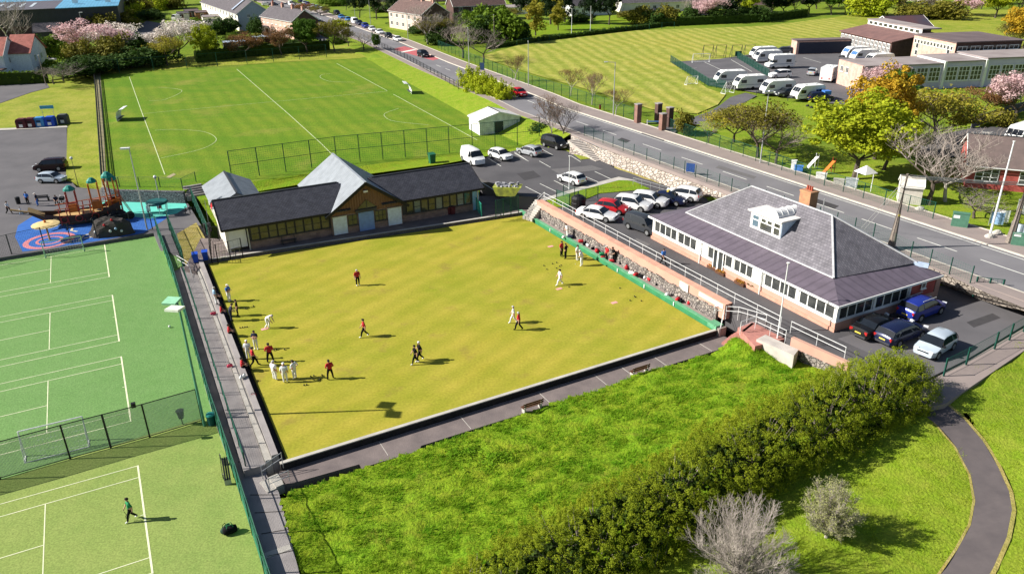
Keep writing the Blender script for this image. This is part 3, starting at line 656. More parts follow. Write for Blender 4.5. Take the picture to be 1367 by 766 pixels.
for PL, sg in ((PTH_L, -1), (PTH_R, 1)):
    for i in range(n_-1):
        a, c = pathpt(PL[i], .06), pathpt(PL[i+1], .06); d = (c-a); o = Vector((-d.y, d.x, 0)).normalized()*(.14 if sg < 0 else .22)*sg
        if sg < 0: o = -o; o = -o
        pe.quad(a, c, c+o, a+o)
struct(pe.build('path_edging', G_DRY, fix=False))
zone('park_pavement', [(1222, 547), (1234, 511), (1290, 482), (1367, 437.5), (1480, 372), (1500, 400), (1367, 468), (1262, 539)], 1.78, PAVE, .4)

# worn places: patched tarmac, covers, bald turf
TARP = mat('tar_patch', (.045,.043,.047), .9, (.06,.057,.06), 2.0, 1, .15, 30); TARL = mat('pale_tar_patch', (.15,.143,.145), .9, (.115,.11,.112), 2.0, 1, .15, 30)
for nm, px, z, m in (('tarmac_patch', [(690, 232), (712, 228), (722, 236), (700, 241)], 1.909, TARP), ('tarmac_patch', [(735, 226), (790, 221), (806, 226), (748, 233)], 1.908, TARL), ('tarmac_patch', [(850, 318), (868, 326), (862, 331), (845, 322)], 1.909, TARL), ('tarmac_patch', [(930, 372), (975, 396), (968, 400), (922, 376)], 1.909, TARL), ('tarmac_patch', [(1075, 440), (1110, 456), (1100, 462), (1066, 445)], 1.909, TARP),
                     ('tarmac_patch', [(1290, 430), (1325, 418), (1336, 424), (1300, 437)], 1.912, TARP), ('tarmac_patch', [(830, 184), (842, 188), (836, 191), (824, 187)], ROAD_Z+.034, TARP), ('tarmac_patch', [(1080, 262), (1120, 275), (1114, 279), (1074, 266)], ROAD_Z+.034, TARP), ('tarmac_patch', [(960, 221), (1010, 236), (1006, 239), (955, 224)], ROAD_Z+.034, TARL),
                     ('tarmac_patch', [(20, 195), (60, 190), (70, 206), (30, 212)], PLAY-.006, TARP), ('tarmac_patch', [(-10, 225), (30, 220), (40, 232), (0, 240)], PLAY-.006, TARL)):
    zone(nm, px, z, m) if px[0] not in ((20, 195), (-10, 225)) else None
# ================================================================ FENCES, RAILINGS, WALLS
def fence(name, label, cat, pts, h, spacing=2.5, post_r=.04, pm=GREENP, mesh=None, wire=.007, mm=None, rails=(1.0,), rail_r=.025, group=None, square=True, braces=False, hem=.05):
    """posts, rails and a woven mesh of real wires along a ground polyline"""
    pts = [Vector(p) for p in pts]; o = pts[0]
    t = thing(name, label, cat, o, 0, group)
    mm = mm or pm; wm = MB(); rl = MB(); nposts = 0
    post_at = []
    for i in range(len(pts)-1):
        a, c = pts[i]-o, pts[i+1]-o; L_ = (c-a).length; n = max(1, round(L_/spacing))
        for k in range(n + (1 if i == len(pts)-2 else 0)): post_at.append(a.lerp(c, k/n))
        up = Vector((0, 0, h))
        for r in rails: rl.tube(a+up*r, c+up*r, rail_r, n=5)
        if mesh:
            nv = int(L_/mesh)
            dr = (c-a).normalized(); sd = Vector((-dr.y, dr.x, 0))
            for k in range(nv):
                p = a.lerp(c, (k+.5)/nv)
                wm.add([p+dr*wire+Vector((0,0,hem)), p-dr*wire+Vector((0,0,hem)), p+sd*wire+Vector((0,0,hem)), p+dr*wire+up, p-dr*wire+up, p+sd*wire+up], [(0,1,4,3), (1,2,5,4), (2,0,3,5)])
            for k in range(int(h/mesh)):
                z = Vector((0, 0, hem+(k+.5)*mesh)); p, q = a+z, c+z; w = Vector((0, 0, wire))
                wm.add([p+w, p-w, p+sd*wire, q+w, q-w, q+sd*wire], [(0,1,4,3), (1,2,5,4), (2,0,3,5)])
    pmesh = MB().tube((0,0,-.3), (0,0,h+.03), post_r, n=6).mesh('post', pm) if not square else MB().box(-post_r, post_r, -post_r, post_r, -.3, h+.03).mesh('post', pm)
    for p in post_at[:100]:
        q = link('post', pmesh, t); q.location = p
    if rl.f: rl.build('rail', pm, t)
    if wm.f: wm.build('wire_mesh', mm, t, fix=False)
    return t
WIREG = mat('green_wire', (.02,.13,.085), .6); WIREL = mat('bright_green_wire', (.04,.26,.14), .6); WIREGR = mat('grey_wire', (.44,.48,.43), .6); WIREK = mat('dark_wire', (.03,.04,.04), .7)
# tall fence beside the tennis courts
TF = [g(*q, -.78) for q in ((212, 318), (236, 384), (262, 474), (286, 557), (323, 667), (354, 766), (384, 860))]
fence('court_fence', 'tall green mesh fence dividing tennis courts from the concrete path', 'fence', TF, 2.75, 3.0, .045, GREENP, .06, .0034, WIREL, (1.0, .5, .02), .035)
kb = MB()
for i in range(len(TF)-1):
    a, c = TF[i], TF[i+1]; d = (c-a).normalized(); n_ = Vector((d.y, -d.x, 0))*.015
    kb.prism([a-n_, c-n_, c+n_, a+n_], -.78, .02)
kb.xf(Matrix.Translation(-TF[0])).build('windbreak_sheet', GREEN_L, bpy.data.objects['court_fence'])
fence('court_divider_fence', 'tall green fence running between the two tennis lawns', 'fence', [g(*q, -.78) for q in ((-150, 680), (0, 639), (94, 612), (200, 583), (270, 562))], 2.75, 3.0, .045, BLACK, .075, .0105, WIREGR, (1.0, .03), .035)
fence('playground_fence', 'dark mesh fence between play area and far tennis court', 'fence', [g(*q, -.5) for q in ((-60, 360), (16, 340), (60, 330), (130, 319), (176, 310), (204, 307))], 2.4, 2.9, .04, DARKG, .16, .006, WIREK, (1.0,), .022)
fence('sand_patch_fence', 'green mesh fence beside the dry patch left of pavilion', 'fence', [g(*q, -.1) for q in ((226, 305), (247, 356))], 2.2, 2.4, .04, GREENP, .12, .009, WIREG, (1.0, .5), .03)
fence('pavilion_side_fence', 'green panel fence between play area and pavilion side path', 'fence', [g(*q, .2) for q in ((257, 268), (279, 318))], 1.9, 2.4, .04, GREENP, .10, .010, WIREG, (1.0, .1), .03)
TERL = [A_ + AD*.8 + ADN*2.55 + Vector((0,0,-.18)), D_ - AD*.5 + ADN*2.55 + Vector((0,0,-.18))]
fence('terrace_fence', 'low green weldmesh fence along the concrete terraces', 'fence', TERL, 1.15, 2.5, .035, GREENP, .10, .0055, WIREG, (1.0,), .028)
# football ground
FBR = (PITCHPLANE[0]+.02, PITCHPLANE[1])
fence('ball_stop_fence', 'tall green ball stop fence behind the bowls pavilion', 'fence', [g(*q, FBR) for q in ((310, 240), (450, 219), (600, 204), (720, 191))], 4.0, 3.35, .05, GREENP, .30, .007, WIREG, (1.0, .5), .04)
fence('goal_end_fence', 'dark post and wire fence along the far treeline of pitch', 'fence', [g(*q, FBR) for q in ((126, 103), (160, 98), (250, 92), (330, 86), (400, 80), (436, 77))], 3.2, 6.5, .06, GREENP, .8, .010, WIREK, (1.0,), .03)
fence('pitch_side_fence', 'low dark hoarding fence down the left side of pitch', 'fence', [g(*q, FBR) for q in ((127, 104), (131, 160), (137, 243))], 1.1, 2.8, .05, BLACK, .35, .05, BLACK, (1.0, .6, .2), .06)
fence('play_wall_fence', 'low mesh fence above dark stone wall by the pitch', 'fence', [g(*q, FBR) for q in ((138, 248), (160, 250), (214, 250), (244, 252), (262, 243))], 1.4, 3.4, .04, GREENP, .25, .006, WIREG, (1.0,), .022)
# road railings
fence('roadside_railing', 'low grey iron railing between the road and football pitch', 'railing', [g(*q, ROAD_Z) for q in ((510, 64), (540, 78), (575, 98), (612, 119))], 1.3, 3.0, .05, DARKG, .5, .02, DARKG, (1.0, .15), .03)
fence('bank_top_fence', 'green post fence on top of the pale rubble bank', 'fence', [g(*q, ROAD_Z+.1) for q in ((780, 182), (846, 208), (899, 226), (976, 256), (1070, 289), (1165, 319), (1215, 344), (1295, 378))], 1.6, 2.35, .035, GREENP, .22, .005, WIREG, (), .02)
FF = [g(*q, ROAD_Z+.15) for q in ((585, 64), (640, 87), (684, 106), (760, 130), (846, 160))]
fence('field_fence', 'long green mesh fence between far pavement and mown field', 'fence', FF, 1.9, 2.9, .04, GREENP, .30, .009, WIREG, (1.0,), .022)
fence('nursery_fence', 'green mesh fence along pavement by the yellow tree gardens', 'fence', [g(*q, ROAD_Z+.15) for q in ((884, 171), (960, 198), (1026, 221), (1100, 248), (1180, 274), (1245, 292))], 1.8, 2.7, .035, GREENP, .20, .006, WIREG, (1.0,), .02)
fence('yard_fence', 'dark green fence down left edge of school ball court', 'fence', [g(*q, ROAD_Z+.05) for q in ((895, 83), (945, 115), (968, 119))], 1.5, 2.2, .04, GREENP, .14, .02, GREENP, (1.0,), .03)
fence('ball_court_fence', 'dark green fence between ball court and parked caravans', 'fence', [g(*q, ROAD_Z+.05) for q in ((984, 78), (1012, 95), (1026, 103))], 1.5, 2.2, .04, GREENP, .14, .02, GREENP, (1.0,), .03)
fence('meadow_fence', 'thin wire fence between field and town gardens', 'fence', [g(*q, ROAD_Z) for q in ((690, 62), (760, 50), (850, 40), (900, 37))], 1.6, 4.5, .06, GREENP, .8, .012, WIREK, (1.0,), .03)
fence('garden_board_fence', 'grey close boarded fence behind the blossom tree lawn', 'fence', [g(*q, ROAD_Z) for q in ((1296, 172), (1330, 160), (1367, 149), (1400, 140))], 1.7, 2.6, .05, mat('grey_boards', (.21,.20,.21), .9), .14, .07, mat('grey_boards', (.2,.2,.2)), (1.0, .1), .05)
fence('forecourt_fence', 'green post and mesh fence on forecourt edge above park pavement', 'fence', [g(*q, 1.9) for q in ((1260, 500), (1290, 485), (1328, 464), (1367, 441), (1430, 404))], 1.35, 3.0, .05, GREENP, .15, .005, WIREG, (1.0, .05), .015)
fence('road_gate', 'short green metal gate where forecourt meets the road', 'gate', [g(*q, ROAD_Z-1.0) for q in ((1300, 392), (1335, 396))], 1.6, 1.2, .06, GREENP, .3, .012, GREENP, (1.0, .5), .03)
fence('bank_gate', 'green mesh gate panels at far corner of the green', 'gate', [g(*q, .8) for q in ((662, 288), (692, 281))], 1.9, 1.25, .05, GREENP, .10, .008, WIREG, (1.0, .05), .03)
fence('pavilion_gate', 'open green gate at right end of the pavilion', 'gate', [g(*q, .25) for q in ((643, 289), (633, 276))], 1.6, 1.5, .05, mat('teal_steel', (.02,.28,.20), .5), .12, .012, mat('teal_steel', (.02,.28,.20)), (1.0, .1), .035)
fence('tank_fence', 'green mesh screen beside the black tank on grass island', 'fence', [g(*q, 1.95) for q in ((743, 272), (760, 278), (772, 274))], 1.7, 1.5, .05, GREENP, .10, .012, WIREG, (1.0, .1), .03)
fence('island_fence', 'thin green post fence along the grass island back', 'fence', [g(*q, 1.95) for q in ((752, 262), (782, 268), (798, 264))], 1.4, 1.8, .04, GREENP, .18, .006, WIREG, (1.0,), .02)
# pipe railings
def railing(name, label, pts, h=1.0, spacing=1.6, rails=(1.0, .55), m=WHITEP, r=.024):
    return fence(name, label, 'railing', pts, h, spacing, r, m, None, rails=rails, rail_r=r, square=False)
railing('lane_railing', 'long white pipe railing on the pink wall beside lane', [rb(33, 2.3, 1.98), rb(0, 2.3, 1.98), rb(-5.2, 2.45, 1.98)], .95, 2.2)
railing('corner_railing', 'short white pipe railing on pink wall nearest the dark saloon', [g(1055, 443, 2.0), g(1127, 478, 2.0)], .95, 2.2)
railing('ramp_railing', 'white double pipe railing up the concrete stair from car park', [g(764, 188, 2.9), g(800, 206, 2.2), g(818, 219, 1.95)], 1.0, 1.8, m=GALV)
railing('drive_railing', 'grey pipe railing across the drive above parked cars', [g(845, 247, 1.95), g(892, 260, 1.95)], .95, 1.3, m=GALV)
# walls by the lane
wl_ = MB()
def wall_seg(bb, t0, t1, n0, n1, z0, z1, n0b=None):
    n0b = n0 if n0b is None else n0b
    vs = [rb(t0, n0b, z0), rb(t1, n0b, z0), rb(t1, n1, z0), rb(t0, n1, z0), rb(t0, n0, z1), rb(t1, n0, z1), rb(t1, n1, z1), rb(t0, n1, z1)]
    return bb.add([tuple(v) for v in vs], [(0,3,2,1),(4,5,6,7),(0,1,5,4),(1,2,6,5),(2,3,7,6),(3,0,4,7)])
w = MB()
NS = 70
for i in range(NS):                    # uneven battered rubble face
    t0, t1 = 1.0 + i*(32.0-1.0)/NS, 1.0 + (i+1)*(32.0-1.0)/NS
    zt = .95 + .20*noise.noise(Vector((t0*.6, 0, 3))) + .15*noise.noise(Vector((t0*2, 1, 3)))
    wall_seg(w, t0, t1, 1.34 + .06*noise.noise(Vector((t0*1.7, 5, 0))), 1.6, .0, zt + .25, 1.22 + .05*noise.noise(Vector((t0*2.3, 9, 0))))
rw = w.build('rubble_wall', STONE); tag(rw, 'grey rubble stone retaining wall behind the green boards', 'wall')
w = MB(); wall_seg(w, .2, 33.2, 1.48, 2.15, .5, 1.96); pkw = w.build('pink_wall', PINKW); tag(pkw, 'long pink rendered wall above the rubble wall by the lane', 'wall')
w = MB(); wall_seg(w, .1, 33.3, 1.40, 2.2, 1.962, 2.03); w.build('coping', mat('pink_coping', (.62,.34,.25), .85, (.5,.27,.2), 1), pkw)
pw2 = MB(); a_, c_ = g(1056, 452, 1.9), g(1132, 486, 1.9); d_ = (c_-a_).normalized(); n2 = Vector((d_.y, -d_.x, 0))
pw2.prism([a_, c_, c_ - n2*.35, a_ - n2*.35], -.3, 2.0)
cw = pw2.build('corner_wall', PINKW); tag(cw, 'short pink rendered wall at lane corner above long grass', 'wall')
st = MB(); st.prism([a_ + n2*.12, c_ + n2*.12, c_, a_], -.3, 1.25); st.build('stone_base', STONE, cw)
# boards along the green
bd = thing('green_board', 'long green painted board edging the right side of green', 'board', rb(0, .3, 0))
bb = MB(); o_ = rb(0, .3, 0)
for (t0, t1) in ((0, LBC+1.2),): 
    bb.add([tuple(rb(t, n_, z) - o_) for t in (t0, t1) for n_, z in ((.30, -.28), (.30, .30), (.34, .30), (.34, -.28))], [(0,1,5,4),(1,2,6,5),(2,3,7,6),(3,0,4,7),(0,3,2,1),(4,5,6,7)])
bb.build('board', GREENB, bd)
bb = MB(); bb.add([tuple(rb(t, n_, z) - o_) for t in (0, LBC+1.2) for n_, z in ((.24, .305), (.24, .345), (.62, .345), (.62, .305))], [(0,1,5,4),(1,2,6,5),(2,3,7,6),(3,0,4,7),(0,3,2,1),(4,5,6,7)])
bb.build('board_cap', mat('pale_green_cap', (.135,.37,.215), .6, (.10,.29,.16), 2), bd)
for t_ in (5.5, 10, 14.5, 22, 28):
    m_ = MB().obox(tuple(rb(t_, .27, .12) - o_), .10, .10, .38, math.atan2(BT.y, BT.x)); m_.build('marker_peg', WHITE, bd)
cb = MB().obox((0, 0, .12), 1.1, .8, .42, math.atan2(BT.y, BT.x)); tag(cb.build('end_cover', mat('pale_green_cap', (.135,.37,.215))), 'pale green cover block at the near end of board', 'cover').location = B_ + AX*.7 + AY*.35
# far bank wall of play area
gw = MB(); gp = [g(*q, FBR) for q in ((139, 250.5), (150, 253.6), (200, 254.8), (247, 256))]
for i in range(len(gp)-1):
    a, c = gp[i], gp[i+1]; d = (c-a).normalized(); n_ = Vector((d.y, -d.x, 0))
    gw.prism([a, c, c+n_*.5, a+n_*.5], -.5, min(a.z, c.z)+.12)
tag(gw.build('gabion_wall', GABION), 'dark gabion wall holding the pitch above play area', 'wall')
# steps
def steps(name, label, cat, p0, p1, width, n, m, side=None):
    """flight from low point p0 to high point p1, treads across the run"""
    p0, p1 = Vector(p0), Vector(p1); d = Vector((p1.x-p0.x, p1.y-p0.y, 0)); L_ = d.length; d.normalize(); s = Vector((-d.y, d.x, 0)); rise = (p1.z-p0.z)/n; run = L_/n
    t = thing(name, label, cat, p0); b = MB()
    for k in range(n):
        a = d*(k*run); c = d*(L_+.02)
        b.prism([a - s*width/2, c - s*width/2, c + s*width/2, a + s*width/2], -.5 if k == 0 else k*rise - .01, (k+1)*rise - (.001 if k < n-1 else 0))
    b.build('flight', m, t)
    return t, d, s
REDSTEP = mat('red_steps', (.46,.20,.165), .9, (.34,.15,.13), 2)
t_, d_, s_ = steps('red_steps', 'red painted steps from lower path up to the lane', 'steps', B_ + AX*.55 - AY*1.35 + Vector((0,0,-.55)), g(1000, 437, 1.3), 1.9, 9, REDSTEP)
ld = MB().prism([g(985, 437, 1.3), g(1009, 427, 1.3), g(1040, 436, 1.3), g(1048, 452, 1.3), g(1008, 462, 1.3)], 0.0, 1.3)
tag(ld.build('stair_landing', REDSTEP), 'red landing at the top of the red steps', 'landing')
lw_ = MB(); a_, c_ = g(1000, 463, .2), g(1060, 492, .2); lw_.prism([g(1010, 452, 1.55), g(1022, 446, 1.55), g(1066, 466, 1.55), g(1060, 474, 1.55)], -.3, 1.52)
tag(lw_.build('landing_wall', mat('pale_render', (.56,.51,.46), .9, (.42,.38,.35), 1)), 'pale concrete block wall under the stair landing', 'wall')
railing('step_railing', 'white pipe railing on grass side of the red steps', [B_ + AX*.9 - AY*2.3 + Vector((0,0,-.55)), g(988, 443, 1.35), g(1008, 436, 1.5), g(1048, 455, 1.5)], .95, 1.5)
railing('inner_step_railing', 'white pipe railing between the red steps and green', [B_ + AX*.5 - AY*.5 + Vector((0,0,-.55)), g(967, 418, .9)], .95, 1.6)
railing('wall_step_railing', 'thin white railing climbing the rubble wall by red steps', [g(953, 421, .5), g(985, 423, 1.2), g(1022, 434, 1.6)], .95, 1.1)
t_, d_, s_ = steps('corner_steps', 'small concrete steps at near corner of the green', 'steps', A_ - AX*1.9 - AY*1.25 + Vector((0,0,-.74)), A_ - AX*.72 - AY*1.05 + Vector((0,0,-.55)), 1.3, 2, CONC_L)
railing('corner_step_railing', 'short galvanised handrail on terrace side of corner steps', [A_ - AX*1.75 - AY*.45 + Vector((0,0,-.5)), A_ - AX*.35 - AY*.35 + Vector((0,0,0))], .9, 1.7, m=GALV)
railing('grass_step_railing', 'short galvanised handrail on grass side of corner steps', [A_ - AX*1.6 - AY*1.85 + Vector((0,0,-.6)), A_ - AX*.3 - AY*1.7 + Vector((0,0,-.55))], .9, 1.7, m=GALV)
steps('pitch_steps', 'concrete steps beside the grey hut up to the pitch', 'steps', g(262, 262, .24), g(256, 247, 1.3), 2.4, 5, CONC)
railing('court_step_railing', 'galvanised handrail at head of tennis path steps', [g(238, 352, .1), g(253, 361, -.3), g(258, 376, -.6)], .95, 1.3, m=GALV)
steps('car_park_stairs', 'pale concrete stair ramp from car park up to road', 'steps', g(806, 214, 1.92), g(768, 186, 3.2), 2.6, 14, mat('worn_concrete', (.50,.45,.40), .9, (.36,.32,.29), 1.5))
steps('green_corner_stairs', 'concrete steps by far right corner of the green', 'steps', g(704, 292, .2), g(722, 268, 1.9), 1.6, 9, CONC_L)
railing('green_corner_railing', 'white pipe handrail beside far corner concrete steps', [g(707, 288, .3), g(727, 266, 1.9)], .95, 1.5)
# ================================================================ BUILDINGS
def frame_thing(name, label, cat, px, z, ang, group=None):
    return thing(name, label, cat, g(px[0], px[1], z), rad(ang), group)
def slab(p, th):                        # a roof plane with thickness: list of 3D points, extruded along its normal downward
    p = [Vector(q) for q in p]; n = (p[1]-p[0]).cross(p[2]-p[0]).normalized()
    if n.z < 0: n = -n
    k = len(p); lo = [q - n*th for q in p]
    return p + lo, [tuple(range(k)), tuple(range(2*k-1, k-1, -1))] + [(i, k+i, k+(i+1) % k, (i+1) % k) for i in range(k)]
class Side:
    """a wall plane of a building: along (unit vector), out (outward), origin; places windows and doors"""
    def __init__(s, root, o, along, out): s.r = root; s.o = Vector(o); s.a = Vector(along).normalized(); s.n = Vector(out).normalized()
    def p(s, a, z, d=0.0): return s.o + s.a*a + s.n*d + Vector((0, 0, z))
    def block(s, bb, a0, a1, z0, z1, d0, d1):
        vs = [s.p(a, z, d) for z in (z0, z1) for a, d in ((a0, d0), (a1, d0), (a1, d1), (a0, d1))]
        return bb.add(vs, [(0,3,2,1),(4,5,6,7),(0,1,5,4),(1,2,6,5),(2,3,7,6),(3,0,4,7)])
    def window(s, a0, a1, z0, z1, fm=None, gm=None, nv=2, nh=1, fw=.07, sill=True, name='window'):
        fm = fm or WHITE; gm = gm or GLASS
        gb = MB(); s.block(gb, a0, a1, z0, z1, .004, .03); w = gb.build(name, gm, s.r)
        fb_ = MB()
        for z in (z0, z1-fw): s.block(fb_, a0, a1, z, z+fw, .031, .07)
        xs_ = [a0 + (a1-a0)*k/nv for k in range(nv+1)]
        for x in xs_: x_ = min(max(x-fw/2, a0), a1-fw); s.block(fb_, x_, x_+fw, z0+fw+.001, z1-fw-.001, .031, .068)
        for k in range(1, nh): z = z0 + (z1-z0)*k/nh; s.block(fb_, a0+fw, a1-fw, z-fw*.4, z+fw*.4, .031, .062)
        fb_.build('frame', fm, w)
        if sill: sb = MB(); s.block(sb, a0-.06, a1+.06, z0-.09, z0-.002, .002, .13); sb.build('sill', fm, w)
        return w
    def door(s, a0, a1, z1, m, handle=True, glass=None):
        db = MB(); s.block(db, a0, a1, .02, z1, .004, .06); d = db.build('door', m, s.r)
        fb_ = MB(); s.block(fb_, a0-.07, a0-.002, 0, z1+.07, .002, .08); s.block(fb_, a1+.002, a1+.07, 0, z1+.07, .002, .08); s.block(fb_, a0, a1, z1+.002, z1+.07, .002, .08); fb_.build('frame', WHITE, d)
        if handle: hb = MB(); s.block(hb, a1-.14, a1-.09, 1.0, 1.12, .061, .11); hb.build('handle', GALV, d)
        return d
def chimney(root, x, y, z0, z1, m=None, pots=2, w=.55):
    b = MB(); b.box(x-w/2, x+w/2, y-w*.4, y+w*.4, z0, z1); b.box(x-w/2-.05, x+w/2+.05, y-w*.4-.05, y+w*.4+.05, z1-.15, z1-.02)
    c = b.build('chimney', m or BRICKR, root)
    for k in range(pots): q = MB(); q.lathe([(.11, z1), (.09, z1+.35), (.11, z1+.4)], 8, (x + (k-(pots-1)/2)*.26, y, 0)); q.build('chimney_pot', mat('terracotta', (.42,.10,.06), .8), c)
    return c
def gable_house(root, L, W, eave, ridge, wm, rm, over=.3, wall2=None, verge=WHITE):
    """ridge along local x; x 0..L, y 0..W"""
    b = MB(); b.wall_yz([(0, -.3), (W, -.3), (W, eave), (W/2, ridge-.12), (0, eave)], 0, L); b.build('wall', wm, root)
    k = (ridge-eave)/(W/2)
    r = MB()
    for s in (0, 1):
        y_e = -over if s == 0 else W+over; z_e = eave - k*over
        v, f = slab([(-over*.6, y_e, z_e+.1), (L+over*.6, y_e, z_e+.1), (L+over*.6, W/2, ridge+.1), (-over*.6, W/2, ridge+.1)], .14); r.add(v, f)
    ro = r.build('roof', rm, root)
    for x in (-over*.6-.03, L+over*.6+.03):
        vb = MB()
        for y_e in (-over, W+over): vb.bar((x, y_e, eave-k*over+.04), (x, W/2, ridge+.04), .05, .2)
        vb.build('bargeboard', verge, ro)
    rc = MB(); rc.bar((-over*.6, W/2, ridge+.12), (L+over*.6, W/2, ridge+.12), .2, .07); rc.build('ridge_tiles', DARKG, ro)
    for y_e in (-over-.06, W+over+.06): MB().bar((-over*.5, y_e, eave-k*over), (L+over*.5, y_e, eave-k*over), .11, .1).build('gutter', WHITE if verge is WHITE else DARKG, root)
    return ro
def sides(root, L, W): return dict(front=Side(root, (0,0,0), (1,0,0), (0,-1,0)), back=Side(root, (L,W,0), (-1,0,0), (0,1,0)), left=Side(root, (0,W,0), (0,-1,0), (-1,0,0)), right=Side(root, (L,0,0), (0,1,0), (1,0,0)))

# ---------------- bowls pavilion (left of the picture's centre)
pv_ = frame_thing('pavilion', 'long slate roofed bowls pavilion with timber fronted central gable', 'pavilion', (325, 335), .24, 26.2)
VW, EZ, RZ = 8.6, 2.95, 4.95
b = MB(); b.box(.9, 27.6, .05, 8, -.3, .95); b.build('brick_base', GBLOCK, pv_)
b = MB(); b.box(.92, 27.58, .10, 7.95, .951, 2.62)
for x0 in (-1.5, 27.2): pass
b.wall_yz([(.3, 2.62), (8, 2.62), (4, 4.6)], -1.2, 28.2)
b.build('wall', DARKG, pv_)
b = MB(); b.wall_yz([(.3, -.3), (8, -.3), (8, 2.6), (4.1, 4.55), (.3, 2.6)], -1.55, -1.22); b.build('end_wall', CREAMW, pv_)
b = MB(); b.box(-1.5, .6, .32, .55, .35, 2.45); b.build('end_panel', WHITE, pv_)
for x in (.75, 28.2): MB().tube((x, -.1, 0), (x, -.1, 2.7), .08).build('roof_post', GALV, pv_)
sl = MB()
kx = (RZ-EZ)/4.6
for x0, x1 in ((-1.95, 12.2), (15.9, 28.9)):
    for y_e in (-.6, 8.6):
        v, f = slab([(x0, y_e, EZ), (x1, y_e, EZ), (x1, 4.0, RZ), (x0, 4.0, RZ)], .16); sl.add(v, f)
ro_ = sl.build('slate_roof', SLATE, pv_)
rc = MB(); rc.bar((-1.95, 4, RZ+.02), (12, 4, RZ+.02), .22, .09); rc.bar((16.2, 4, RZ+.02), (28.9, 4, RZ+.02), .22, .09); rc.build('ridge_tiles', DARKG, ro_)
fa = MB(); fa.box(-1.95, 9.6, -.66, -.6, EZ-.26, EZ-.02); fa.box(18.8, 28.9, -.66, -.6, EZ-.26, EZ-.02)
for y_e in (-.6, 8.6): fa.bar((-1.98, y_e, EZ-.1), (-1.98, 4, RZ-.1), .06, .28); fa.bar((28.93, y_e, EZ-.1), (28.93, 4, RZ-.1), .06, .28)
fa.build('fascia', BLACK, pv_)
rd = MB(); rd.bar((-2.03, 4.0, RZ-.45), (-2.03, 6.2, EZ+.55), .05, .5); rd.build('red_verge_board', REDC, pv_)
# metal cross gable: ridge along local y at x=14.1
gm_ = MB()
GX, GE, GR = 14.1, 2.45, 5.9
for x_e in (9.2, 19.0):
    v, f = slab([(x_e, -.85, GE), (GX, -.85, GR), (GX, 13.6, GR), (x_e, 13.6, GE)], .14); gm_.add(v, f)
gr_ = gm_.build('metal_roof', SEAM, pv_)
rc = MB(); rc.bar((GX, -.85, GR+.02), (GX, 13.6, GR+.02), .3, .06); rc.build('ridge_flashing', mat('flashing', (.5,.53,.57), .4, metal=.4), gr_)
fb2 = MB()
for x_e in (9.15, 19.05): fb2.bar((x_e, -.90, GE-.13), (GX, -.90, GR-.13), .07, .34)
fb2.build('gable_bargeboard', BLACK, pv_)
b = MB(); b.wall_xz([(9.7, 2.35), (18.5, 2.35), (GX, 5.55)], -.35, .0); b.build('timber_gable', WOODL, pv_)
tb = MB()
for k in range(-13, 14):
    x = GX + k*.31; zt = 5.5 - abs(x-GX)*.70
    if zt > 2.6: tb.bar((x, -.37, 2.38), (x + (.0), -.37, zt), .22, .035)
tb.build('timber_boards', TIMBERV, pv_)
b = MB(); b.box(9.9, 18.35, -.30, 13.3, -.3, 2.34); b.wall_xz([(9.7, 2.35), (18.5, 2.35), (GX, 5.5)], 13.0, 13.3); b.build('gable_wall', GBLOCK, pv_)
pf = Side(pv_, (0, .05, 0), (1,0,0), (0,-1,0)); gf = Side(pv_, (0, -.30, 0), (1,0,0), (0,-1,0))
for k in range(9):
    x0 = 1.05 + k*.97; pf.window(x0, x0+.9, 1.0, 2.5, DARKG, GLASS, 1, 2, .06)
for k in range(9):
    x0 = 19.0 + k*.93; pf.window(x0, x0+.87, 1.0, 2.5, DARKG, GLASS_L if k % 3 == 1 else GLASS, 1, 2 if k % 2 else 1, .06)
for x0, x1 in ((10.05, 11.65), (16.55, 18.2)):
    b = MB(); gf.block(b, x0, x1, .12, 2.2, .03, .14); b.build('shutter_panel', mat('pale_shutter', (.66,.76,.86), .5), pv_)
    b = MB(); gf.block(b, x0-.05, x1+.05, 2.2, 2.27, .02, .17); b.build('shutter_head', GALV, pv_)
b = MB(); gf.block(b, 13.05, 14.85, .05, 2.3, .03, .15); dd = b.build('roller_door', mat('blue_shutter', (.20,.32,.62), .5), pv_)
b = MB(); gf.block(b, 12.7, 15.2, 2.38, 2.68, .06, .32); b.build('door_canopy', DARKG, pv_)
gf.window(11.8, 12.9, .95, 2.2, DARKG, GLASS, 2, 2, .06); gf.window(15.0, 16.4, .95, 2.2, DARKG, GLASS, 3, 2, .06)
b = MB(); b.wall_xz([(12.9, 2.72), (15.3, 2.72), (14.1, 3.75)], -.45, -.40); wdo = b.build('gable_window', GLASS, pv_)
b = MB(); b.bar((14.1, -.47, 2.72), (14.1, -.47, 3.75), .06, .05); b.bar((12.9, -.47, 2.74), (15.3, -.47, 2.74), .06, .06); b.build('frame', DARKG, wdo)
b = MB(); b.obox((14.1, -.52, 4.75), .5, .22, .2); b.build('floodlight', WHITE, pv_)
b = MB(); b.box(27.65, 28.5, .2, .35, 0, 2.4); b.build('side_door', mat('light_blue_door', (.35,.62,.85), .5), pv_)
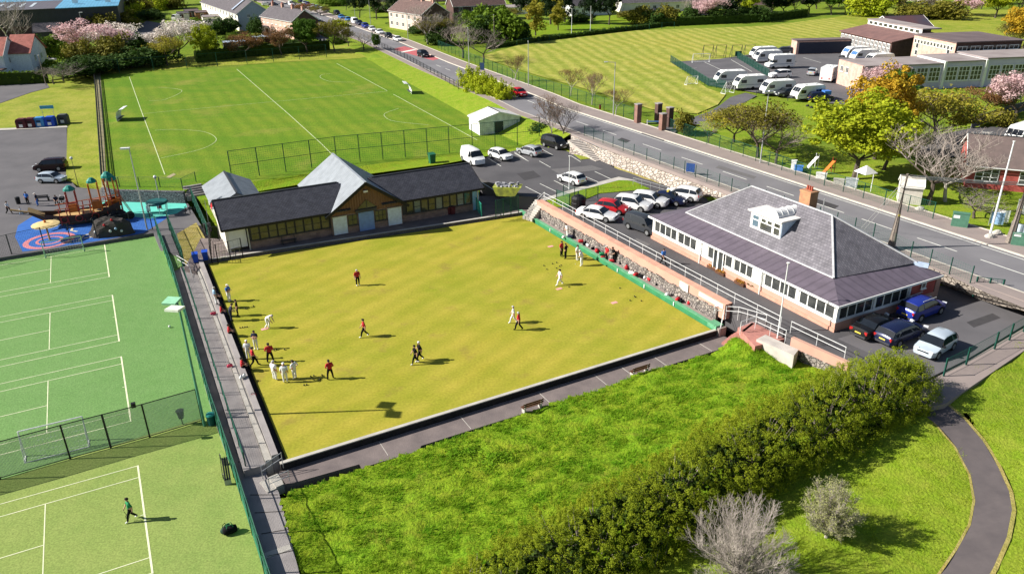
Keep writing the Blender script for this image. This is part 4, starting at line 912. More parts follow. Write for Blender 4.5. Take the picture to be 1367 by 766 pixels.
# grey hut behind the left wing
ht_ = thing('hut', 'small hut with grey ribbed metal roof behind the pavilion', 'hut', pv_.matrix_world.translation, 0)
ht_.location = g(325, 335, .24); ht_.rotation_euler = (0, 0, rad(26.2))
b = MB(); b.wall_xz([(-1.3, -.3), (3.9, -.3), (3.9, 2.4), (1.25, 3.8), (-1.3, 2.4)], 9.4, 18.8); b.build('wall', CREAMW, ht_)
b = MB()
for x_e in (-1.75, 4.3):
    v, f = slab([(x_e, 8.9, 2.45), (1.25, 8.9, 4.0), (1.25, 19.2, 4.0), (x_e, 19.2, 2.45)], .1); b.add(v, f)
hr = b.build('roof', SEAM, ht_)
b = MB(); b.bar((1.25, 8.9, 4.02), (1.25, 19.2, 4.02), .25, .05); b.build('ridge_flashing', DARKG, hr)

# ---------------- clubhouse
CLANG = 117.2
cl = frame_thing('clubhouse', 'pink walled clubhouse with big hipped slate roof and white windows', 'clubhouse', (1113, 443), 1.9, CLANG)
# local x: along the front towards the far end (0..24.1); local y: outwards from the front is +y, depth is negative y
b = MB(); b.box(0, 24.1, -12.0, 0, -.4, .82); b.build('wall', PINKW, cl)
b = MB(); b.box(-.08, 24.18, .002, .10, -.4, .32); b.build('plinth', mat('pink_plinth', (.56,.30,.22), .9), cl)
b = MB(); b.box(.35, 23.8, -11.7, -.35, .4, .55); b.build('inner_floor', mat('pale_floor', (.35,.32,.28), .6), cl)
b = MB(); b.box(3.2, 23.7, -11.6, -3.3, .55, 2.5); b.box(.05, 24.05, -11.95, -8.8, .82, 2.45); b.build('inner_wall', REDW, cl)
b = MB()
for x in (.12, 4.15, 8.2, 12.0, 15.6, 17.1, 20.1, 23.98):
    b.box(x-.12, x+.12, -.24, .0, .82, 2.42)
b.box(0, 24.1, -.26, .02, 2.28, 2.46); b.box(0, 24.1, -.25, .03, .80, .92)
b.box(8.25, 9.4, -.2, -.02, .92, 2.28); b.box(15.65, 17.0, -.2, -.02, .92, 2.28)
b.box(0, .24, -8.8, 0, 2.28, 2.45); b.box(-.03, .22, -8.8, 0, .80, .92)
for y in (-8.7, -4.4): b.box(0, .22, y-.1, y+.1, .92, 2.28)
b.build('window_posts', WHITE, cl)
cfs = Side(cl, (0, -.12, 0), (1,0,0), (0,1,0)); ces = Side(cl, (.10, 0, 0), (0,-1,0), (-1,0,0))
for x0, x1, n in ((.3, 4.0, 4), (4.3, 8.05, 4), (9.45, 11.9, 3), (17.15, 20.0, 3), (20.2, 23.85, 4)):
    cfs.window(x0, x1, .93, 2.27, WHITE, GLASS, n, 1, .10, sill=False)
cfs.window(12.1, 13.1, .93, 2.27, WHITE, GLASS, 1, 1, .10, sill=False); cfs.window(14.6, 15.5, .93, 2.27, WHITE, GLASS, 1, 1, .10, sill=False)
b = MB(); cfs.block(b, 13.15, 14.55, .06, 2.27, .14, .18); dr = b.build('glass_doors', GLASS, cl)
b = MB()
for x in (13.15, 13.80, 13.90, 14.45): cfs.block(b, x, x+.10, .06, 2.27, .181, .23)
cfs.block(b, 13.15, 14.55, 2.17, 2.27, .181, .225); cfs.block(b, 13.15, 14.55, .06, .3, .181, .226); b.build('frame', WHITE, dr)
for y0, y1 in ((.3, 4.2), (4.5, 8.5)): ces.window(y0, y1, .93, 2.27, WHITE, GLASS, 4, 1, .09, sill=False)
e2 = Side(cl, (0, 0, 0), (0,-1,0), (-1,0,0)); e2.window(10.0, 10.6, 1.55, 2.1, WHITE, GLASS, 1, 1, .08)
# furniture seen through the windows is left dark; white blinds at the sunny side
# skirt roof
b = MB(); E0 = 2.52; S0 = 3.10
v, f = slab([(-.35, .35, E0), (24.4, .35, E0), (21.8, -2.35, S0), (2.7, -2.35, S0)], .10); b.add(v, f)
v, f = slab([(24.4, .35, E0), (24.4, -12.2, E0), (21.8, -10.9, S0), (21.8, -2.35, S0)], .10); b.add(v, f)
sk = b.build('skirt_roof', SKIRT, cl)
b = MB(); v, f = slab([(-.35, -12.2, E0), (-.35, .35, E0), (2.7, -2.35, S0), (2.0, -11.0, S0)], .10); b.add(v, f); b.build('end_skirt_roof', SKIRT_Y, cl)
b = MB(); b.box(-.40, 24.45, .34, .42, E0-.18, E0+.0); b.build('fascia', WHITE, cl); MB().box(-.42, -.34, -12.2, .335, E0-.18, E0).build('fascia', WHITE, cl)
# slate roof: hips at both ends
RZc, RY = 6.55, -6.5
FL, FRr = (21.8, -2.35, S0+.05), (2.75, -2.35, S0+.05); BL, BR = (21.8, -11.2, S0+.05), (1.6, -11.2, S0+.05); KL, KR = (17.2, RY, RZc), (7.3, RY, RZc)
b = MB()
for poly in ([FRr, FL, KL, KR], [BR, FRr, KR], [FL, BL, KL], [BL, BR, KR, KL]):
    v, f = slab(poly, .14); b.add(v, f)
sr = b.build('slate_roof', SLATE2, cl)
b = MB()
for p, q in ((FRr, KR), (KR, KL), (KL, FL), (FRr, FL)): b.bar(Vector(p)+Vector((0,0,.04)), Vector(q)+Vector((0,0,.04)), .15, .08)
b.bar(Vector(KR)+Vector((0,0,.05)), Vector(BR)+Vector((0,0,.05)), .22, .10)
b.build('hip_trim', mat('white_trim', (.58,.58,.60), .6), sr)
# rear wing with its own ridge
b = MB(); v, f = slab([(3.0, -11.0, 3.4), (9.8, -11.0, 3.4), (9.8, -7.4, 5.7), (6.4, -7.4, 5.7)], .14); b.add(v, f)
v, f = slab([(9.8, -11.2, 3.1), (14, -11.2, 3.1), (14, -8.2, 5.4), (9.8, -8.2, 5.4)], .14); b.add(v, f); b.build('rear_roof', SLATE, cl)
b = MB(); b.box(0, 24, -12.6, -12.01, -.3, 2.4); b.build('rear_wall', BRICKR, cl)
b = MB(); b.obox((1.6, -11.2, 3.05), 1.9, .5, .3, .5); b.build('valley_gutter', mat('pale_lead', (.45,.55,.70), .5), cl)
c_ = chimney(cl, 11.0, -7.5, 5.6, 7.7, mat('chimney_render', (.46,.25,.13), .9, (.34,.17,.10), 2), 3, 1.25)
b = MB(); b.tube((9.6, -8.0, 6.0), (9.6, -8.0, 7.2), .05); b.build('vent_pipe', GALV, cl)
# dormer with barrel skylight
b = MB(); b.box(10.0, 13.8, -6.3, -3.4, 3.5, 5.6); b.build('dormer', WHITE, cl)
dmr = bpy.data.objects['dormer']
b = MB(); b.box(9.75, 14.05, -6.6, -3.15, 5.6, 5.74); b.build('dormer_roof', mat('dormer_felt', (.72,.70,.68), .7), dmr)
b = MB(); r_ = .62; n_ = 10; pts_ = [(11.3+r_*1.05*math.cos(math.pi*k/n_), 5.74+r_*math.sin(math.pi*k/n_)) for k in range(n_+1)]
b.wall_xz(pts_, -7.2, -3.6)
for yy in (-7.0, -6.3, -5.6, -4.9, -4.2, -3.62): b.wall_xz([(11.3+(x-11.3)*1.06, 5.74+(z-5.74)*1.06) for x, z in pts_], yy, yy+.05)
b.build('barrel_skylight', mat('skylight_plastic', (.80,.80,.80), .3), dmr, smooth=False)
ds = Side(dmr, (0, -3.4, 0), (1,0,0), (0,1,0))
for x0, x1, z0, z1, gm2 in ((12.8, 13.5, 4.25, 4.85, GLASS_L), (12.8, 13.5, 4.97, 5.3, GLASS_L), (11.1, 12.5, 4.2, 4.85, GLASS), (11.9, 12.4, 4.97, 5.25, GLASS), (11.15, 11.65, 4.97, 5.25, GLASS), (10.15, 10.8, 4.25, 4.85, GLASS), (10.15, 10.8, 4.97, 5.3, GLASS)):
    b = MB(); ds.block(b, x0, x1, z0, z1, .004, .03); b.build('pane', gm2, dmr)
b = MB(); b.box(9.94, 9.997, -6.2, -3.45, 3.5, 5.55); b.build('cheek', mat('pale_blue_cheek', (.55,.66,.80), .6), dmr)
b = MB(); b.tube((8.25, .12, .9), (8.25, .12, 2.4), .06); b.tube((8.25, .14, 0), (8.25, .14, .9), .06); b.tube((16.4, .12, 0), (16.4, .12, 2.4), .06); b.build('drainpipe', WHITE, cl)

# ---------------- changing shed by the pitch
sd = frame_thing('block_shed', 'white block shed with pale gabled roof at the pitch corner', 'shed', (694, 174), (PITCHPLANE[0], PITCHPLANE[1]), 24)
gable_house(sd, 4.6, 7.2, 2.3, 3.3, BLOCKW, mat('pale_corrugated', (.74,.73,.70), .6, (.58,.55,.52), 1.5), .15)
sd.rotation_euler.z = rad(24+90); 
s_ = sides(sd, 4.6, 7.2)
# the building's long side runs away from us along local x after the turn
for o in list(sd.children): bpy.data.objects.remove(o) if False else None
s_['left'].door(2.6, 4.2, 1.9, DARKG)

# ---------------- school
sc = frame_thing('school', 'long flat roofed school with pale window bays and pink brick end', 'school', (1146.5, 122), ROAD_Z+.05, 7.0)
b = MB(); b.box(0, .45, 0, 8.6, -.3, 4.55); b.box(.45, 7.4, 8.2, 8.6, -.3, 4.5); b.build('end_wall', BRICKP, sc)
b = MB()
for x0, x1, h in ((.46, 16.1, 4.35), (16.4, 24.5, 4.65), (24.9, 46, 5.0)): b.box(x0, x1, 0, 8.0, -.3, h)
b.build('wall', mat('pale_school_panel', (.60,.55,.76), .8, (.52,.48,.68), .6), sc)
b = MB()
for x0, x1, h in ((.3, 16.1, 4.36), (16.2, 24.6, 4.66), (24.7, 46.2, 5.01)): b.box(x0, x1, -.25, 8.9, h, h+.22)
b.build('roof', FLATROOF, sc)
for x in (16.25, 24.65): MB().box(x-.22, x+.22, -.45, 8.2, -.2, 4.9).build('fin_wall', WHITE, sc)
sf = Side(sc, (0, 0, 0), (1,0,0), (0,-1,0))
for x0 in (.7, 3.2, 5.8, 8.3, 10.9, 13.4, 16.9, 19.4, 21.9, 25.6, 28.2, 30.8, 33.4, 36.0, 38.6): sf.window(x0, x0+2.25, 1.25, 3.85, WHITE, GLASS, 3, 3, .11)
se = Side(sc, (0, 8.6, 0), (0,-1,0), (-1,0,0))
for a in (1.0, 3.0): se.window(a, a+1.0, 2.5, 3.6, WHITE, GLASS, 2, 1, .08)
# brick block behind
sb2 = frame_thing('brick_hall', 'dark red brick hall with pale window band behind the school', 'hall', (1268, 103), ROAD_Z+.05, 7.0)
b = MB(); b.box(0, 14.5, 0, 14, -.3, 4.9); b.box(0, .3, 0, 14, 4.9, 6.6); b.box(.3, 14.5, .3, 14, 5.95, 6.6); b.build('wall', BRICKD, sb2)
b = MB(); b.box(-.12, -.002, 0, 14, -.3, 6.6); b.build('end_wall', BRICKP, sb2)
b = MB(); b.box(-.3, 14.8, -.3, 14.3, 6.6, 6.82); b.build('roof', FLATDARK, sb2)
b = MB(); b.box(.4, 14.4, .25, .55, 4.9, 5.95); b.build('clerestory', GLASS, sb2)
s2 = Side(sb2, (0, .25, 0), (1,0,0), (0,-1,0))
for k in range(5): s2.window(.5+k*2.8, .5+k*2.8+2.1, 5.0, 5.9, WHITE, GLASS, 2, 1, .12)
s2 = Side(sb2, (-.12, 14, 0), (0,-1,0), (-1,0,0))
for k in range(12): s2.window(.4+k*1.1, .4+k*1.1+.85, 5.0, 5.9, WHITE, GLASS, 1, 1, .12, sill=False)
for k in range(3): s2.window(1.2, 2.2, 1.2+k*1.4, 2.3+k*1.4, WHITE, GLASS, 1, 1, .1, sill=False); s2.window(11.6, 12.6, 1.2+k*1.4, 2.3+k*1.4, WHITE, GLASS, 1, 1, .1, sill=False)
s2.door(9.4, 10.6, 3.0, WOOD)
hs2 = frame_thing('sawtooth_hall', 'brown sloped roof hall with rows of tall white windows', 'hall', (1186, 85), ROAD_Z+.05, 7.0)
b = MB(); b.wall_xz([(0, -.3), (10, -.3), (10, 6.2), (6.8, 7.0), (6.8, 5.9), (0, 4.6)], 0, 22); b.build('wall', BRICKD, hs2)
b = MB(); v, f = slab([(-.4, -.4, 4.62), (6.75, -.4, 5.95), (6.75, 22.4, 5.95), (-.4, 22.4, 4.62)], .2); b.add(v, f); b.build('roof', mat('brown_roof', (.20,.11,.10), .8, (.15,.085,.08), .6), hs2)
b = MB(); b.box(6.5, 11, -.3, 22.3, 7.0, 7.25); b.build('upper_roof', FLATROOF, hs2)
s2 = Side(hs2, (0, 22, 0), (0,-1,0), (-1,0,0))
for k in range(13): s2.window(.3+k*1.66, .3+k*1.66+1.25, 1.2, 4.1, WHITE, GLASS, 2, 3, .14, sill=False)
b = MB(); b.box(6.62, 6.78, 0, 22, 6.0, 6.98); b.build('clerestory', WHITE, hs2)
for k in range(10): b = MB(); b.box(6.56, 6.615, 1+k*2.1, 2.3+k*2.1, 6.2, 6.8); b.build('pane', GLASS, hs2)
sh3 = frame_thing('solar_hall', 'low hall with dark panelled roof at back of school', 'hall', (1188, 58), ROAD_Z, 7.0)
gable_house(sh3, 11, 10, 4.0, 6.2, BRICKD, mat('maroon_roof', (.10,.05,.055), .6, (.06,.055,.075), .2), .4)
sides(sh3, 11, 10)['front'].window(2, 4.5, 1.5, 3.2)
st3 = frame_thing('dark_store', 'long dark sided store shed at edge of the school yard', 'shed', (1062, 73), ROAD_Z+.05, 4.0)
b = MB(); b.box(0, 13.5, 0, 3.2, -.2, 3.1); b.build('wall', BRICKP, st3)
b = MB(); b.box(.6, 13.4, -.06, -.002, .1, 2.75); b.build('shutter', mat('dark_blue_shutter', (.022,.028,.055), .5), st3)
b = MB(); b.box(-.15, 13.7, -.2, 3.4, 3.1, 3.28); b.build('roof', FLATDARK, st3)
st4 = frame_thing('open_shelter', 'brown open timber shelter beside the dark store shed', 'shelter', (1101, 69), ROAD_Z+.05, 7.0)
b = MB()
for k in range(7): b.box(k*1.7, k*1.7+.16, 0, .16, -.2, 2.6)
b.box(0, 10.4, 2.4, 2.6, -.2, 2.5); b.build('posts', WOOD, st4)
b = MB(); b.box(-.2, 10.6, -.3, 2.8, 2.6, 2.76); b.build('roof', FLATDARK, st4)
# ---------------- red bungalow on the right
rbg = frame_thing('red_bungalow', 'red walled bungalow with long brown roof behind bare tree', 'bungalow', (1287, 250), ROAD_Z+.05, -24)
gable_house(rbg, 26, 9.5, 2.9, 5.2, REDW, mat('mossy_brown_roof', (.17,.125,.115), .9, (.11,.085,.08), 1.0, 1, .3, 12), .45)
s_ = sides(rbg, 26, 9.5)
for a in (.8, 5.2, 9.6, 14, 18.4): s_['front'].window(a, a+2.4, .95, 2.45, WHITE, GLASS, 3, 3, .09)
# ---------------- the town
def win_row(s, xs_, z0, z1, w=1.2, gm=None, fm=None, nv=2):
    for x in xs_: s.window(x, x+w, z0, z1, fm or WHITE, gm or GLASS, nv, 1, .09)
def house(name, label, px, ang, L, W, eave, ridge, wm, rm, z=3.2, front=(), front2=(), left=(), right=(), door=None, chim=(), cat='house', winw=1.3, gm=None):
    h = frame_thing(name, label, cat, px, z, ang); gable_house(h, L, W, eave, ridge, wm, rm, .35); s = sides(h, L, W)
    win_row(s['front'], front, .9, 2.2, winw, gm)
    if eave > 4: win_row(s['front'], front2 or front, 3.5, 4.7, winw, gm); win_row(s['left'], left, 3.5, 4.7, winw, gm); win_row(s['right'], right, 3.5, 4.7, winw, gm)
    win_row(s['left'], left, .9, 2.2, winw, gm); win_row(s['right'], right, .9, 2.2, winw, gm)
    if door is not None: s['front'].door(door, door+1, 2.1, WOOD)
    for x in chim: chimney(h, x, W/2, ridge-.5, ridge+1.1, BRICKR, 2, .9)
    return h, s
# white terrace, gable end towards us: local x runs away
h_, s_ = house('white_terrace', 'long white terrace with grey tiled roof and blue grey gable', (328.6, 42.5), 120, 62, 10.5, 5.4, 9.0, CREAMW, TILE_G, 3.2, chim=(9, 20, 31, 42, 53))
win_row(s_['back'], [3+k*4.6 for k in range(13)], 3.6, 4.8, 1.4); win_row(s_['back'], [2.2+k*4.6 for k in range(13)], 1, 2.2, 1.4)
gw_ = MB(); gw_.wall_yz([(0, -.2), (10.5, -.2), (10.5, 5.3), (5.25, 8.8), (0, 5.3)], -.03, -.005); gw_.build('gable_wall', BLUEGREY, h_)
s_['left'].window(3.0, 4.0, 4.0, 5.0)
h_.location = g(363, 38.8, 3.2); h_.rotation_euler.z = rad(120)
sp_ = MB(); v, f = slab([(7.5, 10.2, 5.95), (9.5, 10.2, 5.95), (9.5, 5.8, 8.9), (7.5, 5.8, 8.9)], .05); sp_.add(v, f); sp_.xf(Matrix.Translation((0,0,.16))); sp_.build('solar_panels', mat('pale_solar', (.40,.45,.55), .3), h_)
h_, s_ = house('brown_terrace', 'pink and brown brick terrace with stepped grey roofs beyond the pitch', (427, 50), 128, 24, 8.2, 5.2, 8.0, BRICKD, TILE_G, 3.2, chim=(.8, 8, 15.5, 23))
win_row(s_['back'], [1.5+k*3.2 for k in range(7)], 3.4, 4.7, 1.3); win_row(s_['back'], [1.5+k*3.2 for k in range(7)], .9, 2.2, 1.3)
bw_ = MB(); bw_.box(.05, 23.95, 8.21, 8.24, -.2, 5.1); bw_.build('pink_front', BRICKP, h_)
house('brown_gable_house', 'brown roofed pale fronted terrace with dark gable right of road', (601, 41), 125, 22, 10, 5.4, 8.6, BRICKD, TILE_B, 3.3, chim=(1, 8, 15, 21), left=(2, 6))
h_ = bpy.data.objects['brown_gable_house']; fw_ = MB(); fw_.box(.05, 21.95, 10.01, 10.04, -.2, 5.3); fw_.build('pale_front', mat('pale_pink_render', (.66,.52,.46), .85), h_)
ss = Side(h_, (22, 10.04, 0), (-1,0,0), (0,1,0)); win_row(ss, [1.2, 5, 9, 13, 17], 3.4, 4.7, 1.4); win_row(ss, [1.2, 5, 9, 13, 17], .9, 2.2, 1.4)
house('brown_rear_house', 'dark brown house with wide roof behind the brown gable', (606, 30), 20, 19, 9, 5.2, 8.6, BRICKD, TILE_B, 3.3, front=(2, 6.5, 11, 15), chim=(2, 17))
house('blue_gable_house', 'pale blue gabled house beside flat garage right of road', (638, 15), 28, 9, 12, 4.6, 8.2, LBLUE, TILE_B, 3.3, front=(1.5,), chim=())
house('white_lean_house', 'white low garage with flat roof beside the blue house', (668, 20), 10, 12, 6, 2.5, 3.1, WHITE, FLATROOF, 3.3, front=(2, 7))
house('grey_roof_house', 'white house with grey roof behind two dark conifers', (763, 22), 20, 16, 10, 3.6, 7.2, WHITE, TILE_G, 3.35, front=(1.5, 4, 10), chim=(3,))
house('white_wall_house', 'bright white house with long dark roof at the top', (830, 17), 8, 26, 9, 3.4, 6.2, CREAMW, TILE_G, 3.35, left=(3,), front=(8, 12, 17, 21), chim=(12,))
house('dark_roof_house', 'low house with dark roof behind pink blossom tree', (905, 13), 5, 22, 9, 3.0, 5.6, CREAMW, TILE_B, 3.35, front=(2, 6, 11, 16), chim=(11,))
house('cream_corner_house', 'small cream house with white windows among trees top right', (982, 19), 8, 14, 8, 3.0, 5.6, CREAMW, TILE_B, 3.35, front=(1.5, 5, 9), chim=(7,))
house('far_white_house', 'far white house with red roof beyond the parked cars', (460, -2), 30, 14, 9, 5, 8, CREAMW, TILE_R, 3.3, front=(2, 6, 10))
house('far_pink_house', 'far pink fronted house with brown roof at top edge', (535, 2), 20, 16, 9, 5, 8, BRICKP, TILE_B, 3.3, front=(2, 6, 11), chim=(8,))
house('far_terrace', 'far grey roofed terrace at the top left skyline', (215, -2), 10, 34, 9, 5, 8, BRICKR, TILE_G, 3.2, front=(2, 8, 14, 20, 26), chim=(8, 24))
# back garden sheds and lean-tos behind the white terrace
def shed(name, label, px, ang, L, W, h, wm, rm, z=3.2, cat='shed', pitch=.5):
    t = frame_thing(name, label, cat, px, z, ang); gable_house(t, L, W, h, h+pitch, wm, rm, .15, verge=DARKG); sides(t, L, W)['front'].door(L*.3, L*.3+.9, 1.9, WOOD); return t
shed('garden_shed', 'small white garden shed behind the white terrace', (238, 27), 25, 4, 4, 2.2, CREAMW, TILE_G)
shed('garden_shed', 'black roofed shed in row behind the white terrace', (248, 24), 25, 5, 4, 2.3, DARKG, FLATDARK)
shed('garden_shed', 'brown timber shed beside the terrace back gardens', (262, 26), 25, 6, 4, 2.3, WOODL, FLATDARK)
shed('garden_shed', 'grey flat shed nearest the terrace back wall', (272, 33), 25, 6, 4, 2.4, CREAMW, FLATROOF)
shed('garden_garage', 'white gabled garage among dark shrubs below terrace', (276, 40), 30, 5, 5, 2.3, CREAMW, TILE_G, cat='garage')
shed('garden_garage', 'long dark garage behind treeline left of brown terrace', (300, 70), 22, 9, 4, 2.4, DARKG, mat('pale_blue_roof', (.42,.50,.60), .6), cat='garage', pitch=.2)
shed('garden_garage', 'low maroon garage between orange tree and brown terrace', (338, 62), 22, 8, 4, 2.3, mat('maroon_boards', (.10,.03,.03), .8), mat('pale_blue_roof', (.42,.50,.60)), cat='garage', pitch=.2)
shed('garden_porch', 'white lean-to porch against grey gable of the terrace', (350, 47), 28, 4, 3, 2.4, WHITE, FLATROOF, cat='porch', pitch=.2)
# white house with red roof, far left
h_, s_ = house('red_roof_house', 'white house with red tiled roof behind clipped hedge', (-108, 112), 8, 19, 8.5, 5.6, 9.0, mat('blue_white_render', (.70,.76,.86), .8), TILE_R, 2.4, front=(9, 14.5), right=(2.5,), chim=(10,))
ex_ = MB(); ex_.wall_yz([(3.0, -.3), (12, -.3), (12, 5.6), (7.5, 9.0), (3.0, 5.6)], 19.01, 23.5); ex_.build('wing_wall', mat('blue_white_render', (.7,.76,.86)), h_)
er_ = MB()
for y_e in (2.6, 12.4):
    v, f = slab([(18.5, y_e, 5.45), (23.9, y_e, 5.45), (23.9, 7.5, 9.15), (18.5, 7.5, 9.15)], .14); er_.add(v, f)
er_.build('wing_roof', TILE_R, h_)
w2 = Side(h_, (23.5, 3.0, 0), (0,1,0), (1,0,0)); win_row(w2, (2, 5.5), 3.5, 4.8, 1.0, GLASS_L); win_row(w2, (2, 5.5), 1, 2.2, 1.0, GLASS_L)
po = MB(); po.box(12.5, 18.8, -2.2, -.01, -.3, 2.5); po.build('porch', WHITE, h_); po = MB(); po.box(12.2, 19.1, -2.5, .1, 2.5, 2.72); po.build('porch_roof', TILE_B, h_)
Side(h_, (12.5, -2.2, 0), (1,0,0), (0,-1,0)).window(1.6, 5.4, .3, 2.1, WHITE, GLASS_L, 4, 2, .09)
fx = frame_thing('blue_roof_factory', 'dark clad factory with bright blue sheet roof', 'factory', (40, 50), 3.2, 22.5)
b = MB(); b.box(-20, 27, 0, 70, -.3, 8.2); b.build('wall', CLAD, fx)
b = MB(); b.box(-19.9, 26.9, -.08, -.002, -.3, 3.4); b.build('brick_base', BRICKD, fx)
b = MB(); v, f = slab([(9, -.4, 8.3), (27.3, -.4, 8.3), (27.3, 70, 9.6), (9, 70, 9.6)], .2); b.add(v, f); v, f = slab([(-20.4, 30, 8.85), (8.98, 30, 8.85), (8.98, 70, 9.6), (-20.4, 70, 9.6)], .2); b.add(v, f); b.build('blue_roof', BLUEROOF, fx)
b = MB(); v, f = slab([(-20.4, -.4, 8.3), (8.98, -.4, 8.3), (8.98, 29.98, 8.85), (-20.4, 29.98, 8.85)], .2); b.add(v, f); gr2 = b.build('grey_roof', GREYROOF, fx)
b = MB()
for k in range(5): v, f = slab([(-12+k*3.2, 8, 8.52), (-11+k*3.2, 8, 8.52), (-11+k*3.2, 22, 8.78), (-12+k*3.2, 22, 8.78)], .05); b.add(v, f)
b.build('rooflights', mat('rooflight', (.55,.6,.65), .4), fx)
b = MB()
for x, y in ((14, 12), (20, 22), (24, 10), (16, 40)): b.obox((x, y, 9.4), 1.6, 1.2, 1.2)
b.tube((23, 30, 9), (23, 30, 12), .7, .7, 10); b.build('roof_vents', WHITE, fx)
shed('pitched_store', 'black store with grey pitched roof in front of factory', (48, 60), 24, 7, 8, 3.4, DARKG, TILE_G, cat='store', pitch=2.2)

for nm, lb, px, an, wm_, rm_ in (('far_villa', 'far white villa behind the wild scrub', (150, 3), 12, CREAMW, TILE_B), ('far_villa', 'far brick villa left of the long white terrace', (270, 1), 30, BRICKR, TILE_G), ('far_villa', 'far cream villa at the head of the street', (425, -1), 25, CREAMW, TILE_R), ('far_villa', 'far grey roofed villa behind the town green', (500, 3), 20, CREAMW, TILE_G), ('far_villa', 'far brick villa behind the brown rear house', (575, 3), 25, BRICKP, TILE_B), ('far_villa', 'far white villa above the blue gable house', (690, 5), 18, WHITE, TILE_G), ('far_villa', 'far brown roofed villa left of grey roof house', (730, 13), 15, CREAMW, TILE_B), ('far_villa', 'far white villa between pines and pink blossom', (880, 5), 8, WHITE, TILE_G)):
    house(nm, lb, px, an, 13, 8.5, 4.6, 7.6, wm_, rm_, 3.2, front=(1.5, 5, 9), chim=(6,))
# ================================================================ TREES, HEDGES, GRASS
def leafmat(name, c, c2, trans=.25, vary=.12): return mat(name, c, .75, c2, .9, 1.0, spec=.15, detail=5, vary=vary, trans=trans)
L_GREEN = leafmat('leaf_green', (.085,.165,.014), (.045,.105,.010)); L_LIME = leafmat('leaf_lime', (.44,.46,.020), (.25,.34,.014))
L_YELLOW = leafmat('leaf_orange', (.50,.29,.022), (.42,.30,.022)); L_OLIVE = leafmat('leaf_olive', (.215,.19,.025), (.14,.14,.018))
L_BUD = leafmat('leaf_bud_yellow', (.36,.30,.035), (.25,.25,.025)); L_DARK = leafmat('leaf_dark', (.022,.048,.014), (.014,.030,.010))
L_PINK = leafmat('blossom_pink', (.76,.54,.54), (.64,.43,.45)); L_WHITE = leafmat('blossom_white', (.82,.76,.70), (.70,.62,.57))
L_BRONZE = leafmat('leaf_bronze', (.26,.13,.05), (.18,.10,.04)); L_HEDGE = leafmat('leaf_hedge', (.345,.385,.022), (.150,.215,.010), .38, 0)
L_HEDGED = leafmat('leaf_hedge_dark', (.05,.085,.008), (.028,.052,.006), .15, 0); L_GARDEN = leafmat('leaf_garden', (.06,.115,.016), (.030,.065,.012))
L_CLIP = leafmat('leaf_clipped', (.15,.23,.015), (.09,.16,.012)); L_SAGE = leafmat('leaf_sage', (.46,.46,.20), (.34,.36,.13))
BARK = mat('bark', (.12,.095,.075), .95, (.07,.055,.045), 3); BARKP = mat('pale_bark', (.46,.42,.37), .95, (.28,.25,.22), 3); TWIG = mat('twig_brown', (.20,.145,.115), .95, (.13,.095,.08), 1.0)
TWIGP = mat('twig_pale', (.36,.315,.28), .95, (.22,.19,.17), 1.0); TWIGG = mat('twig_grey', (.30,.255,.225), .95, (.20,.165,.145), 1.0)
def leaves_np(rng, centers, radii, per, size, up=.35, flat=1.0, squash=.8):
    """leaf quads scattered in clumps; returns a mesh-ready pair"""
    C = np.repeat(np.array(centers), per, 0); Rr = np.repeat(np.array(radii), per)
    n = len(C); d = rng.normal(size=(n, 3)); d /= np.linalg.norm(d, axis=1)[:, None]
    rr = Rr*np.cbrt(rng.uniform(.25, 1.0, n)); P_ = C + d*rr[:, None]*np.array([1, 1, squash])
    nm = d*.8 + rng.normal(size=(n, 3))*.55 + np.array([0, 0, up]); nm /= np.linalg.norm(nm, axis=1)[:, None]
    t = np.cross(nm, rng.normal(size=(n, 3))); t /= np.linalg.norm(t, axis=1)[:, None]; b_ = np.cross(nm, t)
    s = size*rng.uniform(.6, 1.35, n)[:, None]
    V = np.stack([P_ - t*s*.62, P_ - b_*s*.42, P_ + t*s*.62, P_ + b_*s*.42], 1).reshape(-1, 3)
    return V, np.arange(4*n).reshape(-1, 4)
def np_mesh(name, V, F_, m):
    me = bpy.data.meshes.new(name); k = F_.shape[1]
    me.vertices.add(len(V)); me.vertices.foreach_set('co', V.astype(np.float32).ravel())
    me.loops.add(F_.size); me.loops.foreach_set('vertex_index', F_.astype(np.int32).ravel())
    me.polygons.add(len(F_)); me.polygons.foreach_set('loop_start', np.arange(0, F_.size, k, dtype=np.int32)); me.polygons.foreach_set('loop_total', np.full(len(F_), k, dtype=np.int32))
    me.materials.append(m); me.update(calc_edges=True); me.validate(); return me
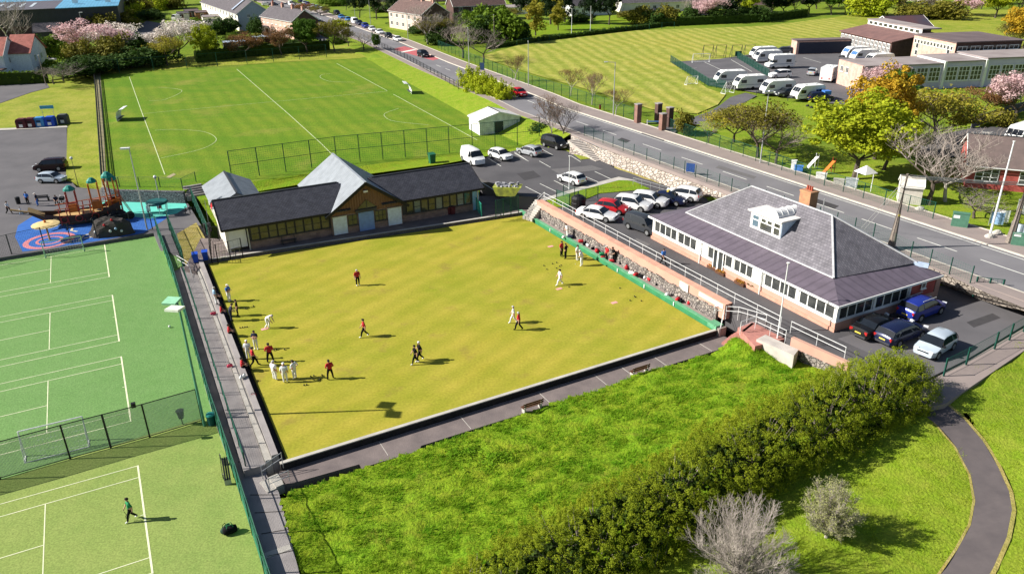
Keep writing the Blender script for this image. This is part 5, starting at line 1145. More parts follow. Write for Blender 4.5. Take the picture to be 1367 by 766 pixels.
def branch_tree(rnd, h, spread, levels=4, r0=.16, kids=(4, 6), trunk_h=.25, up=.5, fine=True, kink=.35, shrink=.66, last=(3, 5)):
    """recursive limbs; returns trunk MB, twig MB, list of tips"""
    tr, tw, tips = MB(), MB(), []
    def grow(p, d, L_, r, lev):
        segs = 3 if lev <= 1 else 2
        q = p
        for s in range(segs):
            d2 = (d + Vector((rnd.uniform(-1, 1), rnd.uniform(-1, 1), rnd.uniform(-.6, .9)))*kink*.5).normalized()
            e = q + d2*(L_/segs); rr = r*(1-.25*(s+1)/segs)
            (tr if lev <= 1 else tw).tube(q, e, r*(1-.25*s/segs), rr, 6 if lev == 0 else (4 if lev == 1 else 3), cap=False)
            if lev < levels and lev > 0 and s < segs-1 and rnd.random() < .8:
                sd = (d2 + Vector((rnd.uniform(-1, 1), rnd.uniform(-1, 1), rnd.uniform(-.3, .7)))*.9).normalized(); grow(e, sd, L_*shrink*rnd.uniform(.6, 1), rr*.55, lev+1)
            q, d = e, d2
        if lev >= levels: tips.append(q); return
        n = rnd.randint(*kids) if lev < levels-1 else rnd.randint(*last)
        a0 = rnd.uniform(0, 6.28)
        for k in range(n):
            a = a0 + 6.283*k/n + rnd.uniform(-.4, .4); el = rnd.uniform(.15, .9)
            side = Vector((math.cos(a)*spread, math.sin(a)*spread, up*el*1.6 + (.1 if lev else .3)))
            nd = (d*.55 + side).normalized() if lev else side.normalized()
            grow(q, nd, L_*(shrink if lev else (1/trunk_h-1)*.45)*rnd.uniform(.75, 1.1), r*(.55 if lev else .5), lev+1)
    grow(Vector((0, 0, -.2)), Vector((0, 0, 1)), h*trunk_h, r0, 0)
    return tr, tw, tips
PROTO = {}
def proto(kind, var):
    """mesh set for a tree kind about 8 m tall and 7 m wide: [(part name, mesh)]"""
    key = (kind, var)
    if key in PROTO: return PROTO[key]
    rnd = random.Random(hash(kind) % 1000 * 0 + sum(map(ord, kind))*7 + var); rng = np.random.default_rng(sum(map(ord, kind))*13 + var)
    def crown(nc, rx, rz, zc, rc, per, size, hollow=.45, **k):
        d = rng.normal(size=(nc, 3)); d /= np.linalg.norm(d, axis=1)[:, None]
        rr = rng.uniform(hollow, 1, nc)**.6
        lob = 1 + .22*np.sin(3*np.arctan2(d[:, 1], d[:, 0]) + var*2) + .15*rng.normal(size=nc)
        c = d*np.array([rx, rx, rz])*(rr*lob)[:, None] + np.array([0, 0, zc])
        c[:, 2] = np.maximum(c[:, 2], zc - rz*.8)
        return leaves_np(rng, c, rc*rng.uniform(.6, 1.3, nc), per, size, **k)
    out = []
    bm_ = dict(broad=L_GREEN, lime=L_LIME, orange=L_YELLOW, olive=L_OLIVE, bud=L_BUD, dark=L_DARK, garden=L_GARDEN, bronze=L_BRONZE, sage=L_SAGE)
    if kind in ('broad', 'lime', 'dark', 'orange'):
        tr, tw, tips = branch_tree(rnd, 7.0, .9, 2, .20, (4, 5), .28)
        out.append(('trunk', tr.mesh('trunk', BARK))); 
        V, F_ = crown(170, 3.0, 2.8, 5.2, .62, 75, .21)
        out.append(('crown', np_mesh('crown', V, F_, bm_[kind])))
    elif kind in ('olive', 'bud', 'bronze', 'sage'):
        tr, tw, tips = branch_tree(rnd, 7.0, 1.0, 4, .17, (4, 5), .24)
        out.append(('trunk', tr.mesh('trunk', BARK))); out.append(('twigs', tw.mesh('twigs', TWIG)))
        tp = np.array([tuple(t) for t in tips]); c = tp[rng.choice(len(tp), min(260, len(tp)), replace=False)]
        V, F_ = leaves_np(rng, c, np.full(len(c), .55), 22, .17)
        out.append(('crown', np_mesh('crown', V, F_, bm_[kind])))
    elif kind in ('pink', 'white'):
        tr, tw, tips = branch_tree(rnd, 6.5, 1.05, 4, .16, (4, 5), .22)
        out.append(('trunk', tr.mesh('trunk', BARK))); out.append(('twigs', tw.mesh('twigs', TWIG)))
        tp = np.array([tuple(t) for t in tips]); c = tp[rng.choice(len(tp), min(300, len(tp)), replace=False)]
        V, F_ = leaves_np(rng, c, np.full(len(c), .5), 26, .17)
        out.append(('blossom', np_mesh('blossom', V, F_, L_PINK if kind == 'pink' else L_WHITE)))
    elif kind in ('bare', 'barepale', 'birch'):
        tr, tw, tips = branch_tree(rnd, 7.2, .85 if kind != 'birch' else .75, 5, .15, (3, 4), .26, up=.6, last=(2, 3))
        out.append(('trunk', tr.mesh('trunk', BARKP if kind != 'bare' else BARK))); out.append(('twigs', tw.mesh('twigs', {'bare': TWIGG, 'barepale': TWIGP, 'birch': TWIG}[kind])))
        if kind == 'birch':
            tp = np.array([tuple(t) for t in tips]); V, F_ = leaves_np(rng, tp[::2], np.full(len(tp[::2]), .3), 4, .10)
            out.append(('buds', np_mesh('buds', V, F_, L_BRONZE)))
    elif kind == 'conifer':
        tr = MB().tube((0, 0, -.2), (0, 0, 7), .18, .04); out.append(('trunk', tr.mesh('trunk', BARK)))
        z = rng.uniform(.12, 1, 110); a = rng.uniform(0, 6.28, 110); r_ = (1-z)**.8*2.3*rng.uniform(.5, 1, 110)
        c = np.stack([r_*np.cos(a), r_*np.sin(a), .6+z*7.4], 1); V, F_ = leaves_np(rng, c, .62*np.ones(110), 60, .24, up=.1)
        out.append(('crown', np_mesh('crown', V, F_, L_DARK)))
    elif kind == 'column':
        tr = MB().tube((0, 0, -.2), (0, 0, 5), .13, .04); out.append(('trunk', tr.mesh('trunk', BARK)))
        V, F_ = crown(70, 1.25, 3.3, 4.2, .6, 60, .22, .3); out.append(('crown', np_mesh('crown', V, F_, L_BUD)))
    elif kind in ('bush', 'limebush', 'dullbush', 'clipbush'):
        tr = MB()
        for k in range(6): a = k*1.05; tr.tube((.2*math.cos(a), .2*math.sin(a), -.1), (1.1*math.cos(a), 1.1*math.sin(a), 1.6), .05, .02, 4)
        out.append(('stems', tr.mesh('stems', BARK)))
        V, F_ = crown(60, 1.5, 1.15, 1.15, .55, 60, .19, .5)
        out.append(('foliage', np_mesh('foliage', V, F_, dict(bush=L_GARDEN, limebush=L_LIME, dullbush=L_OLIVE, clipbush=L_CLIP)[kind])))
    PROTO[key] = out; return out
def tree(kind, px, z, h, w, label, group=None, name=None, var=0, rz=None):
    base = 8.0 if kind not in ('bush', 'limebush', 'dullbush', 'clipbush') else 2.6
    wid = {'column': 2.9, 'conifer': 4.6}.get(kind, 7.0) if base == 8 else 3.6
    t = thing(name or {'bare': 'bare_tree', 'barepale': 'bare_tree', 'birch': 'birch_tree', 'pink': 'blossom_tree', 'white': 'blossom_tree', 'conifer': 'conifer', 'column': 'slender_tree'}.get(kind, 'shrub' if base < 8 else 'tree'), label,
              'shrub' if base < 8 else 'tree', g(px[0], px[1], z), rz if rz is not None else (px[0]*1.7+px[1]) % 6.28, group)
    for n_, me in proto(kind, var):
        o = link(n_, me, t); o.scale = (w/wid, w/wid, h/base)
    return t
PZ = 3.25; FZ = (PITCHPLANE[0]+.03, PITCHPLANE[1])
GA = 'spring trees along the far end of the pitch'
# treeline at the far end of the pitch
tree('bud', (224, 88), FZ, 9.5, 8.5, 'yellow budded tree nearest the white blossom by the pitch', GA, var=0)
tree('lime', (278, 81), FZ, 8.5, 7.5, 'yellow leafed tree in front of the pale blue garage roof', GA, var=0)
tree('bronze', (329, 77), FZ, 8.5, 8.5, 'orange bronze tree in front of the maroon garage', GA, var=0)
tree('bronze', (376, 74), FZ, 8.5, 8.0, 'orange tree before the pink front of brown terrace', GA, var=1)
tree('broad', (410, 70), FZ, 8.5, 8.5, 'fresh green tree covering the brown terrace gable', GA, var=0)
tree('olive', (447, 69), FZ, 10.5, 10.0, 'tall orange olive tree standing between terrace and road', GA, var=0)
tree('bare', (486, 68), FZ, 6.5, 8.5, 'brown bushy tree nearest the roadside railing')
tree('broad', (503, 68), FZ, 4.5, 2.8, 'small green upright tree beside the roadside railing', var=1)
tree('pink', (127, 82), 3.0, 13.5, 15, 'large pink blossom tree by the factory lane', var=0)
tree('white', (160, 78), 3.0, 12.5, 14, 'large white blossom tree behind the dark thicket', var=0)
tree('white', (194, 76), 3.0, 8.5, 8, 'small white blossom tree beside the grey yard', var=1)
tree('white', (238, 78), 3.0, 13.5, 14, 'wide white blossom tree near the back gardens', var=0, rz=2.0)
tree('dullbush', (155, 88), 3.0, 7.5, 10, 'dull olive thicket under the white blossom', name='thicket')
tree('bush', (180, 80), 3.0, 6.5, 9, 'dark green thicket between blossom trees', name='thicket', var=1)
tree('dullbush', (112, 90), 3.0, 6.5, 8, 'pale olive thicket at foot of the pink blossom', name='thicket', var=1)
tree('bare', (85, 108), 3.0, 4.5, 11, 'brown scrub thicket above the verge corner', name='thicket')
tree('bare', (72, 112), 2.8, 4.0, 9, 'bare brown scrub at lower end of the thicket', name='thicket', var=1)
tree('bush', (110, 100), 3.0, 4.0, 12, 'dark shaded scrub at head of the pitch boundary', name='thicket')
tree('bush', (135, 96), 3.0, 4.0, 11, 'dark scrub behind left end of goal end fence', name='thicket', var=1)
tree('bush', (175, 90), 3.0, 4.5, 12, 'dark scrub behind middle of goal end fence', name='thicket')
tree('bush', (205, 86), 3.0, 4.5, 12, 'dark scrub left of the yellow budded tree', name='thicket', var=1)
tree('garden', (62, 75), 2.8, 5.5, 7, 'dark garden tree beside the red roof house', name='tree') if False else None
tree('bush', (55, 80), 2.8, 6, 7, 'dark green garden shrub behind the red roof house')
tree('clipbush', (78, 78), 2.8, 6, 8, 'bright green garden shrub by the factory lane')
tree('clipbush', (68, 98), 2.6, 3.2, 4, 'bright green clipped shrub beside the parked white car')
tree('limebush', (52, 88), 2.6, 3, 4, 'small lime shrub behind the white house car')
tree('barepale', (12, 62), 2.8, 17, 15, 'big pale bare tree behind the red roof house', var=0)
tree('bare', (28, 66), 2.8, 13, 10, 'bare grey tree between red roof and black store', var=0)
# wood behind the blossom
k_ = 0
for x, y, kd, h, w in ((120, 8, 'lime', 14, 14), (160, 6, 'olive', 13, 14), (98, 4, 'lime', 15, 14), (140, 20, 'dullbush', 8, 16), (162, 26, 'limebush', 7, 15), (185, 20, 'dullbush', 7, 14), (205, 14, 'limebush', 6, 14), (228, 12, 'dullbush', 6, 12), (125, 34, 'clipbush', 6, 12), (140, 44, 'dullbush', 7, 11), (165, 40, 'dullbush', 6, 11), (200, 27, 'bush', 4, 10), (182, 2, 'dark', 11, 13), (70, 2, 'lime', 13, 13), (205, 0, 'broad', 12, 12)):
    lb = ['lime green tree at the right end of blue factory roof', 'olive tree at the very top above the scrub', 'lime tree behind the blue factory roof edge', 'grey green scrub mound right of the factory', 'lime scrub mound in middle of wild ground', 'olive scrub mound above the grey yard', 'lime scrub mound near the terrace lawn', 'olive scrub beside the narrow green lawn', 'bright scrub mound against factory wall', 'dull scrub mound behind the pink blossom', 'dull scrub mound above the white blossom', 'dark hedge scrub at head of the grey yard', 'dark tree at the top behind scrub mounds', 'lime tree above the blue factory roof', 'green tree at top left of back gardens'][k_]
    tree(kd, (x, y), 3.2, h, w, lb, 'wild trees and scrub right of the factory', var=k_ % 2); k_ += 1
# garden greenery behind the terraces
for i, (x, y, kd, h, w, lb) in enumerate(((292, 46, 'bush', 5, 9, 'dark ivy mound beside the white gabled garage'), (305, 44, 'bush', 5, 8, 'dark ivy mound against the terrace back'), (343, 48, 'bush', 6, 5, 'dark rounded bush under the grey gable'), (262, 36, 'clipbush', 3, 5, 'green garden bush between two sheds'), (285, 78, 'broad', 5, 4, 'small green tree beside yellow leafed tree'), (257, 44, 'clipbush', 2.5, 6, 'green hedge bush beside the narrow lawn'), (365, 6, 'broad', 9, 9, 'green tree beyond the white terrace gable'), (395, 12, 'bare', 9, 10, 'bare tree by the far end of the street'), (405, 20, 'bronze', 6, 8, 'bronze tree beside the brown terrace chimneys'), (428, 22, 'olive', 5, 7, 'olive roadside tree at the parking court'), (330, 2, 'dark', 8, 8, 'dark conifer clump above the white terrace'))):
    tree(kd, (x, y), 3.2, h, w, lb, 'garden greenery around the terraces', var=i % 2)
# right of the road
tree('barepale', (572, 60), 3.3, 12.5, 13, 'tall bare pale tree in front of the pink terrace', var=1)
tree('bare', (596, 62), 3.3, 12, 15, 'wide bare brown tree before the dark gable', var=0)
tree('bare', (618, 78), 3.3, 10, 13, 'bare brown tree behind green roadside fence', var=1)
tree('bare', (646, 84), 3.3, 9.5, 12, 'bare reddish tree at corner of the mown field', var=0, rz=1.0)
tree('bush', (655, 56), 3.3, 7.5, 13, 'dark lower evergreen mass beside the mown field', name='evergreen_clump')
tree('clipbush', (668, 56), 3.3, 9.5, 13, 'bright topped evergreen clump left of the blue sign', name='evergreen_clump')
tree('clipbush', (640, 52), 3.3, 9.5, 10, 'green evergreen clump behind the bare trees', name='evergreen_clump', var=1)
tree('bush', (692, 56), 3.3, 6, 8, 'rounded dark bush at edge of the green verge', name='evergreen_clump', var=1)
tree('dark', (704, 26), 3.3, 11, 9, 'dark garden tree behind the yellow slender tree', var=0)
tree('column', (715, 48), 3.3, 11, 5.5, 'slender yellow tree on the lawn by the evergreen clump', var=0)
tree('column', (745, 41), 3.3, 9, 4.5, 'slender yellow green tree in front of dark conifers', var=1)
tree('conifer', (735, 33), 3.3, 14, 9, 'tall dark conifer behind the slender trees', var=0)
tree('conifer', (754, 30), 3.3, 13, 8, 'dark conifer against the grey roof house', var=1)
tree('dark', (791, 33), 3.3, 13, 8, 'dark round pine left of the white wall', var=0)
tree('dark', (813, 34), 3.3, 12.5, 8.5, 'dark round pine next to bright white house', var=1)
for i, (x, y, kd, h, w, lb) in enumerate(((855, 33, 'dullbush', 6, 9, 'olive bush at head of the mown field'), (872, 34, 'bush', 5, 8, 'dark bush beside the olive bush'), (890, 33, 'dullbush', 6, 9, 'second olive bush before pink blossom'), (928, 30, 'bush', 5.5, 9, 'dark bush under the pink blossom tree'), (945, 30, 'pink', 11, 11, 'pink blossom tree at the top of field'), (960, 30, 'bush', 5, 9, 'dark hedge bush right of pink blossom'), (975, 28, 'dark', 11, 8, 'dark purple tree beside small cream house'), (985, 28, 'bush', 5, 9, 'dark hedge bush before small cream house'), (997, 24, 'lime', 10, 8, 'yellow green tree against small cream house'), (1010, 28, 'bush', 5, 10, 'dark hedge bush at corner of the field'), (918, 24, 'bare', 9, 9, 'bare tree left of pink blossom'), (1030, 22, 'dark', 9, 9, 'dark tree at edge of the far meadow'), (1046, 20, 'dark', 9, 10, 'broad dark tree left of lime thicket'), (1060, 20, 'bare', 9, 8, 'bare tree on the edge of shade'), (1080, 19, 'dark', 10, 10, 'dark tree at end of the shade'), (1110, 20, 'broad', 11, 10, 'dark green tree at start of meadow thicket'), (1128, 19, 'bare', 11, 10, 'bare olive tree in the meadow thicket'), (1160, 22, 'limebush', 9, 15, 'big lime thicket on the far meadow'), (1180, 22, 'olive', 11, 12, 'olive tree right of big lime thicket'), (1202, 20, 'bare', 11, 10, 'bare tree before far white blossom'), (1230, 18, 'white', 11, 12, 'far white blossom tree on the meadow'), (1222, 25, 'dullbush', 5, 14, 'pale scrub under the far white blossom'), (1262, 26, 'dullbush', 6, 14, 'pale scrub at foot of lilac blossom'), (1290, 22, 'pink', 10, 13, 'far lilac blossom tree on the meadow'), (1328, 25, 'lime', 11, 11, 'golden tree at top right of meadow'), (1310, 12, 'bare', 9, 12, 'bare trees behind the golden tree'), (1360, 10, 'white', 8, 12, 'far pale blossom in the top right corner'), (1365, 65, 'orange', 10, 11, 'orange tree right of the brick hall'), (1350, 64, 'olive', 8, 8, 'olive shrub tree beside the orange tree'))):
    tree(kd, (x, y), 3.3, h, w, lb, 'trees and bushes around the far field', var=i % 2)
for i, (x, y, kd, h, w, lb) in enumerate(((480, 24, 'dark', 11, 8, 'dark leafed tree on the town green'), (503, 26, 'dark', 13, 10, 'tallest dark tree on the town green'), (520, 28, 'bare', 11, 8, 'bare tree on the town green'), (531, 32, 'dark', 12, 7, 'narrow dark tree by pale terrace lawns'), (444, 8, 'clipbush', 3.5, 10, 'bright lime hedge by far parked cars'), (462, 14, 'broad', 6, 5, 'green tree at end of lime hedge'), (430, 2, 'broad', 7, 9, 'far green tree at the street head'), (548, 22, 'clipbush', 2.5, 12, 'clipped garden hedge before the pale terrace'), (541, 34, 'bush', 2.2, 12, 'dark garden hedge beside the town pavement'), (560, 45, 'bush', 2.4, 8, 'dark clipped hedge at pale terrace gate'), (585, 6, 'dark', 9, 12, 'dark trees behind the brown rear house'), (690, 16, 'dark', 8, 9, 'dark garden tree right of blue house'), (720, 12, 'clipbush', 4, 9, 'green garden bush behind the conifers'))):
    tree(kd, (x, y), 3.3, h, w, lb, 'town greenery beyond the road', var=i % 2)
tree('olive', (582, 58), 3.3, 9, 11, 'brown olive tree wedged between the two bare trees', var=1)
tree('bush', (588, 60), 3.3, 5, 8, 'dark ivy bush under the roadside bare trees', name='evergreen_clump')
rnd_ = random.Random(17)
for k in range(34):
    x = 20 + k*41 + rnd_.uniform(-14, 14); y = rnd_.uniform(1, 10)
    if 250 < x < 490 or 590 < x < 690: continue
    kd = rnd_.choice(('broad', 'dark', 'olive', 'bare', 'bud', 'garden_') if x < 700 else ('dark', 'bare', 'olive', 'broad', 'white'))
    kd = 'broad' if kd == 'garden_' else kd
    tree(kd, (x, y), 3.2, rnd_.uniform(9, 13), rnd_.uniform(9, 14), {'broad': 'distant green tree at the very top edge', 'dark': 'distant dark tree at the very top edge', 'olive': 'distant olive tree at the very top edge', 'bare': 'distant bare tree at the very top edge', 'bud': 'distant yellow budded tree at the very top edge', 'white': 'distant pale blossom tree at the very top edge'}[kd], 'distant trees along the top edge', var=k % 2)
for i, (x, y, kd, h, w, lb) in enumerate(((455, 36, 'limebush', 2.5, 6, 'lime shrub on the kerb behind parked cars'), (340, 60, 'dullbush', 3, 7, 'dull bush at foot of brown terrace front'), (312, 58, 'clipbush', 3, 6, 'green bush between dark garage and terrace'), (385, 66, 'bush', 3, 7, 'dark bush before the pink terrace front'), (452, 58, 'clipbush', 2.2, 6, 'green bush by the parking court entrance'), (465, 62, 'bare', 5, 7, 'brown sapling near the roadside railing end'), (622, 30, 'bush', 4, 8, 'dark shrub between brown houses and blue house'), (655, 34, 'clipbush', 4, 9, 'green shrub before white low garage'), (680, 34, 'olive', 7, 8, 'olive tree beside the white low garage'), (515, 16, 'bush', 2.5, 12, 'dark hedge across the town green'), (536, 14, 'broad', 7, 8, 'green tree before far pink house'), (578, 30, 'limebush', 3, 6, 'lime shrub at corner of pale fronted terrace'), (775, 30, 'bush', 3, 9, 'dark hedge before the grey roof house'), (840, 26, 'dullbush', 3, 8, 'brown hedge under the bright white house'), (1090, 12, 'olive', 10, 12, 'olive tree behind meadow thicket'), (1245, 10, 'bare', 10, 12, 'bare tree behind far white blossom'))):
    tree(kd, (x, y), 3.3, h, w, lb, 'garden greenery around the town', var=i % 2)
# roadside birches and the bushes left of the shed
tree('birch', (762, 127), 3.45, 6.5, 5.5, 'first pale trunked birch along the field fence', var=0)
tree('birch', (790, 139), 3.45, 6.5, 5.5, 'second pale birch beside the tall lamp post', var=1)
tree('birch', (822, 152), 3.45, 5.5, 5.0, 'birch immediately right of the tall lamp post', var=0, rz=3.0)
tree('birch', (687, 108), 3.45, 6, 5, 'birch by blue sign at field corner', var=1, rz=1)
for i, (x, y, h, w) in enumerate(((625, 121, 5.0, 3.6), (637, 128, 5.0, 4.4), (650, 131, 4.8, 4.4), (661, 134, 4.2, 3.6), (672, 138, 4.4, 3.6))):
    tree('limebush', (x, y), 2.6, h, w, ['tallest lime bush nearest the roadside railing', 'wide lime bush second from the railing', 'lime bush in middle of the roadside row', 'small lime bush near end of the row', 'last lime bush nearest the white shed'][i], 'lime bushes in a row beside the road', var=i % 2)
tree('birch', (738, 187), 2.0, 7.5, 6, 'pale stemmed tree beside the white shed', var=1)
tree('bare', (752, 188), 2.2, 7.5, 7.5, 'grey bare tree by the concrete stair', var=1)
tree('bush', (722, 181), 1.8, 2.2, 4, 'dark low shrub behind the white shed')
# right hand side gardens
tree('olive', (1012, 208), 3.5, 9.5, 10.5, 'yellow olive tree behind the tall roadside lamp', var=0)
tree('bud', (980, 190), 3.5, 7.0, 8.0, 'golden budded tree left of roadside lamp', var=1)
tree('bare', (1036, 218), 3.5, 8.0, 9.0, 'grey brown bare tree right of roadside lamp', var=0)
tree('dullbush', (912, 178), 3.5, 3.4, 3.6, 'small brown bush behind the brick gate pillars')
tree('bare', (946, 190), 3.5, 4.0, 3.6, 'small bare sapling inside the roadside fence', var=1)
tree('lime', (1140, 238), 3.6, 9.8, 12.5, 'big vivid lime tree overhanging the roadside gardens', var=1)
tree('lime', (1180, 226), 3.6, 7.5, 8.5, 'lime tree with orange cap rising behind it', var=0)
tree('orange', (1168, 210), 3.6, 11.0, 9.5, 'orange topped tree behind the lime tree', var=0)
tree('broad', (1195, 145), 3.5, 6.5, 6.5, 'rounded dark green tree before the school windows', var=1)
tree('pink', (1180, 128), 3.5, 7.5, 6.5, 'pink blossom tree before the first school bay', var=0)
tree('bud', (1243, 192), 3.5, 11, 13, 'wide spreading tree with yellow buds before the school', var=0)
tree('bronze', (1313, 155), 3.5, 6.5, 7, 'small orange tree on lawn right of school', var=0)
tree('pink', (1355, 160), 3.5, 10.5, 10, 'large pale pink blossom tree at the right edge', var=1)
tree('bush', (1344, 143), 3.5, 2.8, 3.5, 'small dark bush by the pale pink blossom')
tree('dullbush', (1335, 168), 3.5, 2.5, 4.5, 'low brown scrub beside the grey boards')
tree('bare', (1240, 272), 3.6, 11, 13, 'big bare grey tree in front of red bungalow', var=0)
tree('barepale', (1262, 268), 3.6, 9, 10, 'pale forked bare tree in front of bungalow', var=1)
tree('bare', (1300, 290), 3.6, 3.5, 8, 'low bare shrub under the bungalow windows', var=1)
tree('limebush', (1300, 240), 3.6, 1.6, 3, 'small lime shrub against the bungalow wall')
tree('bare', (1225, 205), 3.5, 7, 9, 'dark bare tree behind the bungalow roof end', var=0)
# near the camera: two small trees
def dome(rnd, rx, rz, z0, n, r0, side=.26, low=.1, droop=.0, trunk=True):
    """limbs radiating from a short stem to a dome, each with side branches and twigs; returns stem MB, twig MB and tips"""
    tr, tw, tips = MB(), MB(), []
    if trunk: tr.tube((0,0,-.3), (.03, .02, z0), r0, r0*.8, 8, cap=False)
    for k in range(n):
        zz = low + (1-low)*(k+.5)/n; a = k*2.39996 + rnd.uniform(-.3, .3); c = math.sqrt(max(0, 1-zz*zz)); e = rnd.uniform(.86, 1.02)
        end = Vector((c*rx*math.cos(a)*e, c*rx*math.sin(a)*e, z0 + zz*rz*e)); st = Vector((.06*math.cos(a), .06*math.sin(a), z0*rnd.uniform(.5, 1)))
        mid = st.lerp(end, .5) + Vector((0, 0, -.10*c*rx + .25*(1-c))); P_ = []
        for s_ in range(13):
            t = s_/12; q = st*(1-t)**2 + mid*2*t*(1-t) + end*t*t; P_.append(q + Vector((rnd.uniform(-1,1), rnd.uniform(-1,1), rnd.uniform(-1,1)))*.035*(1 if s_ else 0))
        for s_ in range(12):
            t = s_/12; (tr if s_ < 4 else tw).tube(P_[s_], P_[s_+1], r0*.27*(1-t)+.006, r0*.27*(1-t-1/12)+.006, 5 if s_ < 4 else 3, cap=False)
            if s_ >= 2:
                for _ in range(3):
                    d = (P_[s_+1]-P_[s_]).normalized(); o = Vector((rnd.uniform(-1,1), rnd.uniform(-1,1), rnd.uniform(-.5, 1))).normalized(); b = (d*.9 + o*.8 + Vector((0,0,.15))).normalized(); L_ = rnd.uniform(.5, 1.25)*(1.15-.5*t)*rx/2.9
                    q0 = P_[s_]; q1 = q0 + b*L_*.5; q2 = q1 + (b + Vector((rnd.uniform(-.3,.3), rnd.uniform(-.3,.3), .15))).normalized()*L_*.5; tw.tube(q0, q1, .011, .008, 3, cap=False); tw.tube(q1, q2, .008, .004, 3, cap=False); tips.append(q2)
                    for w in range(8):
                        f = rnd.uniform(.3, 1); p = q0.lerp(q2, f); v = (b*.8 + Vector((rnd.uniform(-1,1), rnd.uniform(-1,1), rnd.uniform(-.4, 1)))*.8).normalized(); m_ = p + v*rnd.uniform(.15, .38); tw.tube(p, m_, .006, .003, 3, cap=False); tips.append(m_)
    return tr, tw, tips
def near_tree():
    tr, tw, tips = dome(random.Random(5), 3.15, 4.9, 1.1, 40, .17, low=-.05)
    p = g(984, 782, -.5); t = thing('bare_tree', 'large pale leafless tree standing below the dark hedge', 'tree', (p.x, p.y, lawn_z(p.x, p.y)), 0)
    tr.build('trunk', BARKP, t, fix=False); tw.build('twigs', TWIGP, t, fix=False); return t
NT = near_tree()
def near_bush():
    tr, tw, tips = dome(random.Random(11), 1.75, 3.9, .35, 22, .12, low=.22)
    p = g(1102, 720, -.2); t = thing('budding_shrub', 'grey branched shrub with sparse sage leaves beside bare tree', 'shrub', (p.x, p.y, lawn_z(p.x, p.y)), 0)
    tr.build('trunk', BARKP, t, fix=False); tw.build('twigs', TWIGP, t, fix=False)
    rng = np.random.default_rng(4); tp = np.array([tuple(q) for q in tips]); V, F_ = leaves_np(rng, tp, np.full(len(tp), .09), 3, .05)
    link('leaves', np_mesh('leaves', V, F_, L_SAGE), t)
near_bush()
# the great hedge: a long leafy bank of foliage
HP = [g(*q, z) for q, z in (((600, 860), -.7), ((760, 756), -.3), ((880, 690), .1), ((985, 625), .45), ((1080, 580), .8), ((1150, 548), 1.1), ((1205, 528), 1.4))]
HW = [3.0, 3.0, 3.0, 3.0, 3.0, 3.1, 2.6]; HH = [3.3, 3.4, 3.5, 3.6, 3.8, 4.1, 3.3]
def hedge_main():
    rng = np.random.default_rng(21); cs, rs = [], []; cd, rd_ = [], []
    for i in range(len(HP)-1):
        L_ = (HP[i+1]-HP[i]).length; n = int(L_*110)
        d = (HP[i+1]-HP[i]); d.z = 0; d.normalize(); s = Vector((-d.y, d.x, 0))
        for _ in range(n):
            t = rng.uniform(); p = HP[i].lerp(HP[i+1], t); w = HW[i]*(1-t)+HW[i+1]*t; h = HH[i]*(1-t)+HH[i+1]*t
            a = rng.uniform(-.15, math.pi+.15); k = rng.uniform(.74, 1.04)*(1 + .20*noise.noise(Vector((p.x*.9, p.y*.9, a*1.9))))
            q = p + s*math.cos(a)*w*k + Vector((0, 0, max(.05, math.sin(a)*h*k)))
            cs.append(tuple(q)); rs.append(rng.uniform(.10, .26))
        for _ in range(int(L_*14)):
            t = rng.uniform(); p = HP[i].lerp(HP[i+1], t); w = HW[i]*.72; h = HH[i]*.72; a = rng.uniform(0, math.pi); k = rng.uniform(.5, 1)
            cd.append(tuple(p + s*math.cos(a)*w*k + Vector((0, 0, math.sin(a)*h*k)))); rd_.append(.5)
    # rounded far end
    e = HP[-1]
    for _ in range(260):
        a = rng.uniform(0, 6.28); el = rng.uniform(0, 1.5); k = rng.uniform(.75, 1.0)
        cs.append((e.x + 2.5*k*math.cos(a)*math.cos(el), e.y + 2.5*k*math.sin(a)*math.cos(el), e.z + 2.9*k*math.sin(el))); rs.append(rng.uniform(.2, .4))
    t = thing('hedge', 'huge rounded evergreen hedge running across the foreground lawn', 'hedge', (0, 0, 0))
    V, F_ = leaves_np(rng, cs, rs, 62, .058, up=.6, squash=1.25); link('foliage', np_mesh('foliage', V, F_, L_HEDGE), t)
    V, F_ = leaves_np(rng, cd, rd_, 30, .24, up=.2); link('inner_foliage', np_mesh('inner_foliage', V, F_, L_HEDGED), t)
    sb = MB(); rnd = random.Random(3)
    for c in cs[::9]:
        i = min(range(len(HP)), key=lambda k: (HP[k].x-c[0])**2 + (HP[k].y-c[1])**2)
        i2 = i+1 if i < len(HP)-1 else i-1; p = HP[i].lerp(HP[i2], rnd.uniform(0, .5)); sb.tube((p.x*.7+c[0]*.3, p.y*.7+c[1]*.3, p.z), c, .035, .008, 3, cap=False)
    sb.build('stems', TWIGG, t, fix=False)
    t.location = HP[0]
    for o in t.children: o.location = -HP[0]
hedge_main()
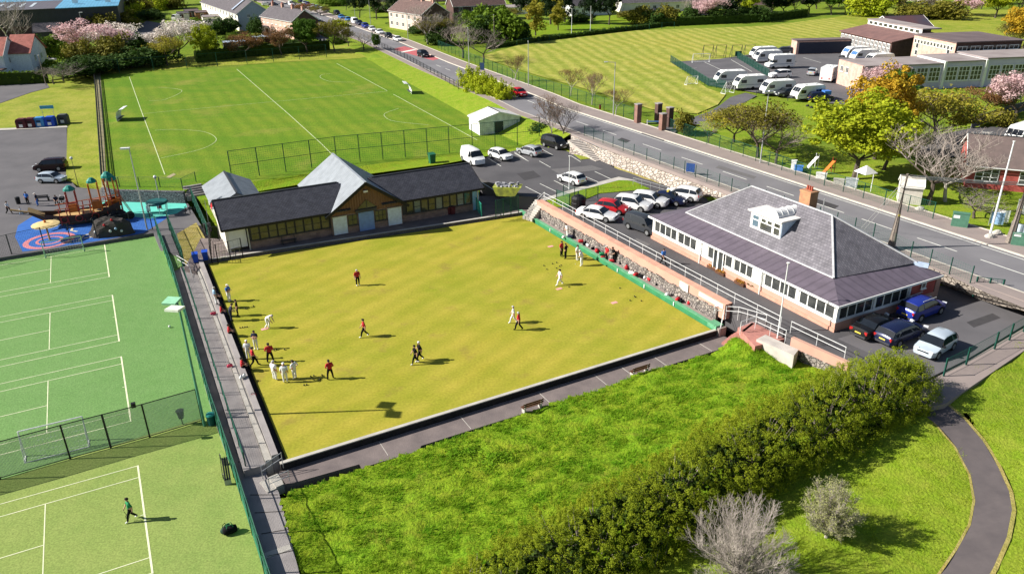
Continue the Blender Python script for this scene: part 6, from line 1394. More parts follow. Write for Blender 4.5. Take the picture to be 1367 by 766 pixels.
# clipped hedges as long leafy boxes
def box_hedge(label, pts, w, h, m=L_CLIP, per=30, size=.22, dens=5.0):
    rng = np.random.default_rng(len(label)); pts = [Vector(p) for p in pts]; o = pts[0]; cs = []
    for i in range(len(pts)-1):
        L_ = (pts[i+1]-pts[i]).length; d = (pts[i+1]-pts[i]).normalized(); s = Vector((-d.y, d.x, 0))
        for _ in range(int(L_*dens)+2):
            p = pts[i].lerp(pts[i+1], rng.uniform())-o; f = rng.integers(0, 3)
            q = p + s*((-w/2 if f == 0 else w/2) if f < 2 else rng.uniform(-w/2, w/2)) + Vector((0, 0, h if f == 2 else rng.uniform(.1, h))); cs.append(tuple(q))
    t = thing('hedge', label, 'hedge', o); V, F_ = leaves_np(rng, cs, np.full(len(cs), .3), per, size); link('foliage', np_mesh('foliage', V, F_, m), t)
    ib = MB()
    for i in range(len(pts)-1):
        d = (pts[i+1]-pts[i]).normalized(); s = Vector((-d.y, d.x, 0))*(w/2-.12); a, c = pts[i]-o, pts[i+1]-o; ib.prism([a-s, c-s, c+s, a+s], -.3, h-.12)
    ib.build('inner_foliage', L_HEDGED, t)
box_hedge('dark clipped hedge in front of the red roof house', [g(-30, 113, 2.3), g(64, 108.5, 2.3)], 1.6, 2.3, L_CLIP)
box_hedge('long dark shaded hedge behind the spring trees', [g(262, 84, 2.9), g(330, 76, 3.0), g(440, 67, 3.1)], 1.6, 2.8, L_GARDEN)
box_hedge('dark hedge line between field and town gardens', [g(650, 66, 3.3), g(720, 56, 3.3), g(800, 46, 3.3), g(880, 36, 3.3)], 1.2, 1.2, L_GARDEN)
box_hedge('shaded hedge bank at the far edge of meadow', [g(880, 35, 3.3), g(950, 32, 3.3), g(1020, 29, 3.3), g(1075, 22, 3.3)], 2.0, 2.4, L_GARDEN)
# long grass on the bank (stuff), shorter tufts on the park lawns
def blades(name, label, polys, n, hmin, hmax, w, m, seed, tuft=4, lean=.5, tint=None):
    rng = np.random.default_rng(seed); Vs = []
    for poly in polys:
        x0, x1 = min(p.x for p in poly), max(p.x for p in poly); y0, y1 = min(p.y for p in poly), max(p.y for p in poly)
        k = 0
        while k < n/len(polys):
            x, y = rng.uniform(x0, x1), rng.uniform(y0, y1)
            if y < 27 or not inside(x, y, poly): k += .02; continue
            if noise.noise(Vector((x*.45, y*.6, seed+3.3))) > .22 and rng.uniform() < .8: k += .02; continue
            k += 1; z = lawn_z(x, y) - .03
            cl_ = .45 + .9*max(0, .5+noise.noise(Vector((x*.7, y*.9, seed)))) 
            for _ in range(tuft):
                a = rng.uniform(0, 6.28); h = rng.uniform(hmin, hmax)*cl_; px_, py_ = x+rng.normal()*.07, y+rng.normal()*.07
                ux, uy = math.cos(a)*w, math.sin(a)*w; lx, ly = rng.normal()*lean*h + .25*h, rng.normal()*lean*h
                Vs += [(px_-ux, py_-uy, z), (px_+ux, py_+uy, z), (px_+lx, py_+ly, z+h)]
    V = np.array(Vs); o = link(name, np_mesh(name, V, np.arange(len(V)).reshape(-1, 3), m)); tag(o, label, 'grass', kind='stuff'); return o
BLADE = leafmat('grass_blade', (.115,.320,.008), (.235,.335,.015), .4, 0); BLADE2 = leafmat('grass_blade_park', (.34,.42,.024), (.25,.37,.016), .4, 0)
blades('long_grass', 'long bright green grass covering the bank below the green', [BANK_POLY], 30000, .10, .27, .022, BLADE, 5)
blades('park_grass', 'short sunlit grass tufts on the park lawns', [PARK_POLY, PARK2_POLY], 14000, .05, .14, .02, BLADE2, 6)
# dock leaves and daisies on the bank
for (x, y, r_) in ((618, 606, 1.6), (662, 612, 1.2)):
    rng = np.random.default_rng(x); c = g(x, y, -.5); cs = [(rng.normal()*r_*.45, rng.normal()*r_*.45, .15) for _ in range(70)]
    t = thing('weed_patch', 'leafy green weed patch on the bank near wooden bench' if x > 620 else 'leafy green dock patch beside the lower path', 'plant', (c.x, c.y, lawn_z(c.x, c.y))); V, F_ = leaves_np(rng, cs, np.full(70, .22), 14, .10, up=1.2); link('leaves', np_mesh('leaves', V, F_, BLADE), t)
# ================================================================ VEHICLES
CARS = {}
# stations: x from front (0) to back (1) as (x, top z, half-width factor, glass?) ; belt height separates glass from body
def car_profile(kind):
    P = dict(
      hatch=dict(L=4.0, W=1.74, H=1.48, belt=.92, st=[(0,.55),(.02,.70),(.10,.80),(.24,.93),(.40,1.40),(.52,1.48),(.72,1.46),(.86,1.38),(.955,.98),(.99,.86),(1,.60)], cab=(3,8)),
      saloon=dict(L=4.75, W=1.82, H=1.43, belt=.92, st=[(0,.52),(.02,.66),(.10,.78),(.27,.92),(.40,1.36),(.50,1.43),(.64,1.42),(.72,1.35),(.84,1.02),(.97,.98),(1,.62)], cab=(3,8)),
      suv=dict(L=4.5, W=1.86, H=1.66, belt=1.06, st=[(0,.62),(.02,.84),(.10,.98),(.25,1.08),(.38,1.56),(.50,1.66),(.74,1.64),(.89,1.54),(.965,1.12),(.99,.98),(1,.66)], cab=(3,8)),
      mpv=dict(L=4.6, W=1.85, H=1.82, belt=1.10, st=[(0,.62),(.02,.84),(.08,.98),(.20,1.12),(.34,1.72),(.45,1.82),(.78,1.81),(.93,1.74),(.975,1.15),(.99,1.0),(1,.66)], cab=(3,8)),
      van=dict(L=5.0, W=1.95, H=2.05, belt=1.18, st=[(0,.66),(.02,.90),(.07,1.02),(.16,1.20),(.29,1.92),(.38,2.05),(.78,2.05),(.97,2.00),(.985,1.30),(.995,1.1),(1,.68)], cab=(3,8)),
      estate=dict(L=4.7, W=1.82, H=1.50, belt=.94, st=[(0,.53),(.02,.68),(.10,.80),(.25,.94),(.38,1.42),(.50,1.50),(.76,1.48),(.90,1.38),(.965,1.0),(.99,.88),(1,.62)], cab=(3,8)))[kind]
    return P
def car_meshes(kind):
    if kind in CARS: return CARS[kind]
    P = car_profile(kind); L_, W_, H_, belt = P['L'], P['W'], P['H'], P['belt']; st = P['st']; hw = W_/2; ci, cj = P['cab']
    def ring(x, top):
        e = min(x, 1-x); f = 1.0 if e > .12 else (.80 + .20*math.sin(e/.12*math.pi/2))
        w = hw*f; z0 = .24 + (.06 if e < .03 else 0); b_ = min(belt, top-.03); t = max(0, (top-belt)/(H_-belt+1e-6)); tin = 1 - .26*min(1, t)
        X = L_/2 - x*L_
        pts = [(w*.88, z0), (w*.985, z0+.10), (w, (z0+b_)/2), (w*.975, b_), (w*tin*(.98 if t > 0 else .93), top - (.06 if t > 0 else .015)), (w*tin*.80, top), (0, top + (.025 if t > 0 else .02))]
        return [Vector((X, y, z)) for y, z in pts] + [Vector((X, -y, z)) for y, z in reversed(pts[:-1])]
    rings = [ring(x, t) for x, t in st]; n = len(rings[0])
    b = MB()
    for r in rings: b.v += [tuple(v) for v in r]
    for i in range(len(rings)-1):
        for k in range(n-1): b.f.append((i*n+k, i*n+k+1, (i+1)*n+k+1, (i+1)*n+k))
        b.f.append((i*n+n-1, i*n, (i+1)*n, (i+1)*n+n-1))
    b.f.append(tuple(range(n-1, -1, -1))); b.f.append(tuple((len(rings)-1)*n+k for k in range(n))); b.m = [0]*len(b.f)
    out = {}
    me = b.mesh('body', MATS['car_white'], True)
    bm = bmesh.new(); bm.from_mesh(me); bmesh.ops.recalc_face_normals(bm, faces=bm.faces)
    for e in bm.edges:
        if len(e.link_faces) == 2 and e.calc_face_angle(0) > .62: e.smooth = False
    bm.to_mesh(me); bm.free(); out['body'] = me
    def patch(A, B, C, D, u0, u1, v0, v1, off):   # A-B bottom, D-C top
        q = lambda u, v: A.lerp(B, u).lerp(D.lerp(C, u), v)
        p = [q(u0, v0), q(u1, v0), q(u1, v1), q(u0, v1)]; nn = (p[1]-p[0]).cross(p[3]-p[0]).normalized()
        c = sum(p, Vector())/4
        if nn.dot(c - Vector((0, 0, .9))) < 0: nn = -nn
        return [x + nn*off for x in p]
    # windscreen: stations ci..ci+1 top strip ; rear: cj-1..cj
    def screen(i0, i1, m0=.04, m1=.96):
        m = MB(); a, c = rings[i0], rings[i1]
        lo = [a[k] for k in (5, 6, 7)]; hi = [c[k] for k in (5, 6, 7)]
        m.add([v for v in patch(lo[0], lo[1], hi[1], hi[0], -.25, 1, .02, .95, .014)], [(0,1,2,3)])
        m.add([v for v in patch(lo[1], lo[2], hi[2], hi[1], 0, 1.25, .02, .95, .014)], [(0,1,2,3)])
        return m
    m = screen(ci, ci+1); out['windscreen'] = m.mesh('windscreen', CARGLASS)
    m = screen(cj, cj-1); out['rear_window'] = m.mesh('rear_window', CARGLASS)
    for nm, sd in (('l', 1), ('r', -1)):
        m = MB()
        for i in range(ci, cj):
            a, c = rings[i], rings[i+1]
            A, B, C, D = a[3], c[3], c[4], a[4]
            if kind == 'van' and i > ci+1: continue
            f0, f1 = (.10, .90)
            if (D-A).length < .15:      # triangle at the pillar
                pts = patch(A, B, C, D, .40, 1.01, .05, .90, .012)
            elif (C-B).length < .15: pts = patch(A, B, C, D, -.01, .55, .05, .86, .012)
            else: pts = patch(A, B, C, D, -.01, 1.01 if i != 5 else .93, .05, .92, .012)
            if sd < 0: pts = [Vector((v.x, -v.y, v.z)) for v in pts]
            m.add(pts, [(0,1,2,3)])
        out['side_window_'+nm] = m.mesh('side_window', CARGLASS)
    R_ = .33 if kind not in ('suv', 'van', 'mpv') else .36
    ty = MB().lathe([(R_*.62, -.115), (R_*.93, -.11), (R_, -.07), (R_, .07), (R_*.93, .11), (R_*.62, .115)], 18); ty.xf(Matrix.Rotation(math.pi/2, 4, 'X')); out['wheel'] = ty.mesh('wheel', TYRE, True)
    rm = MB().lathe([(R_*.66, -.122), (R_*.60, .122)], 14); 
    rm.xf(Matrix.Rotation(math.pi/2, 4, 'X')); out['rim'] = rm.mesh('rim', RIM)
    ar = MB(); k_ = 12
    for k in range(k_):
        a0, a1 = math.pi*k/k_, math.pi*(k+1)/k_; r0, r1 = R_*1.0, R_*1.17
        ar.add([(r1*math.cos(a0), -.012, r1*math.sin(a0)), (r1*math.cos(a1), -.012, r1*math.sin(a1)), (r0*math.cos(a1), -.012, r0*math.sin(a1)), (r0*math.cos(a0), -.012, r0*math.sin(a0)),
                (r1*math.cos(a0), .012, r1*math.sin(a0)), (r1*math.cos(a1), .012, r1*math.sin(a1)), (r0*math.cos(a1), .012, r0*math.sin(a1)), (r0*math.cos(a0), .012, r0*math.sin(a0))], [(0,1,2,3),(7,6,5,4),(0,4,5,1),(3,2,6,7)])
    out['wheel_arch'] = ar.mesh('wheel_arch', BLACK)
    zl = belt*.78
    out['headlight'] = MB().obox((0,0,0), .16, .36, .14).mesh('headlight', LAMP_W); out['tail_light'] = MB().obox((0,0,0), .10, .26, .22).mesh('tail_light', LAMP_R)
    out['number_plate_f'] = MB().obox((0,0,0), .02, .52, .11).mesh('number_plate', PLATE_W); out['number_plate_r'] = MB().obox((0,0,0), .02, .52, .11).mesh('number_plate', PLATE_Y)
    out['mirror'] = MB().obox((0,0,0), .16, .20, .13).mesh('mirror', BLACK)
    out['grille'] = MB().obox((0,0,0), .03, .85, .16).mesh('grille', BLACK)
    out['bumper'] = MB().obox((0,0,0), .06, W_*.72, .16).mesh('bumper', DARKG)
    CARS[kind] = (out, L_, W_, R_, zl, belt); return CARS[kind]
PAINTS = dict(white=(.80,.80,.80), silver=(.45,.47,.50), grey=(.12,.125,.135), black=(.012,.012,.014), red=(.46,.018,.025), maroon=(.022,.005,.007), blue=(.020,.040,.30), navy=(.012,.018,.060), sky=(.05,.22,.55), paleblue=(.52,.60,.68), darkgrey=(.05,.055,.065))
for k_, v_ in PAINTS.items(): paint('car_'+k_, v_, .22, .25 if k_ not in ('white', 'red') else 0)
def car(kind, color, px, z, heading, label, group=None, cat='car', name='parked_car', small=False):
    """heading: direction in degrees the bonnet points to"""
    M_, L_, W_, R_, zl, belt = car_meshes(kind)
    t = thing(name, label, cat, g(px[0], px[1], z) + Vector((0, 0, .012)), rad(heading), group)
    def put(mn, nm, loc, parent=None, rz=0):
        o = bpy.data.objects.new(nm, M_[mn]); COL.objects.link(o); o.parent = parent or t; o.location = loc; o.rotation_euler = (0, 0, rz); return o
    bd_ = put('body', 'body', (0,0,0)); bd_.material_slots[0].link = 'OBJECT'; bd_.material_slots[0].material = MATS['car_'+color]
    for mn in ('windscreen', 'rear_window', 'side_window_l', 'side_window_r'): put(mn, mn.replace('_l', '').replace('_r', '') if 'side' in mn else mn, (0,0,0))
    for sx in (.305, -.29):
        for sy in (1, -1):
            w_ = put('wheel', 'wheel', (L_*sx, sy*(W_/2-.10), R_)); put('rim', 'rim', (0,0,0), w_)
            if not small: put('wheel_arch', 'wheel_arch', (L_*sx, sy*(W_/2+.004), R_))
    for sy in (1, -1):
        put('headlight', 'headlight', (L_/2-.115, sy*W_*.33, zl), None, -sy*.35); put('tail_light', 'tail_light', (-L_/2+.07, sy*W_*.36, zl+.05), None, sy*.25)
        if not small: put('mirror', 'mirror', (L_*.19, sy*(W_/2+.06), belt+.06))
    put('number_plate_f', 'number_plate', (L_/2+.005, 0, .46)); put('number_plate_r', 'number_plate', (-L_/2-.005, 0, .66))
    if not small: put('grille', 'grille', (L_/2-.022, 0, .60)); put('bumper', 'bumper', (-L_/2+.015, 0, .40))
    return t
CP = 1.905; LBLR = 'cars parked in a row below the lane'
# the row by the grass island: noses towards the bowling green
car('saloon', 'white', (797, 292), CP, -30, 'white saloon with dark roof panel, nearest the black tank', LBLR, small=False)
car('hatch', 'red', (817, 283), CP, -30, 'bright red hatchback parked between two white cars', LBLR)
car('suv', 'white', (844, 279), CP, -30, 'white car third from the grass island, beside the red one', LBLR)
car('suv', 'white', (866, 274), CP, -30, 'white off-roader parked between white car and navy taxi', LBLR)
tx = car('saloon', 'navy', (890, 271), CP, -30, 'navy taxi with yellow roof sign parked among white cars', LBLR, cat='taxi', name='taxi')
MB().obox((.1, 0, 1.53), .22, .55, .16).build('roof_sign', PLATE_Y, tx)
car('suv', 'white', (911, 266), CP, 148, 'white tailgate-out car at the end of lane row', LBLR)
car('mpv', 'darkgrey', (858, 308), CP, -52, 'dark grey people carrier parked alone against the clubhouse end')
LBC2 = 'cars parked on the upper car park'
car('van', 'white', (631, 217), CP, -63, 'white panel van with bonnet out behind pavilion roof', LBC2, cat='van', name='parked_van')
car('hatch', 'white', (668, 212), CP, -50, 'white hatchback beside the white van on car park', LBC2)
car('hatch', 'silver', (707, 207), CP, 135, 'silver blue hatchback between white hatchback and black carrier', LBC2)
car('mpv', 'black', (740, 197), CP, -50, 'black people carrier at car park corner under bare tree', LBC2, cat='van', name='parked_van')
car('hatch', 'white', (763, 244), CP, 130, 'white hatchback parked alone by the slim lamp post', LBC2)
LBF = 'cars parked on the clubhouse forecourt'
car('saloon', 'black', (1168, 443), CP, 32, 'black saloon with red tail lights parked against clubhouse end wall', LBF)
car('suv', 'blue', (1228, 420), CP, 30, 'bright blue off-roader with silver roof rails behind clubhouse', LBF)
car('estate', 'navy', (1201, 452), CP, 30, 'dark blue estate between maroon saloon and pale car', LBF)
car('hatch', 'paleblue', (1247, 468), CP, 217, 'pale blue silver car nearest the forecourt fence', LBF)
for t_ in [o for o in bpy.data.objects if o.get('label') in ('bright blue off-roader with silver roof rails behind clubhouse',)]:
    for sy in (1, -1): q = MB(); q.bar((-1.0, sy*.62, 1.69), (.75, sy*.62, 1.69), .05, .05); q.build('roof_rail', GALV, t_)
car('mpv', 'maroon', (69, 227), PLAY+.20, 190, 'dark maroon people carrier on the lower car park')
car('hatch', 'paleblue', (70, 243), PLAY+.02, -5, 'pale silver hatchback beside the maroon carrier')
car('hatch', 'white', (64, 83), 2.6, 10, 'white car on the drive of the red roof house', small=True)
car('hatch', 'red', (693, 128), ROAD_Z+.03, -60, 'red hatchback driving along the main road', name='car')
car('suv', 'black', (565, 76), ROAD_Z+.03, -62, 'black car driving past the red road patch', name='car')
LBS = 'cars parked in line along the far kerb'
for i, (x, y, c, k) in enumerate(((531, 55, 'white', 'saloon'), (519, 50.5, 'black', 'hatch'), (507, 45.5, 'white', 'saloon'), (497, 41.5, 'white', 'hatch'), (488, 37.5, 'blue', 'suv'), (480, 34, 'navy', 'suv'), (474, 32, 'white', 'van'), (465, 28.5, 'sky', 'hatch'), (456, 25, 'sky', 'saloon'), (450, 20.5, 'black', 'mpv'), (436, 17, 'grey', 'hatch'), (430, 14.5, 'white', 'saloon'), (424, 12, 'sky', 'hatch'), (418, 10.5, 'white', 'hatch'), (411, 7.5, 'blue', 'hatch'), (407, 6, 'silver', 'hatch'), (402, 4, 'navy', 'suv'))):
    nth = ['white saloon, end of the far kerb line nearest us', 'black hatchback, second from near end of kerb line', 'white saloon behind the black hatchback in kerb line', 'white hatchback fourth from near end of kerb line', 'blue off-roader behind four nearer kerb cars', 'navy off-roader just behind the blue off-roader', 'small white van squeezed before light blue hatchback', 'light blue hatchback in middle of the kerb line', 'light blue saloon behind the light blue hatchback', 'black people carrier on the verge side of the kerb line', 'dark grey hatchback behind the black people carrier', 'white saloon behind the dark grey hatchback', 'light blue hatchback in the far half of kerb line', 'white hatchback in the far half of kerb line', 'blue hatchback near far end of kerb line', 'silver hatchback near far end of kerb line', 'navy off-roader, farthest car of the kerb line'][i]
    car(k, c, (x, y), ROAD_Z+.04, -66 if x > 455 else -64, nth, LBS, small=True)
for i, (x, y, c) in enumerate(((416, 27, 'black'), (420, 29, 'white'), (424, 31.5, 'navy'))):
    car('estate', c, (x, y), 3.28, 25, ['black car in the bays right of brown terrace', 'white car between two dark cars by brown terrace', 'navy car nearest us in bays by brown terrace'][i], 'cars in bays beside the brown terrace', small=True)
for i, (x, y, c) in enumerate(((366, 8, 'navy'), (356, 8, 'white'))): car('hatch', c, (x, y), 3.3, 0, ['navy car parked on green beyond the white terrace', 'white car parked on green beyond the white terrace'][i], small=True)
car('van', 'white', (389, 8), 3.3, -62, 'white van parked beyond the bare street tree', cat='van', name='parked_van', small=True)
car('van', 'white', (237, 27), 3.3, 80, 'white van parked on the narrow lawn by back gardens', cat='van', name='parked_van', small=True)
for i, (x, y) in enumerate(((868, 18), (880, 16))): car('saloon', 'darkgrey', (x, y), 3.4, 5, ['dark grey car parked left of the dark roof house', 'dark grey car parked before the dark roof house'][i], 'dark cars by the top houses', small=True)
YZ = ROAD_Z+.06
car('suv', 'white', (1041, 104), YZ, 190, 'white estate car beside ball court fence in caravan park', small=True)
car('estate', 'darkgrey', (1050, 128), YZ, 200, 'dark grey car between two caravans on school yard', small=True)
pk_ = car('suv', 'navy', (1094, 135), YZ, 5, 'navy pickup with blue box beside the nearest caravan', cat='pickup', name='pickup', small=True)
MB().obox((1.0, -.1, 1.45), 1.2, 1.3, .7).build('blue_cargo', BLUEC, pk_)
car('estate', 'darkgrey', (1046, 71), YZ, 170, 'dark car behind the motorhomes on school yard', small=True)
car('hatch', 'silver', (1084, 100), YZ, 60, 'small silver car beside white motorhome by brick wall', small=True)
# ---------------- caravans
CARAV = {}
CWH = mat('caravan_white', (.80,.80,.78), .35, (.74,.74,.72), .8); CBLUE = mat('caravan_blue', (.05,.16,.42), .4)
def caravan(px, heading, label, L=6.0, door_open=True, blue=False, motor=False, group='touring caravans on the school yard', z=None, stripe=True):
    key = (L, motor)
    if key not in CARAV:
        h, w = (2.62, 2.25) if not motor else (2.9, 2.3)
        pr = [(L/2-.05, .45), (L/2+.02, .95), (L/2-.28, 1.65), (L/2-.75, 2.30), (L/2-1.35, h), (-L/2+.45, h), (-L/2+.10, h-.30), (-L/2, 1.4), (-L/2+.03, .45)] if not motor else [(L/2, .45), (L/2, 1.0), (L/2-.9, 1.2), (L/2-1.15, 1.6), (L/2-.75, 2.0), (L/2-.75, 2.7), (L/2-1.1, h), (-L/2+.1, h), (-L/2, h-.2), (-L/2, .45)]
        b = MB().wall_xz(pr, -w/2, w/2); me = b.mesh('body', CWH)
        bm = bmesh.new(); bm.from_mesh(me); bmesh.ops.recalc_face_normals(bm, faces=bm.faces); bm.to_mesh(me); bm.free()
        CARAV[key] = (me, h, w)
    me, h, w = CARAV[key]
    t = thing('motorhome' if motor else 'caravan', label, 'motorhome' if motor else 'caravan', g(px[0], px[1], YZ if z is None else z), rad(heading), group)
    link('body', me, t)
    for sy in (1, -1):
        y = sy*(w/2+.012)
        for x0, x1 in ((L*.20, L*.38), (-L*.36, -L*.16)):
            b = MB(); b.box(x0, x1, y-.01, y+.01, 1.35, 1.95); b.build('window', CARGLASS, t)
        w_ = MB().lathe([(.2, -.1), (.33, -.1), (.33, .1), (.2, .1)], 14); w_.xf(Matrix.Translation((-.2 if not motor else -L*.28, sy*(w/2-.08), .33)) @ Matrix.Rotation(math.pi/2, 4, 'X')); o = w_.build('wheel', TYRE, t)
        if motor: w_ = MB().lathe([(.2, -.1), (.33, -.1), (.33, .1), (.2, .1)], 14); w_.xf(Matrix.Translation((L*.33, sy*(w/2-.08), .33)) @ Matrix.Rotation(math.pi/2, 4, 'X')); w_.build('wheel', TYRE, t)
        if stripe: b = MB(); b.box(-L*.44, L*.40, y-.008, y+.006, .95, 1.10); b.build('stripe', CBLUE if blue else mat('caravan_grey', (.45,.47,.50), .5), t)
    b = MB(); b.box(-L*.02, L*.10, -w/2-.03, -w/2-.012, .55, 2.2); b.build('door', CARGLASS if door_open else CWH, t)
    # front window follows the sloping nose
    if not motor:
        for y0, y1 in ((-.98, -.36), (-.30, .30), (.36, .98)):
            b = MB(); P1, P2 = Vector((L/2-.24, 0, 1.60)), Vector((L/2-.73, 0, 2.28)); nn = Vector((.7, 0, .5)).normalized()*.02
            b.quad(*(Vector((p.x, y, p.z))+nn for p, y in ((P1, y0), (P1, y1), (P2, y1), (P2, y0)))); b.build('front_window', CARGLASS if not blue else CBLUE, t, fix=False)
        b = MB(); b.bar((L/2, -.5, .5), (L/2+1.3, 0, .5), .08, .1); b.bar((L/2, .5, .5), (L/2+1.3, 0, .5), .08, .1); b.tube((L/2+1.1, 0, 0), (L/2+1.1, 0, .8), .05); b.obox((L/2+.35, 0, .68), .5, 1.1, .34); b.build('hitch', DARKG, t)
    else:
        b = MB(); b.quad((L/2-.92, -.95, 1.24), (L/2-.92, .95, 1.24), (L/2-1.12, .95, 1.62), (L/2-1.12, -.95, 1.62)); b.xf(Matrix.Translation((.03, 0, .02))); b.build('windscreen', CARGLASS, t, fix=False)
    for x in (-L*.25, L*.12): b = MB(); b.obox((x, 0, h+.05), .6, .5, .1); b.build('roof_hatch', CWH, t)
    b = MB()
    for sy in (-.7, .7): b.obox((-L/2-.01, sy, .85), .05, .2, .35)
    b.build('tail_lights', LAMP_R, t)
    return t
caravan((974, 112), 186, 'white caravan with open door, leftmost at ball court edge')
caravan((1000, 119), 190, 'white caravan with dark door second along grass edge')
caravan((1037, 126), 190, 'white caravan half hidden by yellow trees and grey car')
caravan((1077, 133), 195, 'white caravan nearest us beside the navy pickup', L=5.6)
caravan((1018, 78), 188, 'farthest white caravan at head of the school yard')
caravan((1024, 83), 188, 'white caravan wedged between far caravan and motorhome')
caravan((1040, 91), 188, 'white motorhome with open door by ball court fence', L=5.8, motor=True, door_open=True)
caravan((1106, 108), 55, 'white motorhome parked tight against pink brick wall', L=5.6, motor=True, door_open=False)
caravan((1141, 78), 192, 'white caravan with blue windows left of sawtooth hall', blue=True, L=6)
caravan((1152, 82), 192, 'white caravan with blue stripe behind flat school roof', blue=True, L=6)
caravan((1172, 88), 192, 'white caravan with black swoosh before the dark hall', L=6)
caravan((1362, 191), 215, 'lone white caravan on the bungalow yard', L=6.0, group=None, z=ROAD_Z+.07)
# ================================================================ PEOPLE
POSES = {}
def body_mesh(pose):
    """one continuous skinned body per pose, ~1.74 m, facing +x; material slots: skin, top, trousers, shoes"""
    if pose in POSES: return POSES[pose]
    hip = .92; J = {}
    # default joints: (x forward, y left, z)
    def setp(**k): J.update({a: Vector(b) for a, b in k.items()})
    setp(pel=(0,0,hip), waist=(0,0,1.06), chest=(.01,0,1.28), neck=(.0,0,1.47), head=(.03,0,1.60), crown=(.03,0,1.70))
    for s, y in (('l', 1), ('r', -1)):
        setp(**{s+'hip': (0, y*.10, .88), s+'knee': (.02, y*.11, .48), s+'ank': (-.02, y*.11, .09), s+'toe': (.15, y*.13, .05),
                s+'sho': (0, y*.19, 1.41), s+'elb': (-.02, y*.25, 1.13), s+'wri': (.06, y*.25, .88), s+'han': (.09, y*.25, .79)})
    def legs(lk, la, rk, ra):
        J['lknee'], J['lank'], J['rknee'], J['rank'] = Vector(lk), Vector(la), Vector(rk), Vector(ra)
        for s in 'lr': J[s+'toe'] = J[s+'ank'] + Vector((.17, .01 if s == 'l' else -.01, -.04))
    def arm(s, e, w): J[s+'elb'], J[s+'wri'] = Vector(e), Vector(w); J[s+'han'] = Vector(w) + (Vector(w)-Vector(e)).normalized()*.09
    if pose == 'walk':
        legs((.20, .10, .50), (.28, .10, .09), (-.04, -.10, .47), (-.34, -.10, .14)); arm('l', (-.12, .25, 1.15), (-.10, .25, .90)); arm('r', (.10, -.25, 1.15), (.24, -.22, .93))
    elif pose == 'wide':
        legs((.03, .18, .48), (0, .22, .09), (.03, -.18, .48), (0, -.22, .09)); arm('l', (-.08, .30, 1.15), (.12, .18, 1.02)); arm('r', (-.08, -.30, 1.15), (.12, -.18, 1.02))
    elif pose == 'hips':
        arm('l', (-.10, .38, 1.18), (.02, .19, 1.02)); arm('r', (-.10, -.38, 1.18), (.02, -.19, 1.02))
    elif pose == 'fold':
        arm('l', (.06, .26, 1.15), (.22, -.02, 1.18)); arm('r', (.06, -.26, 1.15), (.22, .02, 1.14))
    elif pose == 'bend':
        for k, v in dict(waist=(.06,0,1.02), chest=(.27,0,1.14), neck=(.43,0,1.22), head=(.55,0,1.26), crown=(.64,0,1.30), lsho=(.36,.19,1.20), rsho=(.36,-.19,1.20)).items(): J[k] = Vector(v)
        legs((.16, .12, .50), (.02, .12, .09), (.10, -.12, .49), (-.20, -.12, .10)); arm('l', (.44, .22, .94), (.56, .16, .74)); arm('r', (.44, -.22, .94), (.54, -.16, .72))
    elif pose == 'lean':
        for k, v in dict(waist=(.02,0,1.05), chest=(.10,0,1.26), neck=(.15,0,1.45), head=(.21,0,1.57), crown=(.23,0,1.67), lsho=(.13,.19,1.39), rsho=(.13,-.19,1.39)).items(): J[k] = Vector(v)
        arm('l', (.10, .26, 1.12), (.26, .14, .98)); arm('r', (.10, -.26, 1.12), (.28, -.12, .96))
    elif pose == 'sit':
        D = Vector((0, 0, -.46))
        for k in list(J):
            if k[1:] not in ('knee', 'ank', 'toe'): J[k] = J[k] + D
        legs((.44, .13, .47), (.42, .13, .09), (.44, -.13, .47), (.48, -.13, .09)); arm('l', (.10, .25, .72), (.32, .15, .56)); arm('r', (.10, -.25, .72), (.32, -.15, .56))
    names = list(J); idx = {k: i for i, k in enumerate(names)}
    ed = [('pel','waist'),('waist','chest'),('chest','neck'),('neck','head'),('head','crown')]
    for s in 'lr': ed += [('pel', s+'hip'),(s+'hip', s+'knee'),(s+'knee', s+'ank'),(s+'ank', s+'toe'),('chest', s+'sho'),(s+'sho', s+'elb'),(s+'elb', s+'wri'),(s+'wri', s+'han')]
    rd2 = dict(pel=(.155,.185), waist=(.155,.185), chest=(.150,.200), neck=(.062,.062), head=(.112,.092), crown=(.072,.062), hip=(.115,.115), knee=(.082,.082), ank=(.060,.060), toe=(.040,.050), sho=(.082,.082), elb=(.060,.060), wri=(.038,.038), han=(.034,.044))
    me = bpy.data.meshes.new('tmp'); me.from_pydata([tuple(J[k]) for k in names], [(idx[a], idx[b_]) for a, b_ in ed], [])
    o = bpy.data.objects.new('tmp', me); COL.objects.link(o)
    sm = o.modifiers.new('s', 'SKIN'); sm.use_smooth_shade = True
    sv_ = me.skin_vertices[0].data
    for k in names:
        r_ = rd2.get(k) or rd2.get(k[1:]); sv_[idx[k]].radius = r_; sv_[idx[k]].use_root = (k == 'pel')
    sb_ = o.modifiers.new('u', 'SUBSURF'); sb_.levels = 1; sb_.render_levels = 1
    dg = bpy.context.evaluated_depsgraph_get(); ev = o.evaluated_get(dg); m2 = bpy.data.meshes.new_from_object(ev)
    bpy.data.objects.remove(o); bpy.data.meshes.remove(me)
    m2.name = 'body'; m2.materials.clear()
    for m in (SKIN, WHITEC, WHITEC, BLACKC): m2.materials.append(m)
    segs = [(J[a], J[b_], a, b_) for a, b_ in ed]
